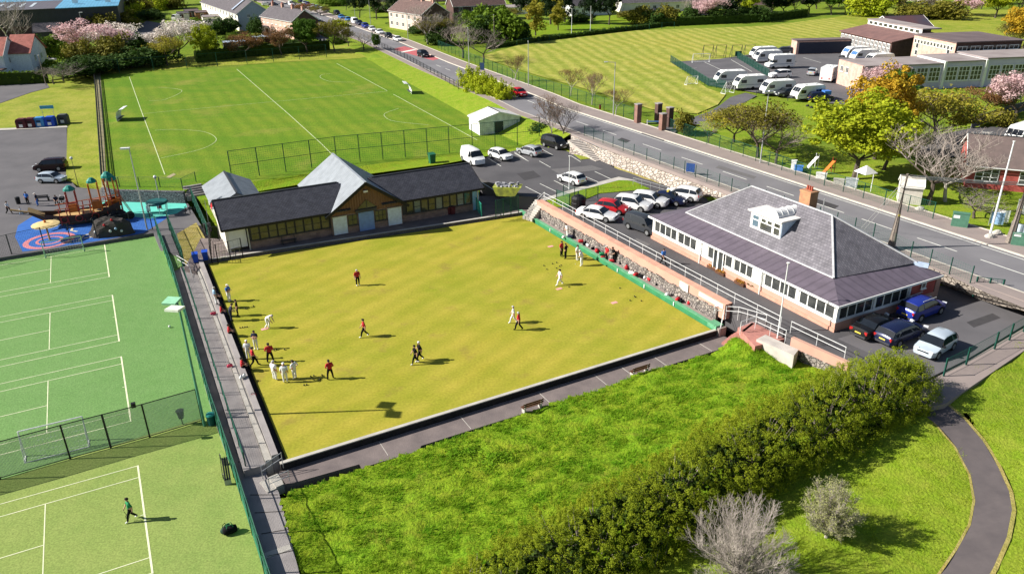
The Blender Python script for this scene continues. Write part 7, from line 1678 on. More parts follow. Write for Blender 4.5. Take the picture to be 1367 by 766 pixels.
    for p in m2.polygons:
        c = p.center; best = None
        for a, b_, na, nb in segs:
            d = b_-a; t = max(0, min(1, (c-a).dot(d)/d.length_squared)); ds = (a+d*t-c).length
            if best is None or ds < best[0]: best = (ds, na, nb, t)
        _, na, nb, t = best
        if nb in ('head', 'crown') or na == 'neck': k = 0 if t > .15 or nb != 'head' else 1
        elif nb[1:] in ('elb',): k = 1
        elif nb[1:] in ('wri', 'han'): k = 0
        elif nb in ('waist',): k = 1 if t > .35 else 2
        elif nb in ('chest', 'neck') or nb[1:] == 'sho': k = 1
        elif nb[1:] == 'toe' or (nb[1:] == 'ank' and t > .92): k = 3
        else: k = 2
        p.material_index = k; p.use_smooth = True
    # five fingers per hand, a nose and eyes joined into the same mesh
    bm = bmesh.new(); bm.from_mesh(m2)
    def add_mb(b_, mi):
        vs = [bm.verts.new(v) for v in b_.v]
        for f in b_.f:
            try: q = bm.faces.new([vs[i] for i in f]); q.material_index = mi
            except ValueError: pass
    fgr = MB()
    for s, y in (('l', 1), ('r', -1)):
        h = J[s+'han']; d = (h - J[s+'wri']).normalized(); sd = Vector((1, 0, 0)); sd = (sd - d*sd.dot(d)).normalized()
        for k, L_ in enumerate((.065, .078, .074, .058)):
            q = h + d*.02 + sd*(.030-.020*k); m_ = q + d*L_*.55; fgr.tube(q, m_, .010, .009, 5); fgr.tube(m_, m_ + (d + Vector((0, -y*.5, 0))).normalized()*L_*.5, .009, .007, 5)
        q = h - d*.03 + sd*.035; fgr.tube(q, q + (d*.6+sd*.8).normalized()*.06, .011, .008, 5)
    hd = J['head']; fd = (J['crown']-J['head']).normalized(); fw = Vector((1, 0, 0)); fw = (fw - fd*fw.dot(fd)).normalized()
    fgr.tube(hd + fw*.085 + fd*.02, hd + fw*.118 - fd*.02, .012, .016, 5)
    for sy in (1, -1): fgr.obox(tuple(hd + Vector((0, sy*.088, 0)) - fw*.01), .05, .022, .07)
    add_mb(fgr, 0); bm.to_mesh(m2); bm.free()
    # hair and cap meshes
    ctr = J['head'] + fd*.035
    hb = MB(); hb.ball((0,0,0), .118, 12, 1.0); hb.v = [v for v in hb.v]
    hr_ = MB()
    import itertools
    rows = 7; n = 12
    up_, sdv = fd, Vector((0, 1, 0))
    for i in range(rows+1):
        th = .62*math.pi*i/rows
        for k in range(n):
            a = 2*math.pi*k/n; r_ = .113*math.sin(th); lim = 0
            v = ctr + up_*(.112*math.cos(th) + (.035 if math.cos(a) > .3 and th > 1.1 else 0)) + fw*(r_*math.cos(a)*1.02 - .012) + sdv*(r_*math.sin(a)*.9); hr_.v.append(tuple(v))
    for i in range(rows):
        for k in range(n): hr_.f.append((i*n+k, i*n+(k+1) % n, (i+1)*n+(k+1) % n, (i+1)*n+k))
    hr_.m = [0]*len(hr_.f); hme = hr_.mesh('hair', DARKH, True)
    cp = MB(); cp.v = [tuple(ctr + (Vector(v)-ctr)*1.06 + fd*.012) for v in hr_.v[:n*5]]; cp.f = [f for f in hr_.f if max(f) < n*5]; cp.m = [0]*len(cp.f)
    cp.obox(tuple(ctr + fw*.13 + fd*.045), .11, .15, .018); cme = cp.mesh('cap', WHITEH, True)
    POSES[pose] = (m2, hme, cme); return POSES[pose]
def person(px, z, heading, pose, top, bot, label, head='hair', hairm=None, shoes=None, group=None, h=1.0, zoff=0.0, loc=None, skin=None):
    bme, hme, cme = body_mesh(pose)
    t = thing('person', label, 'person', loc if loc is not None else g(px[0], px[1], z) + Vector((0, 0, zoff)), rad(heading), group); hv = h*(.955 + .09*((px[0]*7.3+px[1]*3.1) % 1.0)); wv_ = hv*(.97 + .16*((px[0]*5.7+px[1]*2.3) % 1.0)); t.scale = (wv_, wv_, hv)
    o = link('body', bme, t)
    for k, m in enumerate((skin or SKIN, top, bot, shoes or BLACKC)): o.material_slots[k].link = 'OBJECT'; o.material_slots[k].material = m
    o2 = link('hat' if head == 'cap' else 'hair', cme if head == 'cap' else hme, t); o2.material_slots[0].link = 'OBJECT'; o2.material_slots[0].material = hairm or (WHITEH if head == 'cap' else DARKH)
    return t
GP = 'bowls players on the green'
person((478, 381), 0, -60, 'stand', REDC, BLACKC, 'player in red shirt standing alone before pavilion gable', shoes=WHITEC, hairm=GREYH, group=GP)
person((487, 449.5), 0, 190, 'walk', REDC, BLACKC, 'player in red shirt striding across middle of green', shoes=WHITEC, group=GP)
person((555, 485.5), 0, 200, 'walk', BLACKC, BLACKC, 'player in black walking in front of grey haired companion', shoes=WHITEC, group=GP)
person((561, 481.5), 0, 200, 'walk', BLACKC, BLACKC, 'white haired player in black walking behind another', hairm=WHITEH, shoes=WHITEC, group=GP)
person((441.5, 506), 0, 120, 'wide', REDC, BLACKC, 'player in red shirt, legs apart, seen from behind', group=GP)
person((367.5, 507), 0, 60, 'stand', WHITEC, WHITEC, 'player in white, leftmost of the white trio', hairm=GREYH, shoes=WHITEC, group=GP)
person((381.5, 510.5), 0, 100, 'stand', WHITEC, WHITEC, 'player in white with white hat in the trio', head='cap', shoes=WHITEC, group=GP)
person((394, 505.5), 0, 150, 'hips', WHITEC, WHITEC, 'player in white with hands on hips, right of trio', shoes=WHITEC, group=GP)
person((357.5, 438), 0, -10, 'bend', WHITEC, WHITEC, 'player in white crouching to bowl from pink mat', hairm=GREYH, shoes=WHITEC, group=GP)
person((306.5, 402), 0, -20, 'fold', BLUEC, WHITEC, 'player in white trousers and blue top, far end of left edge', head='cap', shoes=WHITEC, group=GP)
person((318, 421.5), 0, 200, 'stand', BLACKC, BLACKC, 'player all in black by bowls near left edge', group=GP)
person((309.5, 428.5), 0, 20, 'lean', NAVYC, NAVYC, 'player in navy leaning forward at the left edge', group=GP)
person((342.5, 466), 0, -90, 'fold', NAVYC, WHITEC, 'player in navy top and white trousers, arms folded', shoes=WHITEC, group=GP)
person((332.5, 479.5), 0, 100, 'stand', WHITEC, WHITEC, 'player in white with white hat beside red shirts', head='cap', shoes=REDC, group=GP)
person((340, 489), 0, 20, 'walk', REDC, BLACKC, 'player in red stepping past the white hatted player', group=GP)
person((361.5, 483.5), 0, 110, 'wide', REDC, BLACKC, 'player in red shirt, back turned, above the white trio', group=GP)
SEATZ = .42
def on_edge(t, off=.62): q = A_.lerp(D_, t) + ADN*off; q.z = SEATZ; return q
GE_ = 'players resting along the terrace edge'
def edge_t(px): q = g(px[0], px[1], .42); return (q-A_).dot(AD)/(D_-A_).length
for (x, y, top, bot, lb, hd_, pose) in ((322, 490, REDC, BLACKC, 'player in red shirt seated on the terrace edge, nearest us', 'hair', 'sit'), (306, 444, REDC, BLACKC, 'player in red shirt seated on edge behind crouching player', 'hair', 'sit'), (289, 419, REDC, NAVYC, 'player in red and white seated on edge by pink bag', 'hair', 'sit'), (283, 399, BLACKC, BLACKC, 'dark clothed player seated at the far end of edge', 'hair', 'sit'), (291, 406, LBLUEC, WHITEC, 'player in pale blue standing on the terrace', 'hair', 'stand')):
    p = on_edge(edge_t((x, y)), .60 if pose == 'sit' else .75)
    if pose == 'sit': p = p - Vector((0, 0, .44)) ; p.z = .0 + .02
    person((x, y), 0, math.degrees(math.atan2(-ADN.y, -ADN.x)), pose, top, bot, lb, head=hd_, hairm=GREYH if top is LBLUEC else None, loc=p, group=GE_)
GR = 'players at the right end of the green'
person((749.5, 342), 0, -40, 'stand', REDC, BLACKC, 'player in red shirt with dark companion at far right', group=GR)
person((755, 345.5), 0, 150, 'hips', BLACKC, BLACKC, 'player in black facing the red shirt at far right', group=GR)
person((770.5, 347), 0, -30, 'stand', WHITEC, WHITEC, 'player in white, farther of the pair by boards', shoes=WHITEC, group=GR)
person((776.5, 355), 0, 150, 'lean', WHITEC, WHITEC, 'player in white, nearer of the pair by boards', hairm=GREYH, shoes=WHITEC, group=GR)
person((747.5, 380.5), 0, 190, 'walk', WHITEC, WHITEC, 'player in white walking left near the pink mat', shoes=WHITEC, group=GR)
person((685.5, 431), 0, 170, 'walk', WHITEC, WHITEC, 'player in white walking beside red shirted player', hairm=GREYH, shoes=WHITEC, group=GR)
person((692.5, 440.5), 0, 160, 'walk', REDC, BLACKC, 'player in red walking beside player in white', hairm=GREYH, group=GR)
person((757.5, 317), .18, 200, 'lean', WHITEC, WHITEC, 'person in white stooping over blue bags by the wall', shoes=WHITEC)
person((810, 348.5), .18, 210, 'stand', REDC, BLACKC, 'person in red with white hat on the bank path', head='cap')
person((820, 349.5), .18, 200, 'lean', BLACKC, BLACKC, 'person in dark clothes among bags on bank path')
person((885, 353.5), 1.9, -60, 'walk', BLUEC, BLACKC, 'person in bright blue jacket walking the lane')
person((177, 694), -.8, 215, 'walk', GREENC, BLACKC, 'tennis player in green shirt with racket near baseline', shoes=WHITEC)
person((38, 273), PLAY, -90, 'stand', BLUEC, BLACKC, 'adult in blue jacket by the play area bin')
person((51, 275), PLAY, 190, 'stand', NAVYC, BLUEC, 'adult in dark jacket and jeans by park bench', head='cap')
person((12.5, 285.5), PLAY, -10, 'walk', WHITEC, BLACKC, 'person in white top walking towards the child')
person((29, 287), PLAY, 170, 'walk', WHITEC, LBLUEC, 'small child in pale clothes by play area', h=.62)
person((76, 272), PLAY, -60, 'sit', NAVYC, BLACKC, 'person seated in dark clothes behind the pirate ship')
# racket in the tennis player's hand
rk = MB(); rk.tube((0,0,0), (0,0,.32), .014); 
for k in range(14):
    a0, a1 = 2*math.pi*k/14, 2*math.pi*(k+1)/14; rk.tube((.12*math.cos(a0), 0, .47+.16*math.sin(a0)), (.12*math.cos(a1), 0, .47+.16*math.sin(a1)), .012, n=4)
for k in range(-3, 4): rk.tube((k*.03, 0, .34+abs(k)*.012), (k*.03, 0, .60-abs(k)*.012), .003, n=3)
ro2 = rk.build('tennis_racket', BLACK); tp_ = [o for o in bpy.data.objects if o.get('label', '').startswith('tennis player')][0]
tag(ro2, 'black tennis racket held by player in green', 'racket'); ro2.location = tp_.location + Vector((-.35*math.cos(rad(35)) + .0, -.15, .82)); ro2.rotation_euler = (rad(180), rad(15), rad(215)); 
# ================================================================ SMALL THINGS
def bowl_at(px, m=None, white=False):
    b = MB().ball((0, 0, .063 if not white else .032), .065 if not white else .033, 12); o = b.build('jack' if white else 'bowl', WHITEH if white else BLACK, None, True); o.location = g(px[0], px[1], 0.002)
    return o
GB = 'black bowls lying on the green'
for lab, lst in (('black bowl near the walking player in white', [(726, 355), (730, 360), (737.5, 352.5), (743, 351), (743, 358.5)]), ('black bowl in the cluster before the right pair', [(747, 356), (749, 354.5)]), ('black bowl lying near the pink mat', [(759.5, 383.5), (827.5, 385)]),
                 ('black bowl in the small group near right boards', [(841, 401.5), (848, 397), (856, 402), (847, 396)]), ('black bowl at feet of left edge players', [(338.5, 409), (321, 412), (327, 412.5), (329.5, 413)]), ('black bowl before the seated red shirt', [(320.5, 438), (324, 437.5), (327, 437), (330, 437)]),
                 ('black bowl beside red shirt above white trio', [(366, 468), (369, 467), (380, 467)]), ('black bowl between white trio and red shirt', [(406, 514.5), (409.5, 514), (415, 503), (427, 507), (430, 501), (419, 502)])):
    for i, p in enumerate(lst):
        tag(bowl_at(p), lab, 'bowl', lab.replace('black bowl', 'bowls'))
tag(bowl_at((768, 353), white=True), 'white jack ball in front of right hand players', 'jack ball')
def mat_at(px, label, rz, m=None):
    b = MB().obox((0,0,.012), .62, .38, .014); o = b.build('bowling_mat', mat('pink_mat', (.75,.36,.33), .9)); o.location = g(px[0], px[1], 0); o.rotation_euler = (0, 0, rad(rz)); tag(o, label, 'mat')
mat_at((746.5, 385.5), 'pink rubber mat near walking player in white', 28); mat_at((820, 404), 'pink rubber mat near the right boards', 28); mat_at((735, 329), 'pale pink mat at far right of green', 28); mat_at((353.5, 439), 'pink mat under the crouching player', 28)
# holdalls along the bank path
def bag(loc, m, label, rz=0, s=1.0, group='kit bags along the bank path', m2=None):
    t = thing('kit_bag', label, 'bag', loc, rad(rz), group); b = MB(); n = 8
    for i, x in enumerate((-.26, -.24, -.12, .12, .24, .26)):
        r_ = (.05, .13, .16, .16, .13, .05)[i]; b.v += [(x*s, r_*1.0*s*math.cos(2*math.pi*k/n), .16*s + r_*s*math.sin(2*math.pi*k/n)) for k in range(n)]
    for i in range(5): b.f += [(i*n+k, i*n+(k+1) % n, (i+1)*n+(k+1) % n, (i+1)*n+k) for k in range(n)]
    b.f += [tuple(range(n)), tuple(range(5*n, 6*n))]; b.m = [0]*len(b.f); b.build('body', m, t, True)
    h = MB()
    for sy in (-.06, .06):
        pts = [(-.12*s, sy*s, .30*s), (-.08*s, sy*s, .42*s), (.08*s, sy*s, .42*s), (.12*s, sy*s, .30*s)]
        for i in range(3): h.tube(pts[i], pts[i+1], .014*s, n=5)
    h.build('handles', m2 or BLACKC, t); return t
RC_ = REDC
for i, (x, y, m, lb, s) in enumerate(((752, 318, WHITEC, 'white kit bag by stooping person in white', 1), (761, 318.5, NAVYC, 'large navy kit bag by stooping person in white', 1.4), (775, 324, REDC, 'red kit bag left of the black bag pair', 1.2), (780, 327, BLACKC, 'black kit bag touching the red one', 1.2), (784, 329, WHITEC, 'white topped kit bag behind black bag', 1), (791, 333, BLACKC, 'small black kit bag alone against the wall', .9), (796, 337, REDC, 'red kit bag left of red shirted person', 1.3), (803, 341, GREENC, 'dark green kit bag beside red shirted person', 1.2), (804, 345, REDC, 'flat red kit bag on edge of bank path', .9), (816, 350, REDC, 'red kit bag between two standing people', 1.1), (829, 353.5, BLACKC, 'black kit bag past the dark clothed person', 1), (836, 359, REDC, 'round maroon kit bag standing alone', 1.3), (843, 367, WHITEC, 'white towel bag leaning on the board', 1.3), (848, 369, REDC, 'red kit bag next to white towel bag', 1.2), (855, 371, BLACKC, 'black kit bag in the middle of bag heap', 1.2), (861, 372, WHITEC, 'grey white kit bag in the bag heap', 1), (866, 375, REDC, 'red kit bag at lower end of bag heap', 1.2), (877, 381, BLACKC, 'black and white kit bag by pale wall panel', 1), (890, 395, WHITEC, 'white kit bag near lower end of board', 1.1), (904, 402, REDC, 'red striped kit bag near the red steps', 1.2), (908, 403.5, BLACKC, 'black kit bag behind the red striped bag', 1), (919, 406, REDC, 'dark red kit bag nearest the red steps', 1.1))):
    bag(g(x, y, .18) + BN*.06, m, lb, (x*13) % 180, s)
for x, y, lb in ((285, 420, 'pink bag on the terrace behind seated players'), (307, 490, 'bright pink bag on terrace step nearest us'), (338, 530, 'faded pink bag lying on the lower terrace')): 
    bag(g(x, y, .12), mat('pink_bag', (.72,.08,.14), .8), lb, 40, .9, None)
for i, (x, y) in enumerate(((322, 505), (326, 503))): bag(g(x, y, .42), WHITEC, ['white kit bag at terrace edge nearest corner', 'pale kit bag beside white bag on terrace edge'][i], 100, .8, 'white bags on terrace edge')
b1 = bag(g(308, 711, -.8), BLACKC, 'black and green sports bag on near tennis court', 30, 1.6, None, GREENC); b2 = bag(g(302, 709, -.8), mat('dark_green_cloth', (.02,.05,.035), .8), 'dark green sports bag beside black sports bag', 70, 1.3, None)
# benches
def bench(p, rz, label, m=WOOD, L=1.7, leg=CONC_L):
    t = thing('park_bench', label, 'bench', p, rad(rz))
    b = MB()
    for k in range(3): b.box(-L/2, L/2, -.20+k*.14, -.09+k*.14, .42, .46)
    b.build('seat', m, t)
    b = MB()
    for k in range(2): b.box(-L/2, L/2, .235, .265, .58+k*.17, .70+k*.17)
    b.build('backrest', m, t)
    for x in (-L/2+.12, L/2-.20): b = MB(); b.box(x, x+.10, -.2, .22, -.1, .418); b.box(x, x+.08, .195, .234, .42, .86); b.build('leg', leg, t)
    return t
angA = math.degrees(math.atan2(AX.y, AX.x))
bench(A_.lerp(B_, .475) - AY*2.30 + Vector((0,0,-.53)), angA+180, 'brown bench on lower path, left of the two')
bench(A_.lerp(B_, .745) - AY*2.15 + Vector((0,0,-.53)), angA+180, 'brown bench on lower path nearer the red steps')
bench(g(386, 325, .24), 26.2, 'dark bench against left wing of pavilion', DARKG, leg=DARKG); bench(g(576, 290, .24), 26.2, 'dark bench against right wing of pavilion', DARKG, leg=DARKG)
bench(g(58, 268, PLAY), 190, 'black bench beside adult in dark jacket', BLACK, leg=BLACK)
bench(g(303, 632, -.76), 113, 'low black bench on near tennis court by fence', BLACK, 2.6)
for x, y, lb in ((283, 566, 'dark teal bin at the divider fence corner'), (25, 272, 'black litter bin by the play area bench')):
    t = thing('litter_bin', lb, 'bin', g(x, y, -.76 if y > 400 else PLAY)); MB().lathe([(.26, 0), (.30, .75), (.30, .8)], 12).build('body', BLACK if y < 400 else mat('teal_dark', (.01,.10,.10), .6), t); MB().lathe([(.32, .8), (.28, .92), (.05, .98)], 12).build('lid', mat('teal_lid', (.05,.40,.36), .6) if y > 400 else BLACK, t)
tz = thing('hanging_bin', 'black bin hanging on the tennis divider fence', 'bin', g(244, 566, -.78)); MB().tube((0,0,0), (0,0,1.2), .04).build('post', BLACK, tz); MB().lathe([(.18, .55), (.28, 1.15), (.30, 1.2)], 10).build('body', BLACK, tz)
sp = thing('fence_speaker', 'small black loudspeaker on the divider fence top', 'speaker', g(190, 587, -.78) + Vector((0,0,2.78))); MB().obox((0,0,.16), .28, .26, .34, .4).build('body', BLACK, sp); MB().tube((0,-.14,.16), (0,-.16,.16), .10).build('cone', DARKG, sp)
def wheelie(px, z, m, label, rz=0, s=1.0, group=None):
    t = thing('wheelie_bin', label, 'bin', g(px[0], px[1], z), rad(rz), group); b = MB()
    b.add([(-.24*s,-.26*s,.05),(.24*s,-.26*s,.05),(.24*s,.26*s,.05),(-.24*s,.26*s,.05),(-.29*s,-.34*s,.98*s),(.29*s,-.34*s,.98*s),(.29*s,.34*s,.98*s),(-.29*s,.34*s,.98*s)], [(0,3,2,1),(4,5,6,7),(0,1,5,4),(1,2,6,5),(2,3,7,6),(3,0,4,7)]); b.build('body', m, t)
    MB().obox((0, -.02, 1.02*s), .62*s, .76*s, .08, 0, .06).build('lid', m, t); b = MB()
    for x in (-.25, .25): b.tube((x*s-.04, .30*s, .12), (x*s+.04, .30*s, .12), .12, n=10)
    b.build('wheels', TYRE, t)
BB = mat('blue_bin', (.012,.075,.50), .5); GBN = mat('green_bin', (.015,.12,.06), .5); BRN = mat('maroon_bin', (.10,.018,.025), .6)
wheelie((262, 350), .24, BB, 'blue wheelie bin nearer the terrace steps', 20); wheelie((275, 347), .24, BB, 'blue wheelie bin nearer the pavilion gate', 20)
wheelie((577, 219), 1.2, GBN, 'large green bin on bank behind right wing', 24, 1.5)
for k, x in enumerate((596, 606)): wheelie((600+k*4, 286), .24, BRN, ['maroon bin against right wing wall, left one', 'maroon bin against right wing wall, right one'][k], 26, 1.0, 'maroon bins by pavilion') 
# recycling banks on the lower car park edge
def recycler(px, m, label, rz, w=1.7):
    t = thing('recycling_bank', label, 'recycling bin', g(px[0], px[1], (VERGE[0], VERGE[1])), rad(rz), 'recycling banks beside the lower car park'); b = MB()
    b.wall_xz([(-w/2, -.5), (w/2, -.5), (w/2, 1.35), (w/2-.25, 1.7), (-w/2+.25, 1.7), (-w/2, 1.35)], -.65, .65); b.build('body', m, t)
    MB().box(-.35, .35, -.69, -.652, .95, 1.2).build('slot', BLACK, t); MB().box(-.30, .30, -.675, -.652, .25, .75).build('notice', WHITE, t)
for x, y, m, lb in ((31, 171, BRN, 'maroon recycling bank, leftmost of the row'), (43, 170, BRN, 'maroon recycling bank beside the small blue one'), (55, 169, mat('sky_bin', (.06,.28,.62), .5), 'light blue recycling bank in mid row'), (69, 168, BB, 'wide royal blue recycling bank'), (86, 165, mat('grey_bin', (.07,.075,.08), .6), 'dark grey recycling bank at right end')): recycler((x, y), m, lb, 8)
def board_sign(px, z, w, h, zb, m, label, rz=0, name='sign', two=True, frame=None):
    t = thing(name, label, 'sign', g(px[0], px[1], z), rad(rz))
    MB().box(-w/2, w/2, -.03, .03, zb, zb+h).build('panel', m, t)
    for x in ((-w*.4, w*.4) if two else (0,)): MB().tube((x, .05, -.3), (x, .05, zb+h), .04).build('post', GALV, t)
    return t
def words(t, rows, m, z0, size, y=-.034):
    for i, s in enumerate(rows):
        cu = bpy.data.curves.new('lettering', 'FONT'); cu.body = s; cu.size = size; cu.align_x = 'CENTER'; cu.extrude = .002; cu.materials.append(m)
        o = bpy.data.objects.new('lettering', cu); COL.objects.link(o); o.parent = t; o.location = (0, y, z0 - i*size*1.25); o.rotation_euler = (math.pi/2, 0, 0)
board_sign((67, 162), (VERGE[0], VERGE[1]), 2.4, .6, 2.3, mat('sign_blue', (.10,.42,.70), .5), 'pale blue sign board above the recycling banks', 8)
board_sign((920, 246), 2.2, 1.1, 1.1, 1.6, mat('sign_navy', (.03,.07,.28), .5), 'blue notice on two posts at the rubble bank', -30)
board_sign((644, 102), ROAD_Z+.15, 1.0, 1.5, 1.3, mat('sign_dark', (.02,.05,.12), .5), 'dark blue sign on pavement beside the field', -20, two=False)
pnl = MB().obox((0,0,0), .08, 1.2, .95); o = pnl.build('wall_panel', mat('cream_panel', (.80,.76,.68), .7)); q_ = rb(5.6, 1.40, 1.45); o.location = q_; o.rotation_euler = (0, 0, math.atan2(BN.y, BN.x)); tag(o, 'cream notice panel fixed on the pink wall', 'sign')
pnl = MB().obox((0,0,0), .04, 3.2, .42); o = pnl.build('wall_panel', mat('pale_panel', (.78,.66,.58), .7)); o.location = rb(2.0, 1.455, 1.68); o.rotation_euler = (0, 0, math.atan2(BN.y, BN.x)); tag(o, 'long pale strip panel on the pink wall', 'sign')
# lamp posts and poles
def lamp(px, z, h, label, head='flat', aim=0, m=GALV, r=.10, group=None, lean=0):
    t = thing('street_lamp', label, 'lamp post', g(px[0], px[1], z), rad(aim), group)
    MB().tube((0,0,-.4), (0,0,h), r, r*.55, 8).build('post', m, t)
    if head == 'flat':
        MB().obox((.45, 0, h+.06), 1.0, .42, .16).build('lamp_head', WHITEP, t); MB().obox((.45, 0, h-.035), .7, .3, .03).build('lens', LAMP_W, t)
    elif head == 'flood':
        MB().bar((-.55, 0, h), (.55, 0, h), .1, .1).build('crossarm', m, t)
        for y in (-.38, .38): MB().obox((y, -.18, h+.02), .52, .42, .22, 0, .5).build('floodlight', WHITEP, t)
    elif head == 'ball': MB().ball((0,0,h+.16), .2, 10).build('lamp_globe', WHITEP, t); MB().lathe([(.16, h-.02), (.2, h+.02), (.2, h+.05)], 8).build('collar', DARKG, t)
    elif head == 'cap': MB().lathe([(.09, h), (.13, h+.05), (.13, h+.1)], 8).build('cap', WHITE, t)
    else: MB().bar((0,0,h-.05), (-1.3, 0, h+.05), .07, .07).build('lamp_arm', m, t); MB().obox((-1.5, 0, h+.05), .6, .22, .12).build('lamp_head', WHITEP, t)
    return t
lamp((196.3, 305.2), -.3, 9.8, 'tall grey lamp post with white hood above pirate ship', 'flat', 185)
lamp((215.9, 279.6), PLAY, 4.2, 'slim globe lamp beside the teal seesaw', 'ball'); lamp((104, 246), .3, 3.6, 'short globe lamp by the pale hatchback', 'ball', m=DARKG, r=.05)
lamp((1014.8, 217.8), ROAD_Z+.1, 9.2, 'tall post with double floodlight before yellow olive tree', 'flood', 200)
lamp((818.6, 154), ROAD_Z+.1, 8.6, 'tall grey lamp post among birches by field fence', 'arm', 0)
lamp((705.5, 115), ROAD_Z+.1, 8.5, 'plain grey lamp post beside the red moving car', 'none2' if False else 'cap')
lamp((626.3, 86.5), ROAD_Z+.1, 8.2, 'grey lamp post in front of reddish bare tree', 'cap'); lamp((660, 62), 3.3, 8, 'dark pole against the evergreen clump', 'cap', m=POLEW)
lamp((759.7, 252.6), 1.95, 4.2, 'slim car park lamp beside lone white hatchback', 'cap', m=WHITEP, r=.07)
lamp((1321.4, 314.5), ROAD_Z+.1, 9.4, 'tall white lamp post at right beside green cabinet', 'cap', m=WHITEP, r=.12)
lamp((1035.6, 466.2), .25, 7.6, 'white flagpole style lamp behind the red steps', 'cap', m=WHITEP, r=.08)
lamp((545, 53), 3.45, 8, 'grey lamp post by pale pink terrace', 'cap'); lamp((495, 33), 3.45, 8, 'grey lamp post on the town green', 'cap'); lamp((474, 22), 3.45, 8, 'lamp post behind the black people carrier', 'cap')
lamp((763, 45), 3.3, 7, 'white lamp post by field corner lawn', 'cap', m=WHITEP); lamp((788, 44), 3.3, 7.5, 'white lamp post in front of round pines', 'cap', m=WHITEP)
lamp((1200, 180), 3.5, 5, 'white post between lime tree and spreading tree', 'cap', m=WHITEP, r=.08); lamp((113, 48), 3.2, 7, 'grey lamp post in the factory lane', 'flat', 0)
lamp((61, 112), 2.6, 6, 'thin brown pole by dark clipped hedge', 'cap', m=POLEW); lamp((294, 78), 3.0, 6.5, 'white lamp post between yellow and orange trees', 'cap', m=WHITEP)
# floodlight mast outside the left edge of the green: it stands beside the path and throws the long double-headed shadow
fm = thing('floodlight_mast', 'floodlight mast on court fence line throwing the long shadow', 'floodlight', g(310, 607, -.78)) if False else None
# telegraph poles and wires
def pole(px, z, h, label, leanx=0):
    t = thing('telegraph_pole', label, 'pole', g(px[0], px[1], z)); MB().tube((0,0,-.5), (leanx, 0, h), PLAY, .11, 8).build('post', POLEW, t)
    MB().obox((leanx*.5+.0, -.16, 3.4), .2, .04, .2).build('plate', PLATE_Y, t); MB().bar((leanx-.5, 0, h-.15), (leanx+.5, 0, h-.15), .08, .08).build('crossarm', POLEW, t)
    return t
p1 = pole((1189.1, 331.7), ROAD_Z, 7.4, 'brown telegraph pole rising behind the clubhouse roof', .18); p2 = pole((1347, 324), ROAD_Z+.1, 8.6, 'brown telegraph pole at far right of road', .4)
wr = MB(); aP = p1.location + Vector((.18, 0, 7.3)); bP = p2.location + Vector((.6, 0, 6.4)); bP2 = bP + (bP-aP).normalized()*14
for k in range(6):
    o_ = Vector((-.45+.18*k, 0, -.14*(k % 3))); pts = [aP+o_]; 
    for i in range(1, 13):
        t = i/12; q = (aP+o_).lerp(bP2+o_, t); q.z -= 1.6*t*(1-t); pts.append(q)
    for i in range(12): wr.tube(pts[i], pts[i+1], .022, n=4, cap=False)
tag(wr.build('overhead_cables', mat('pale_cable', (.42,.42,.40), .7)), 'bundle of overhead cables running between the telegraph poles', 'cable')
for k, lb in enumerate(('guy wire from telegraph pole to ground, upper', 'guy wire from telegraph pole to ground, lower')):
    w_ = MB().tube(aP + Vector((0,0,-.2-.5*k)), g(1150+k*4, 304+k*2, ROAD_Z), .018, n=4); tag(w_.build('guy_wire', mat('pale_cable', (.42,.42,.4))), lb, 'cable')
# umbrellas on the tennis fence
UG = mat('pale_green_nylon', (.30,.62,.40), .6); UW = mat('white_nylon', (.78,.85,.72), .6)
MB_ = g(273, 568, -.8)
fm = thing('floodlight_mast', 'pale green floodlight mast at corner of tennis divider fence', 'floodlight', MB_)
MB().tube((0,0,-.4), (0,0,9.7), .11, .075, 8).build('post', mat('mast_green', (.10,.30,.20), .5), fm)
ad_ = Vector((.49, -.87, 0)); MB().bar(tuple(ad_*-.75 + Vector((0,0,9.7))), tuple(ad_*.75 + Vector((0,0,9.7))), .09, .09).build('crossarm', GREENP, fm)
for sg in (-.70, .70):
    MB().obox(tuple(ad_*sg + Vector((-.35, 0, 9.82))), 1.0, .85, .16, rad(-10), rad(8 if sg < 0 else -6)).build('floodlight', UG if sg < 0 else UW, fm)
bl = MB().ball((0,0,.11), .11, 12).build('ball', WHITEH, None, True); bl.location = g(226.5, 437, -.79); tag(bl, 'white football on far tennis lawn', 'ball')
# goals
def goal(px, z, rz, W, Hh, label, net=True, dep=1.0, m=WHITEP, r=.05):
    t = thing('goal', label, 'goal', g(px[0], px[1], z), rad(rz))
    for x in (-W/2, W/2): MB().tube((x, 0, 0), (x, 0, Hh), r).build('goalpost', m, t); MB().tube((x, 0, 0), (x, dep, 0), r).build('ground_bar', m, t); MB().tube((x, 0, Hh), (x, dep, 0), r*.7).build('stay', m, t)
    MB().tube((-W/2, 0, Hh), (W/2, 0, Hh), r).build('crossbar', m, t); MB().tube((-W/2, dep, 0), (W/2, dep, 0), r).build('rear_bar', m, t)
    if net:
        b = MB(); n = int(W/.25)
        for k in range(n+1): x = -W/2+W*k/n; b.tube((x, .02, Hh), (x, dep, .05), .006, n=3, cap=False)
        for k in range(6): f = (k+.5)/6; b.tube((-W/2, dep*f, Hh*(1-f)+.03), (W/2, dep*f, Hh*(1-f)+.03), .006, n=3, cap=False)
        b.build('net', WHITEP, t)
ga = math.degrees(math.atan2((g(119,587,-.8)-g(35,608,-.8)).y, (g(119,587,-.8)-g(35,608,-.8)).x)); gw_ = (g(119,587,-.8)-g(35,608,-.8)).length
goal((77, 597.5), -.79, ga, gw_, 2.0, 'white goal against divider fence on far tennis lawn', dep=-.9)
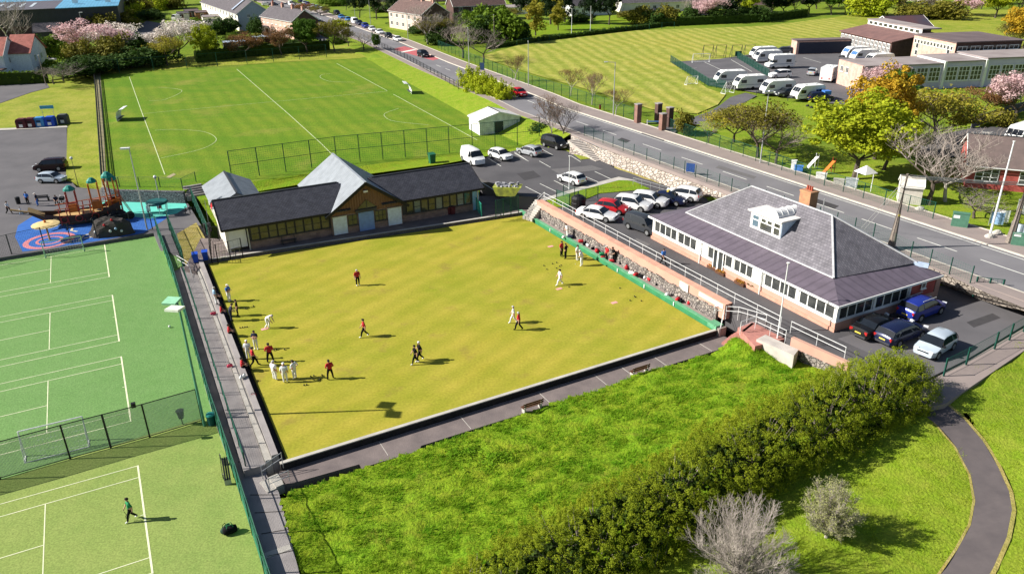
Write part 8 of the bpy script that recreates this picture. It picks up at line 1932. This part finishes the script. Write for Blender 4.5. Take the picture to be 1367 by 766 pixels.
ga2 = math.degrees(math.atan2((g(113,336,-.8)-g(61,345,-.8)).y, (g(113,336,-.8)-g(61,345,-.8)).x)); goal((87, 340), -.79, ga2, (g(113,336,-.8)-g(61,345,-.8)).length, 1.9, 'green framed goal at far end of tennis lawns', dep=.9, m=mat('pale_green_steel', (.35,.55,.40), .5))
goal((936, 83.5), YZ, 5, 4.0, 1.9, 'white goal frame at the head of ball court', dep=.8); goal((924, 113), ROAD_Z+.1, 25, 2.6, 1.6, 'small white goal left of ball court fence', dep=.8); goal((974, 125), ROAD_Z+.1, 30, 2.2, 2.2, 'white and black goal frame on grass below caravans', dep=1.2)
goal((945, 30), ROAD_Z+.1, 8, 5, 2.4, 'far white goal at top of the mown field', dep=1.2)
# dugouts
def dugout(px, label, rz):
    t = thing('dugout', label, 'dugout', g(px[0], px[1], FZ), rad(rz)); prof = [(0, 0), (-.05, .9), (.1, 1.6), (.6, 2.05), (1.3, 2.15)]
    b = MB(); L_ = 3.2
    for i in range(4):
        (x0, z0), (x1, z1) = prof[i], prof[i+1]; v, f = slab([(x0, -L_/2, z0), (x1, -L_/2, z1), (x1, L_/2, z1), (x0, L_/2, z0)], .07); b.add(v, f)
    b.build('shell', WHITEP, t, fix=True); MB().box(.08, .5, -L_/2+.1, L_/2-.1, .40, .46).build('seat', DARKG, t)
dugout((160, 160), 'curved white dugout on left touchline', 10); dugout((548, 124), 'white dugout on right side of pitch', 195)
# street cabinets, tank, skip, pillars, chest
def cabinet(px, label, w=1.3, h=1.4, m=None, rz=-28, z=ROAD_Z+.14):
    t = thing('street_cabinet', label, 'cabinet', g(px[0], px[1], z), rad(rz)); MB().box(-w/2, w/2, -.25, .25, 0, h).build('body', m or mat('cabinet_green', (.09,.22,.15), .6), t)
    MB().box(-w/2-.03, w/2+.03, -.29, .29, h, h+.07).build('top', m or mat('cabinet_green', (.09,.22,.15)), t); MB().box(-w/2+.08, -.1, -.265, -.252, .9, 1.2).build('notice', WHITE, t)
cabinet((1280, 302), 'green roadside cabinet left of white lamp post', 1.5, 1.4); cabinet((1361, 327), 'green roadside cabinet at right edge of picture', 1.5, 1.1); cabinet((1362, 285), 'grey meter cabinet before red bungalow', .8, 1.4, mat('cabinet_grey', (.42,.42,.42), .6))
tk = thing('water_tank', 'black ribbed plastic tank beside the parked white saloon', 'tank', g(772, 279, 1.97)); MB().lathe([(.80, 0), (.85, .05), (.85, .4), (.82, .44), (.85, .48), (.85, .85), (.82, .89), (.85, .93), (.85, 1.35), (.6, 1.6), (.25, 1.68)], 16).build('body', BLACK, tk); MB().lathe([(.25, 1.68), (.25, 1.78)], 10).build('lid', BLACK, tk)
skp = thing('skip', 'yellow green skip full of rubbish on car park', 'skip', g(678, 261, 1.92), rad(-10)); b = MB(); b.wall_xz([(-1.3, .15), (1.0, .15), (1.75, 1.25), (-1.75, 1.25)], -.85, .85); b.build('body', mat('skip_yellow', (.38,.42,.06), .6, (.20,.22,.05), 2), skp)
rb_ = MB(); rnd = random.Random(8)
for _ in range(26): rb_.obox((rnd.uniform(-1.3, 1.3), rnd.uniform(-.6, .6), rnd.uniform(1.2, 1.5)), rnd.uniform(.2, .6), rnd.uniform(.15, .4), rnd.uniform(.1, .3), rnd.uniform(0, 3))
rb_.build('rubbish', mat('rubbish_mix', (.55,.55,.58), .8, (.03,.03,.05), 1.6, 1.0), skp)
for i, (x, y, h, lb) in enumerate(((851, 164, 2.9, 'brown brick gate pillar, left of the drive'), (878, 163, 2.9, 'brown brick gate pillar at back of drive'), (884, 174, 2.5, 'short brown brick pillar on the pavement edge'), (893, 169, 2.9, 'brown brick gate pillar nearest the olive tree'))):
    t = thing('gate_pillar', lb, 'pillar', g(x, y, ROAD_Z+.1), rad(25)); MB().box(-.42, .42, -.42, .42, 0, h).build('shaft', BRICKD if i % 2 else brick('brown_brick%d' % i, (.22,.10,.075), (.28,.13,.095), (.2,.16,.14)), t); MB().box(-.48, .48, -.48, .48, h, h+.12).build('cap', CONC, t)
bt = thing('drive_barrier', 'low blue barrier across the school drive', 'barrier', g(875, 167, ROAD_Z+.12), rad(-5)); MB().box(-1.4, 1.4, -.05, .05, .45, .65).build('rail', mat('barrier_blue', (.10,.25,.55), .5), bt)
for x in (-1.3, 1.3): MB().box(x-.06, x+.06, -.06, .06, 0, .8).build('post', WHITE, bt)
lb2 = thing('red_post_box', 'small red box post by the field fence', 'post', g(801, 146, ROAD_Z+.15)); MB().box(-.15, .15, -.15, .15, 0, .75).build('body', mat('red_box', (.25,.03,.02), .6), lb2); MB().box(-.18, .18, -.18, .18, .75, .82).build('cap', BRICKD, lb2)
# climbing frames at the school field
for i, x in enumerate((945, 962, 983, 1000)):
    t = thing('play_gym', ['grey climbing frame left of three by field', 'grey climbing frame second along field edge', 'green panelled climbing frame third along', 'grey climbing frame nearest the caravans'][i], 'climbing frame', g(x, 78, ROAD_Z), rad(6), 'climbing frames on the school field')
    for a, c in (((-1.2, 0, 0), (-1.2, 0, 3.0)), ((1.2, 0, 0), (1.2, 0, 3.0)), ((-1.2, 0, 3.0), (1.2, 0, 3.0)), ((-1.2, 1.5, 0), (-1.2, 0, 3.0)), ((1.2, 1.5, 0), (1.2, 0, 3.0)), ((-1.2, 0, .5), (1.2, 0, .5))): MB().tube(a, c, .05).build('bar', DARKG, t)
    if i == 2: MB().box(-.4, 1.1, -.06, .06, .5, 1.6).build('panel', GREENP, t)
# planters along the clubhouse front
FLO = leafmat('flowers', (.55,.16,.03), (.16,.20,.03), .2, 0)
for i, (x, y, lb) in enumerate(((938, 350, 'planter of orange flowers nearest clubhouse glass doors left'), (951, 359, 'planter of red flowers left of the glass doors'), (962, 366, 'planter of yellow flowers before the glass doors'), (988, 380, 'planter of mixed flowers right of the doors'), (1001, 384, 'dark shrub planter near the drainpipe'))):
    p = g(x, y, 1.92); t = thing('flower_planter', lb, 'planter', p, rad(-63), 'planters along the clubhouse front'); MB().box(-.6, .6, -.2, .2, 0, .28).build('trough', WOOD, t)
    rng = np.random.default_rng(i); cs = [(rng.uniform(-.5, .5), rng.uniform(-.15, .15), .34) for _ in range(24)]; V, F_ = leaves_np(rng, cs, np.full(24, .16), 16, .09, up=.8); link('flowers', np_mesh('flowers', V, F_, FLO if i < 4 else L_GARDEN), t)
# ---------------- play area: pirate ship, rock, roundabout, springers
ORG = mat('ship_orange', (.60,.16,.02), .6); REDM = mat('ship_red', (.36,.05,.035), .6); TEALP = mat('ship_teal', (.008,.22,.18), .5); BRNP = mat('ship_brown', (.075,.045,.03), .8); TAN = mat('ship_tan', (.50,.33,.14), .7)
S0p, S1p = g(72, 302, PLAY), g(152, 290, PLAY); ship = thing('pirate_ship', 'orange and brown pirate ship climbing frame with teal roofs', 'play frame', S0p, math.atan2((S1p-S0p).y, (S1p-S0p).x)); SL = (S1p-S0p).length
hb = MB(); hb.v = []; n = 9
prof = [(-2.2, .12, 1.9, 2.3), (-.8, .75, 1.0, 1.9), (1.0, 1.15, .3, 1.5), (3.2, 1.35, .2, 1.35), (5.5, 1.35, .2, 1.45), (SL, 1.2, .3, 1.9), (SL+1.0, 1.0, .5, 2.2)]
for x, w, z0, z1 in prof: hb.v += [(x, -w, z1), (x, -w*.8, z0), (x, w*.8, z0), (x, w, z1)]
for i in range(len(prof)-1):
    for k in range(3): hb.f.append((i*4+k, i*4+k+1, (i+1)*4+k+1, (i+1)*4+k))
hb.f += [(0, 1, 2, 3), tuple((len(prof)-1)*4+k for k in (3, 2, 1, 0))]; hb.m = [0]*len(hb.f); hb.build('hull', BRNP, ship)
MB().box(.2, SL+.6, -1.0, 1.0, 1.15, 1.25).build('deck', TAN, ship)
b = MB(); b.bar((-2.3, 0, 2.2), (-4.0, 0, 2.8), .2, .18); b.build('bowsprit', TAN, ship)
b = MB(); b.quad((-2.2, -.9, 2.5), (-2.2, .9, 2.5), (-.6, .9, 1.6), (-.6, -.9, 1.6)); b.quad((-2.2, -.9, 2.55), (-2.2, .9, 2.55), (-.6, .9, 1.65), (-.6, -.9, 1.65)); b.build('bow_panel', TAN, ship)
rnd = random.Random(4)
for k, (x, zt, rz_, rr) in enumerate(((2.6, 4.2, 4.8, .70), (5.2, 4.8, 5.4, .60), (7.4, 4.8, 5.4, .60), (SL+.3, 5.2, 5.9, .72))):
    for sx in (-.5, .5):
        for sy in (-.75, .75): MB().tube((x+sx, sy, .1), (x+sx, sy, zt), .07).build('mast_post', REDM if k % 2 == 0 else ORG, ship)
    MB().lathe([(rr, zt), (rr*.9, zt+.25), (.25, rz_-.05), (.05, rz_)], 8, (x, 0, 0)).build('teal_roof', TEALP, ship)
    MB().box(x-.5, x+.5, -.78, -.70, 1.6, 2.6).build('side_panel', ORG, ship); MB().box(x-.5, x+.5, .70, .78, 1.6, 2.4).build('side_panel', ORG if k % 2 else REDM, ship); MB().box(x-.55, x+.55, -.7, .7, 2.2, 2.3).build('platform', BRNP, ship)
for x in (1.0, 1.8, 3.6, 4.4, 6.2): 
    for y in (-1.15, 1.15): MB().tube((x, y, .3), (x, y, 2.4), .06).build('rail_post', REDM, ship)
for y in (-1.15, 1.15): MB().tube((.6, y, 2.3), (SL+.8, y, 2.5), .05).build('handrail', ORG, ship)
for x, y in ((1.4, -1.22), (3.0, -1.40), (4.8, -1.40)):
    b = MB()
    for k in range(14): a0, a1 = 2*math.pi*k/14, 2*math.pi*(k+1)/14; b.tube((x+.38*math.cos(a0), y, .95+.38*math.sin(a0)), (x+.38*math.cos(a1), y, .95+.38*math.sin(a1)), .06, n=5)
    b.build('porthole', REDM, ship)
b = MB()
for k in range(6):
    z = .3+k*.35; b.tube((SL+1.0+k*.05, -.9, z), (SL+1.0+k*.05, .9, z), .03, n=4)
for y in (-.9, -.3, .3, .9): b.tube((SL+2.2, y, .1), (SL+.9, y, 3.4), .03, n=4)
b.build('climbing_net', ORG, ship)
for k in range(5):
    b = MB().lathe([(.2, -.14), (.48, -.14), (.52, 0), (.48, .14), (.2, .14)], 14); b.xf(Matrix.Translation((4.6+k*1.0, -1.75, .5)) @ Matrix.Rotation(math.pi/2, 4, 'X')); b.build('tyre', TYRE, ship)
def lump(name, label, cat, px, z, sx, sy, sz, m, seed, rz=0, chip=None):
    t = thing(name, label, cat, g(px[0], px[1], z), rad(rz)); b = MB(); n, k = 22, 10
    for i in range(k+1):
        th = .5*math.pi*i/k
        for j in range(n):
            a = 2*math.pi*j/n; d = Vector((math.cos(a)*math.cos(th), math.sin(a)*math.cos(th), math.sin(th))); r_ = 1 + .22*noise.noise(d*1.8 + Vector((seed, 0, 0))) + .08*noise.noise(d*5)
            b.v.append((d.x*sx*r_, d.y*sy*r_, d.z*sz*min(1.05, r_)))
    for i in range(k): b.f += [(i*n+j, i*n+(j+1) % n, (i+1)*n+(j+1) % n, (i+1)*n+j) for j in range(n)]
    b.m = [0]*len(b.f); b.build('rock', m, t); 
    if chip:
        for (x, y, zz, c) in chip: MB().ball((x, y, zz), .16, 8).build('climbing_hold', c, t, True)
    return t
lump('climbing_boulder', 'dark climbing boulder with coloured holds on blue rubber', 'boulder', (150, 312), PLAY, 2.5, 1.35, 2.1, mat('dark_rock', (.075,.065,.06), .95, (.04,.035,.033), 1.2, 1, .5, 4), 2.0, 10, [(-1.5, -.95, .7, WHITEH), (.3, -1.36, .8, WHITEH), (.9, -1.2, 1.0, LBLUEC), (-.3, -1.1, 1.5, REDC), (.5, -.7, 1.95, REDC), (1.4, -.95, .6, WHITEH)])
lump('tunnel_mound', 'black glossy rubber mound at stern of pirate ship', 'play mound', (146, 292), PLAY, 2.2, 1.0, 1.5, mat('black_rubber', (.014,.014,.016), .35), 7.0, 10)
sw = thing('basket_seesaw', 'teal and white basket seat with red rider support', 'play equipment', g(212, 283, PLAY)); MB().lathe([(1.25, 1.15), (1.35, 1.35), (1.25, 1.5)], 16).build('basket_rim', mat('teal_dark', (.01,.10,.10)), sw); b = MB()
for k in range(6): a = k*1.047; b.tube((1.1*math.cos(a), 1.1*math.sin(a), .0), (1.28*math.cos(a), 1.28*math.sin(a), 1.3), .05, n=5)
b.build('legs', WHITEP, sw); MB().obox((.2, 0, .75), .3, .4, .5).build('red_seat', REDC, sw); MB().obox((-1.1, -.3, .6), .15, .8, .9).build('white_panel', WHITEP, sw)
rbt = thing('umbrella_roundabout', 'yellow canopied post over pink ring on blue rubber', 'play equipment', g(66.5, 320, PLAY)); MB().tube((0,0,0), (0,0,1.9), .12, .09).build('post', TAN, rbt); MB().lathe([(1.5, 1.85), (1.5, 1.95), (.9, 2.1), (.1, 2.15)], 14).build('canopy', mat('pale_yellow', (.72,.55,.25), .6), rbt); MB().lathe([(.16, 2.1), (.1, 2.4)], 8).build('finial', ORG, rbt)
bk_ = thing('spring_rider', 'black play bike by the pavilion side fence', 'play equipment', g(254, 285, PLAY)); b = MB()
for k in range(3): b.tube((-.6+k*.6, 0, 0), (-.5+k*.55, 0, .9), .05)
b.tube((-.6, 0, .5), (.8, 0, .6), .06); b.tube((-.5, -.3, .9), (-.5, .3, .9), .04); b.build('frame', BLACK, bk_); MB().obox((.1, 0, .75), .5, .25, .12).build('seat', BLACK, bk_)
pm = thing('pushchair', 'dark pushchair parked behind the pirate ship', 'pushchair', g(84, 271, PLAY)); MB().obox((0,0,.65), .55, .45, .35, 0, .3).build('seat', BLACK, pm); b = MB()
for x in (-.3, .3): b.tube((x, -.3, .1), (x, .35, 1.05), .02)
b.build('frame', GALV, pm)
for x in (-.3, .3):
    for y in (-.28, .28): q = MB().lathe([(.12, -.03), (.12, .03)], 10); q.xf(Matrix.Translation((x, y, .12)) @ Matrix.Rotation(math.pi/2, 4, 'Y')); q.build('wheel', TYRE, pm)
# pavilion side gate, condenser, pen
fence('side_pen', 'black steel pen at left corner of pavilion', 'gate', [g(*q, .24) for q in ((283, 349), (281, 322), (293, 321))], 1.7, 1.0, .04, BLACK, .2, .012, BLACK, (1.0, .1), .03)
fence('corner_gate', 'galvanised gate closing the pavilion left corner', 'gate', [g(*q, .24) for q in ((291, 349), (324, 340))], 1.9, 1.6, .04, BLACK, .5, .012, GALV, (1.0, .5), .02)
ac = thing('condenser', 'dark air conditioner unit on pavilion end wall', 'condenser', g(278, 310, .24), rad(26)); MB().box(-.4, .4, -.25, .25, .1, 1.1).build('body', DARKG, ac); MB().tube((0, -.26, .6), (0, -.27, .6), .32, n=14).build('fan', BLACK, ac)
fence('side_handrail', 'black pipe handrail along pavilion end wall', 'railing', [g(*q, .24) for q in ((276, 283), (281, 312))], 1.5, 2.0, .03, DARKG, None, rails=(1.0, .5), rail_r=.025, square=False)
# garden things beside the road on the right
wsh = thing('pale_shed', 'pale timber shed between lime tree and bare tree', 'shed', g(1198, 271, ROAD_Z+.12), rad(-22)); gable_house(wsh, 2.3, 2.4, 2.0, 2.8, mat('pale_boards', (.66,.62,.55), .8, (.56,.52,.46), 2), mat('pale_boards', (.66,.62,.55)), .12)
can = thing('garden_canopy', 'white peaked garden canopy under lime tree', 'canopy', g(1152, 252, ROAD_Z+.12), rad(-25)); MB().lathe([(1.3, 2.0), (.7, 2.4), (.05, 2.8)], 4).build('canopy', WHITE, can)
for x in (-.85, .85):
    for y in (-.85, .85): MB().tube((x, y, 0), (x, y, 2.03), .04).build('leg', WHITEP, can)
def small_box(nm, px, label, sx, sy, sz, m, cat, rz=-25):
    t = thing(nm, label, cat, g(px[0], px[1], ROAD_Z+.12), rad(rz)); MB().box(-sx/2, sx/2, -sy/2, sy/2, 0, sz).build('body', m, t); MB().box(-sx/2-.04, sx/2+.04, -sy/2-.04, sy/2+.04, sz, sz+.08).build('lid', m, t)
small_box('storage_box', (1136, 249), 'grey storage box beside white garden canopy', 1.3, .8, .9, mat('grey_plastic', (.42,.45,.48), .6), 'box'); small_box('storage_box', (1096, 238), 'white chest by pavement under lime tree', 1.2, .7, .6, WHITE, 'box'); small_box('noticeboard_box', (1059, 226), 'white and black box behind pavement railings', .6, .6, 1.1, WHITE, 'box'); small_box('blue_table', (1066, 228), 'small bright blue table beside white box', 1.0, .6, .6, BLUEC, 'table'); small_box('garden_trough', (1120, 246), 'pale stone trough at kerb under lime tree', 1.3, .5, .6, CONC_L, 'trough')
for x, y, lb, m in ((1107, 231, 'red and orange children slide under lime tree', ORG), (1085, 225, 'small white slide on nursery lawn', WHITE)):
    t = thing('garden_slide', lb, 'slide', g(x, y, ROAD_Z+.12), rad(20)); b = MB(); b.bar((-.9, 0, .15), (.5, 0, 1.5), .5, .06); b.build('chute', m, t)
    for yy in (-.25, .25): MB().tube((.5, yy, 0), (.5, yy, 1.9), .05).build('leg', REDM if m is ORG else WHITEP, t)
for x, y, lb, m in ((1329, 302, 'striped blue banner tied near white lamp post', mat('banner_blue', (.25,.40,.62), .7)), (1336, 299, 'white pennant cloth beside the blue banner', WHITE), (1356, 318, 'pale blue banner by the right hand cabinet', mat('banner_pale', (.6,.7,.8), .7))):
    t = thing('banner', lb, 'banner', g(x, y, ROAD_Z+.12), rad(-28)); b = MB(); n = 8
    for k in range(n): x0, x1 = -.6+1.2*k/n, -.6+1.2*(k+1)/n; b.quad((x0, .08*math.sin(k), .2), (x1, .08*math.sin(k+1), .2), (x1, .08*math.sin(k+1), 1.5), (x0, .08*math.sin(k), 1.5))
    b.build('cloth', m, t, fix=False); MB().tube((-.65, 0, 0), (-.65, 0, 1.7), .03).build('post', GALV, t)
for x, y, lb in ((1321, 317, 'pale boulder at foot of white lamp post'), (1331, 312, 'pale boulder right of white lamp post'), (1228, 280, 'small pale boulder under the bare tree')): lump('boulder', lb, 'boulder', (x, y), ROAD_Z+.1, .5, .4, .4, CONC_L, x*.1)
lump('boulder', 'dark rock sitting on the pale rubble bank', 'boulder', (847, 213), 2.8, .5, .45, .7, mat('dark_rock', (.075,.065,.06)), 1.0); lump('boulder', 'dark jagged rock at lower end of rubble bank', 'boulder', (934, 246), 2.5, .7, .5, .7, mat('dark_rock', (.075,.065,.06)), 3.0)
lump('rockery', 'grey stone heap on grass beside bungalow yard', 'rock heap', (1312, 180), ROAD_Z+.05, 2.2, 1.0, .5, CONC_L, 9.0)
for i, (x, y) in enumerate(((1078, 142), (1083, 144), (1092, 143), (1100, 141), (1104, 139))): lump('lawn_rock', 'dark stone dotted on grass edge by navy pickup', 'stone', (x, y), ROAD_Z+.05, .3, .3, .3, BLACK, float(i)); bpy.data.objects[-1]
for o in bpy.data.objects:
    if o.get('label') == 'dark stone dotted on grass edge by navy pickup': o['group'] = 'stones on the school lawn edge'
for x, y, lb, px2 in ((1141, 120, 'picnic bench by pink brick school end', 0),):
    bench(g(x, y, YZ), 100, lb, TAN)
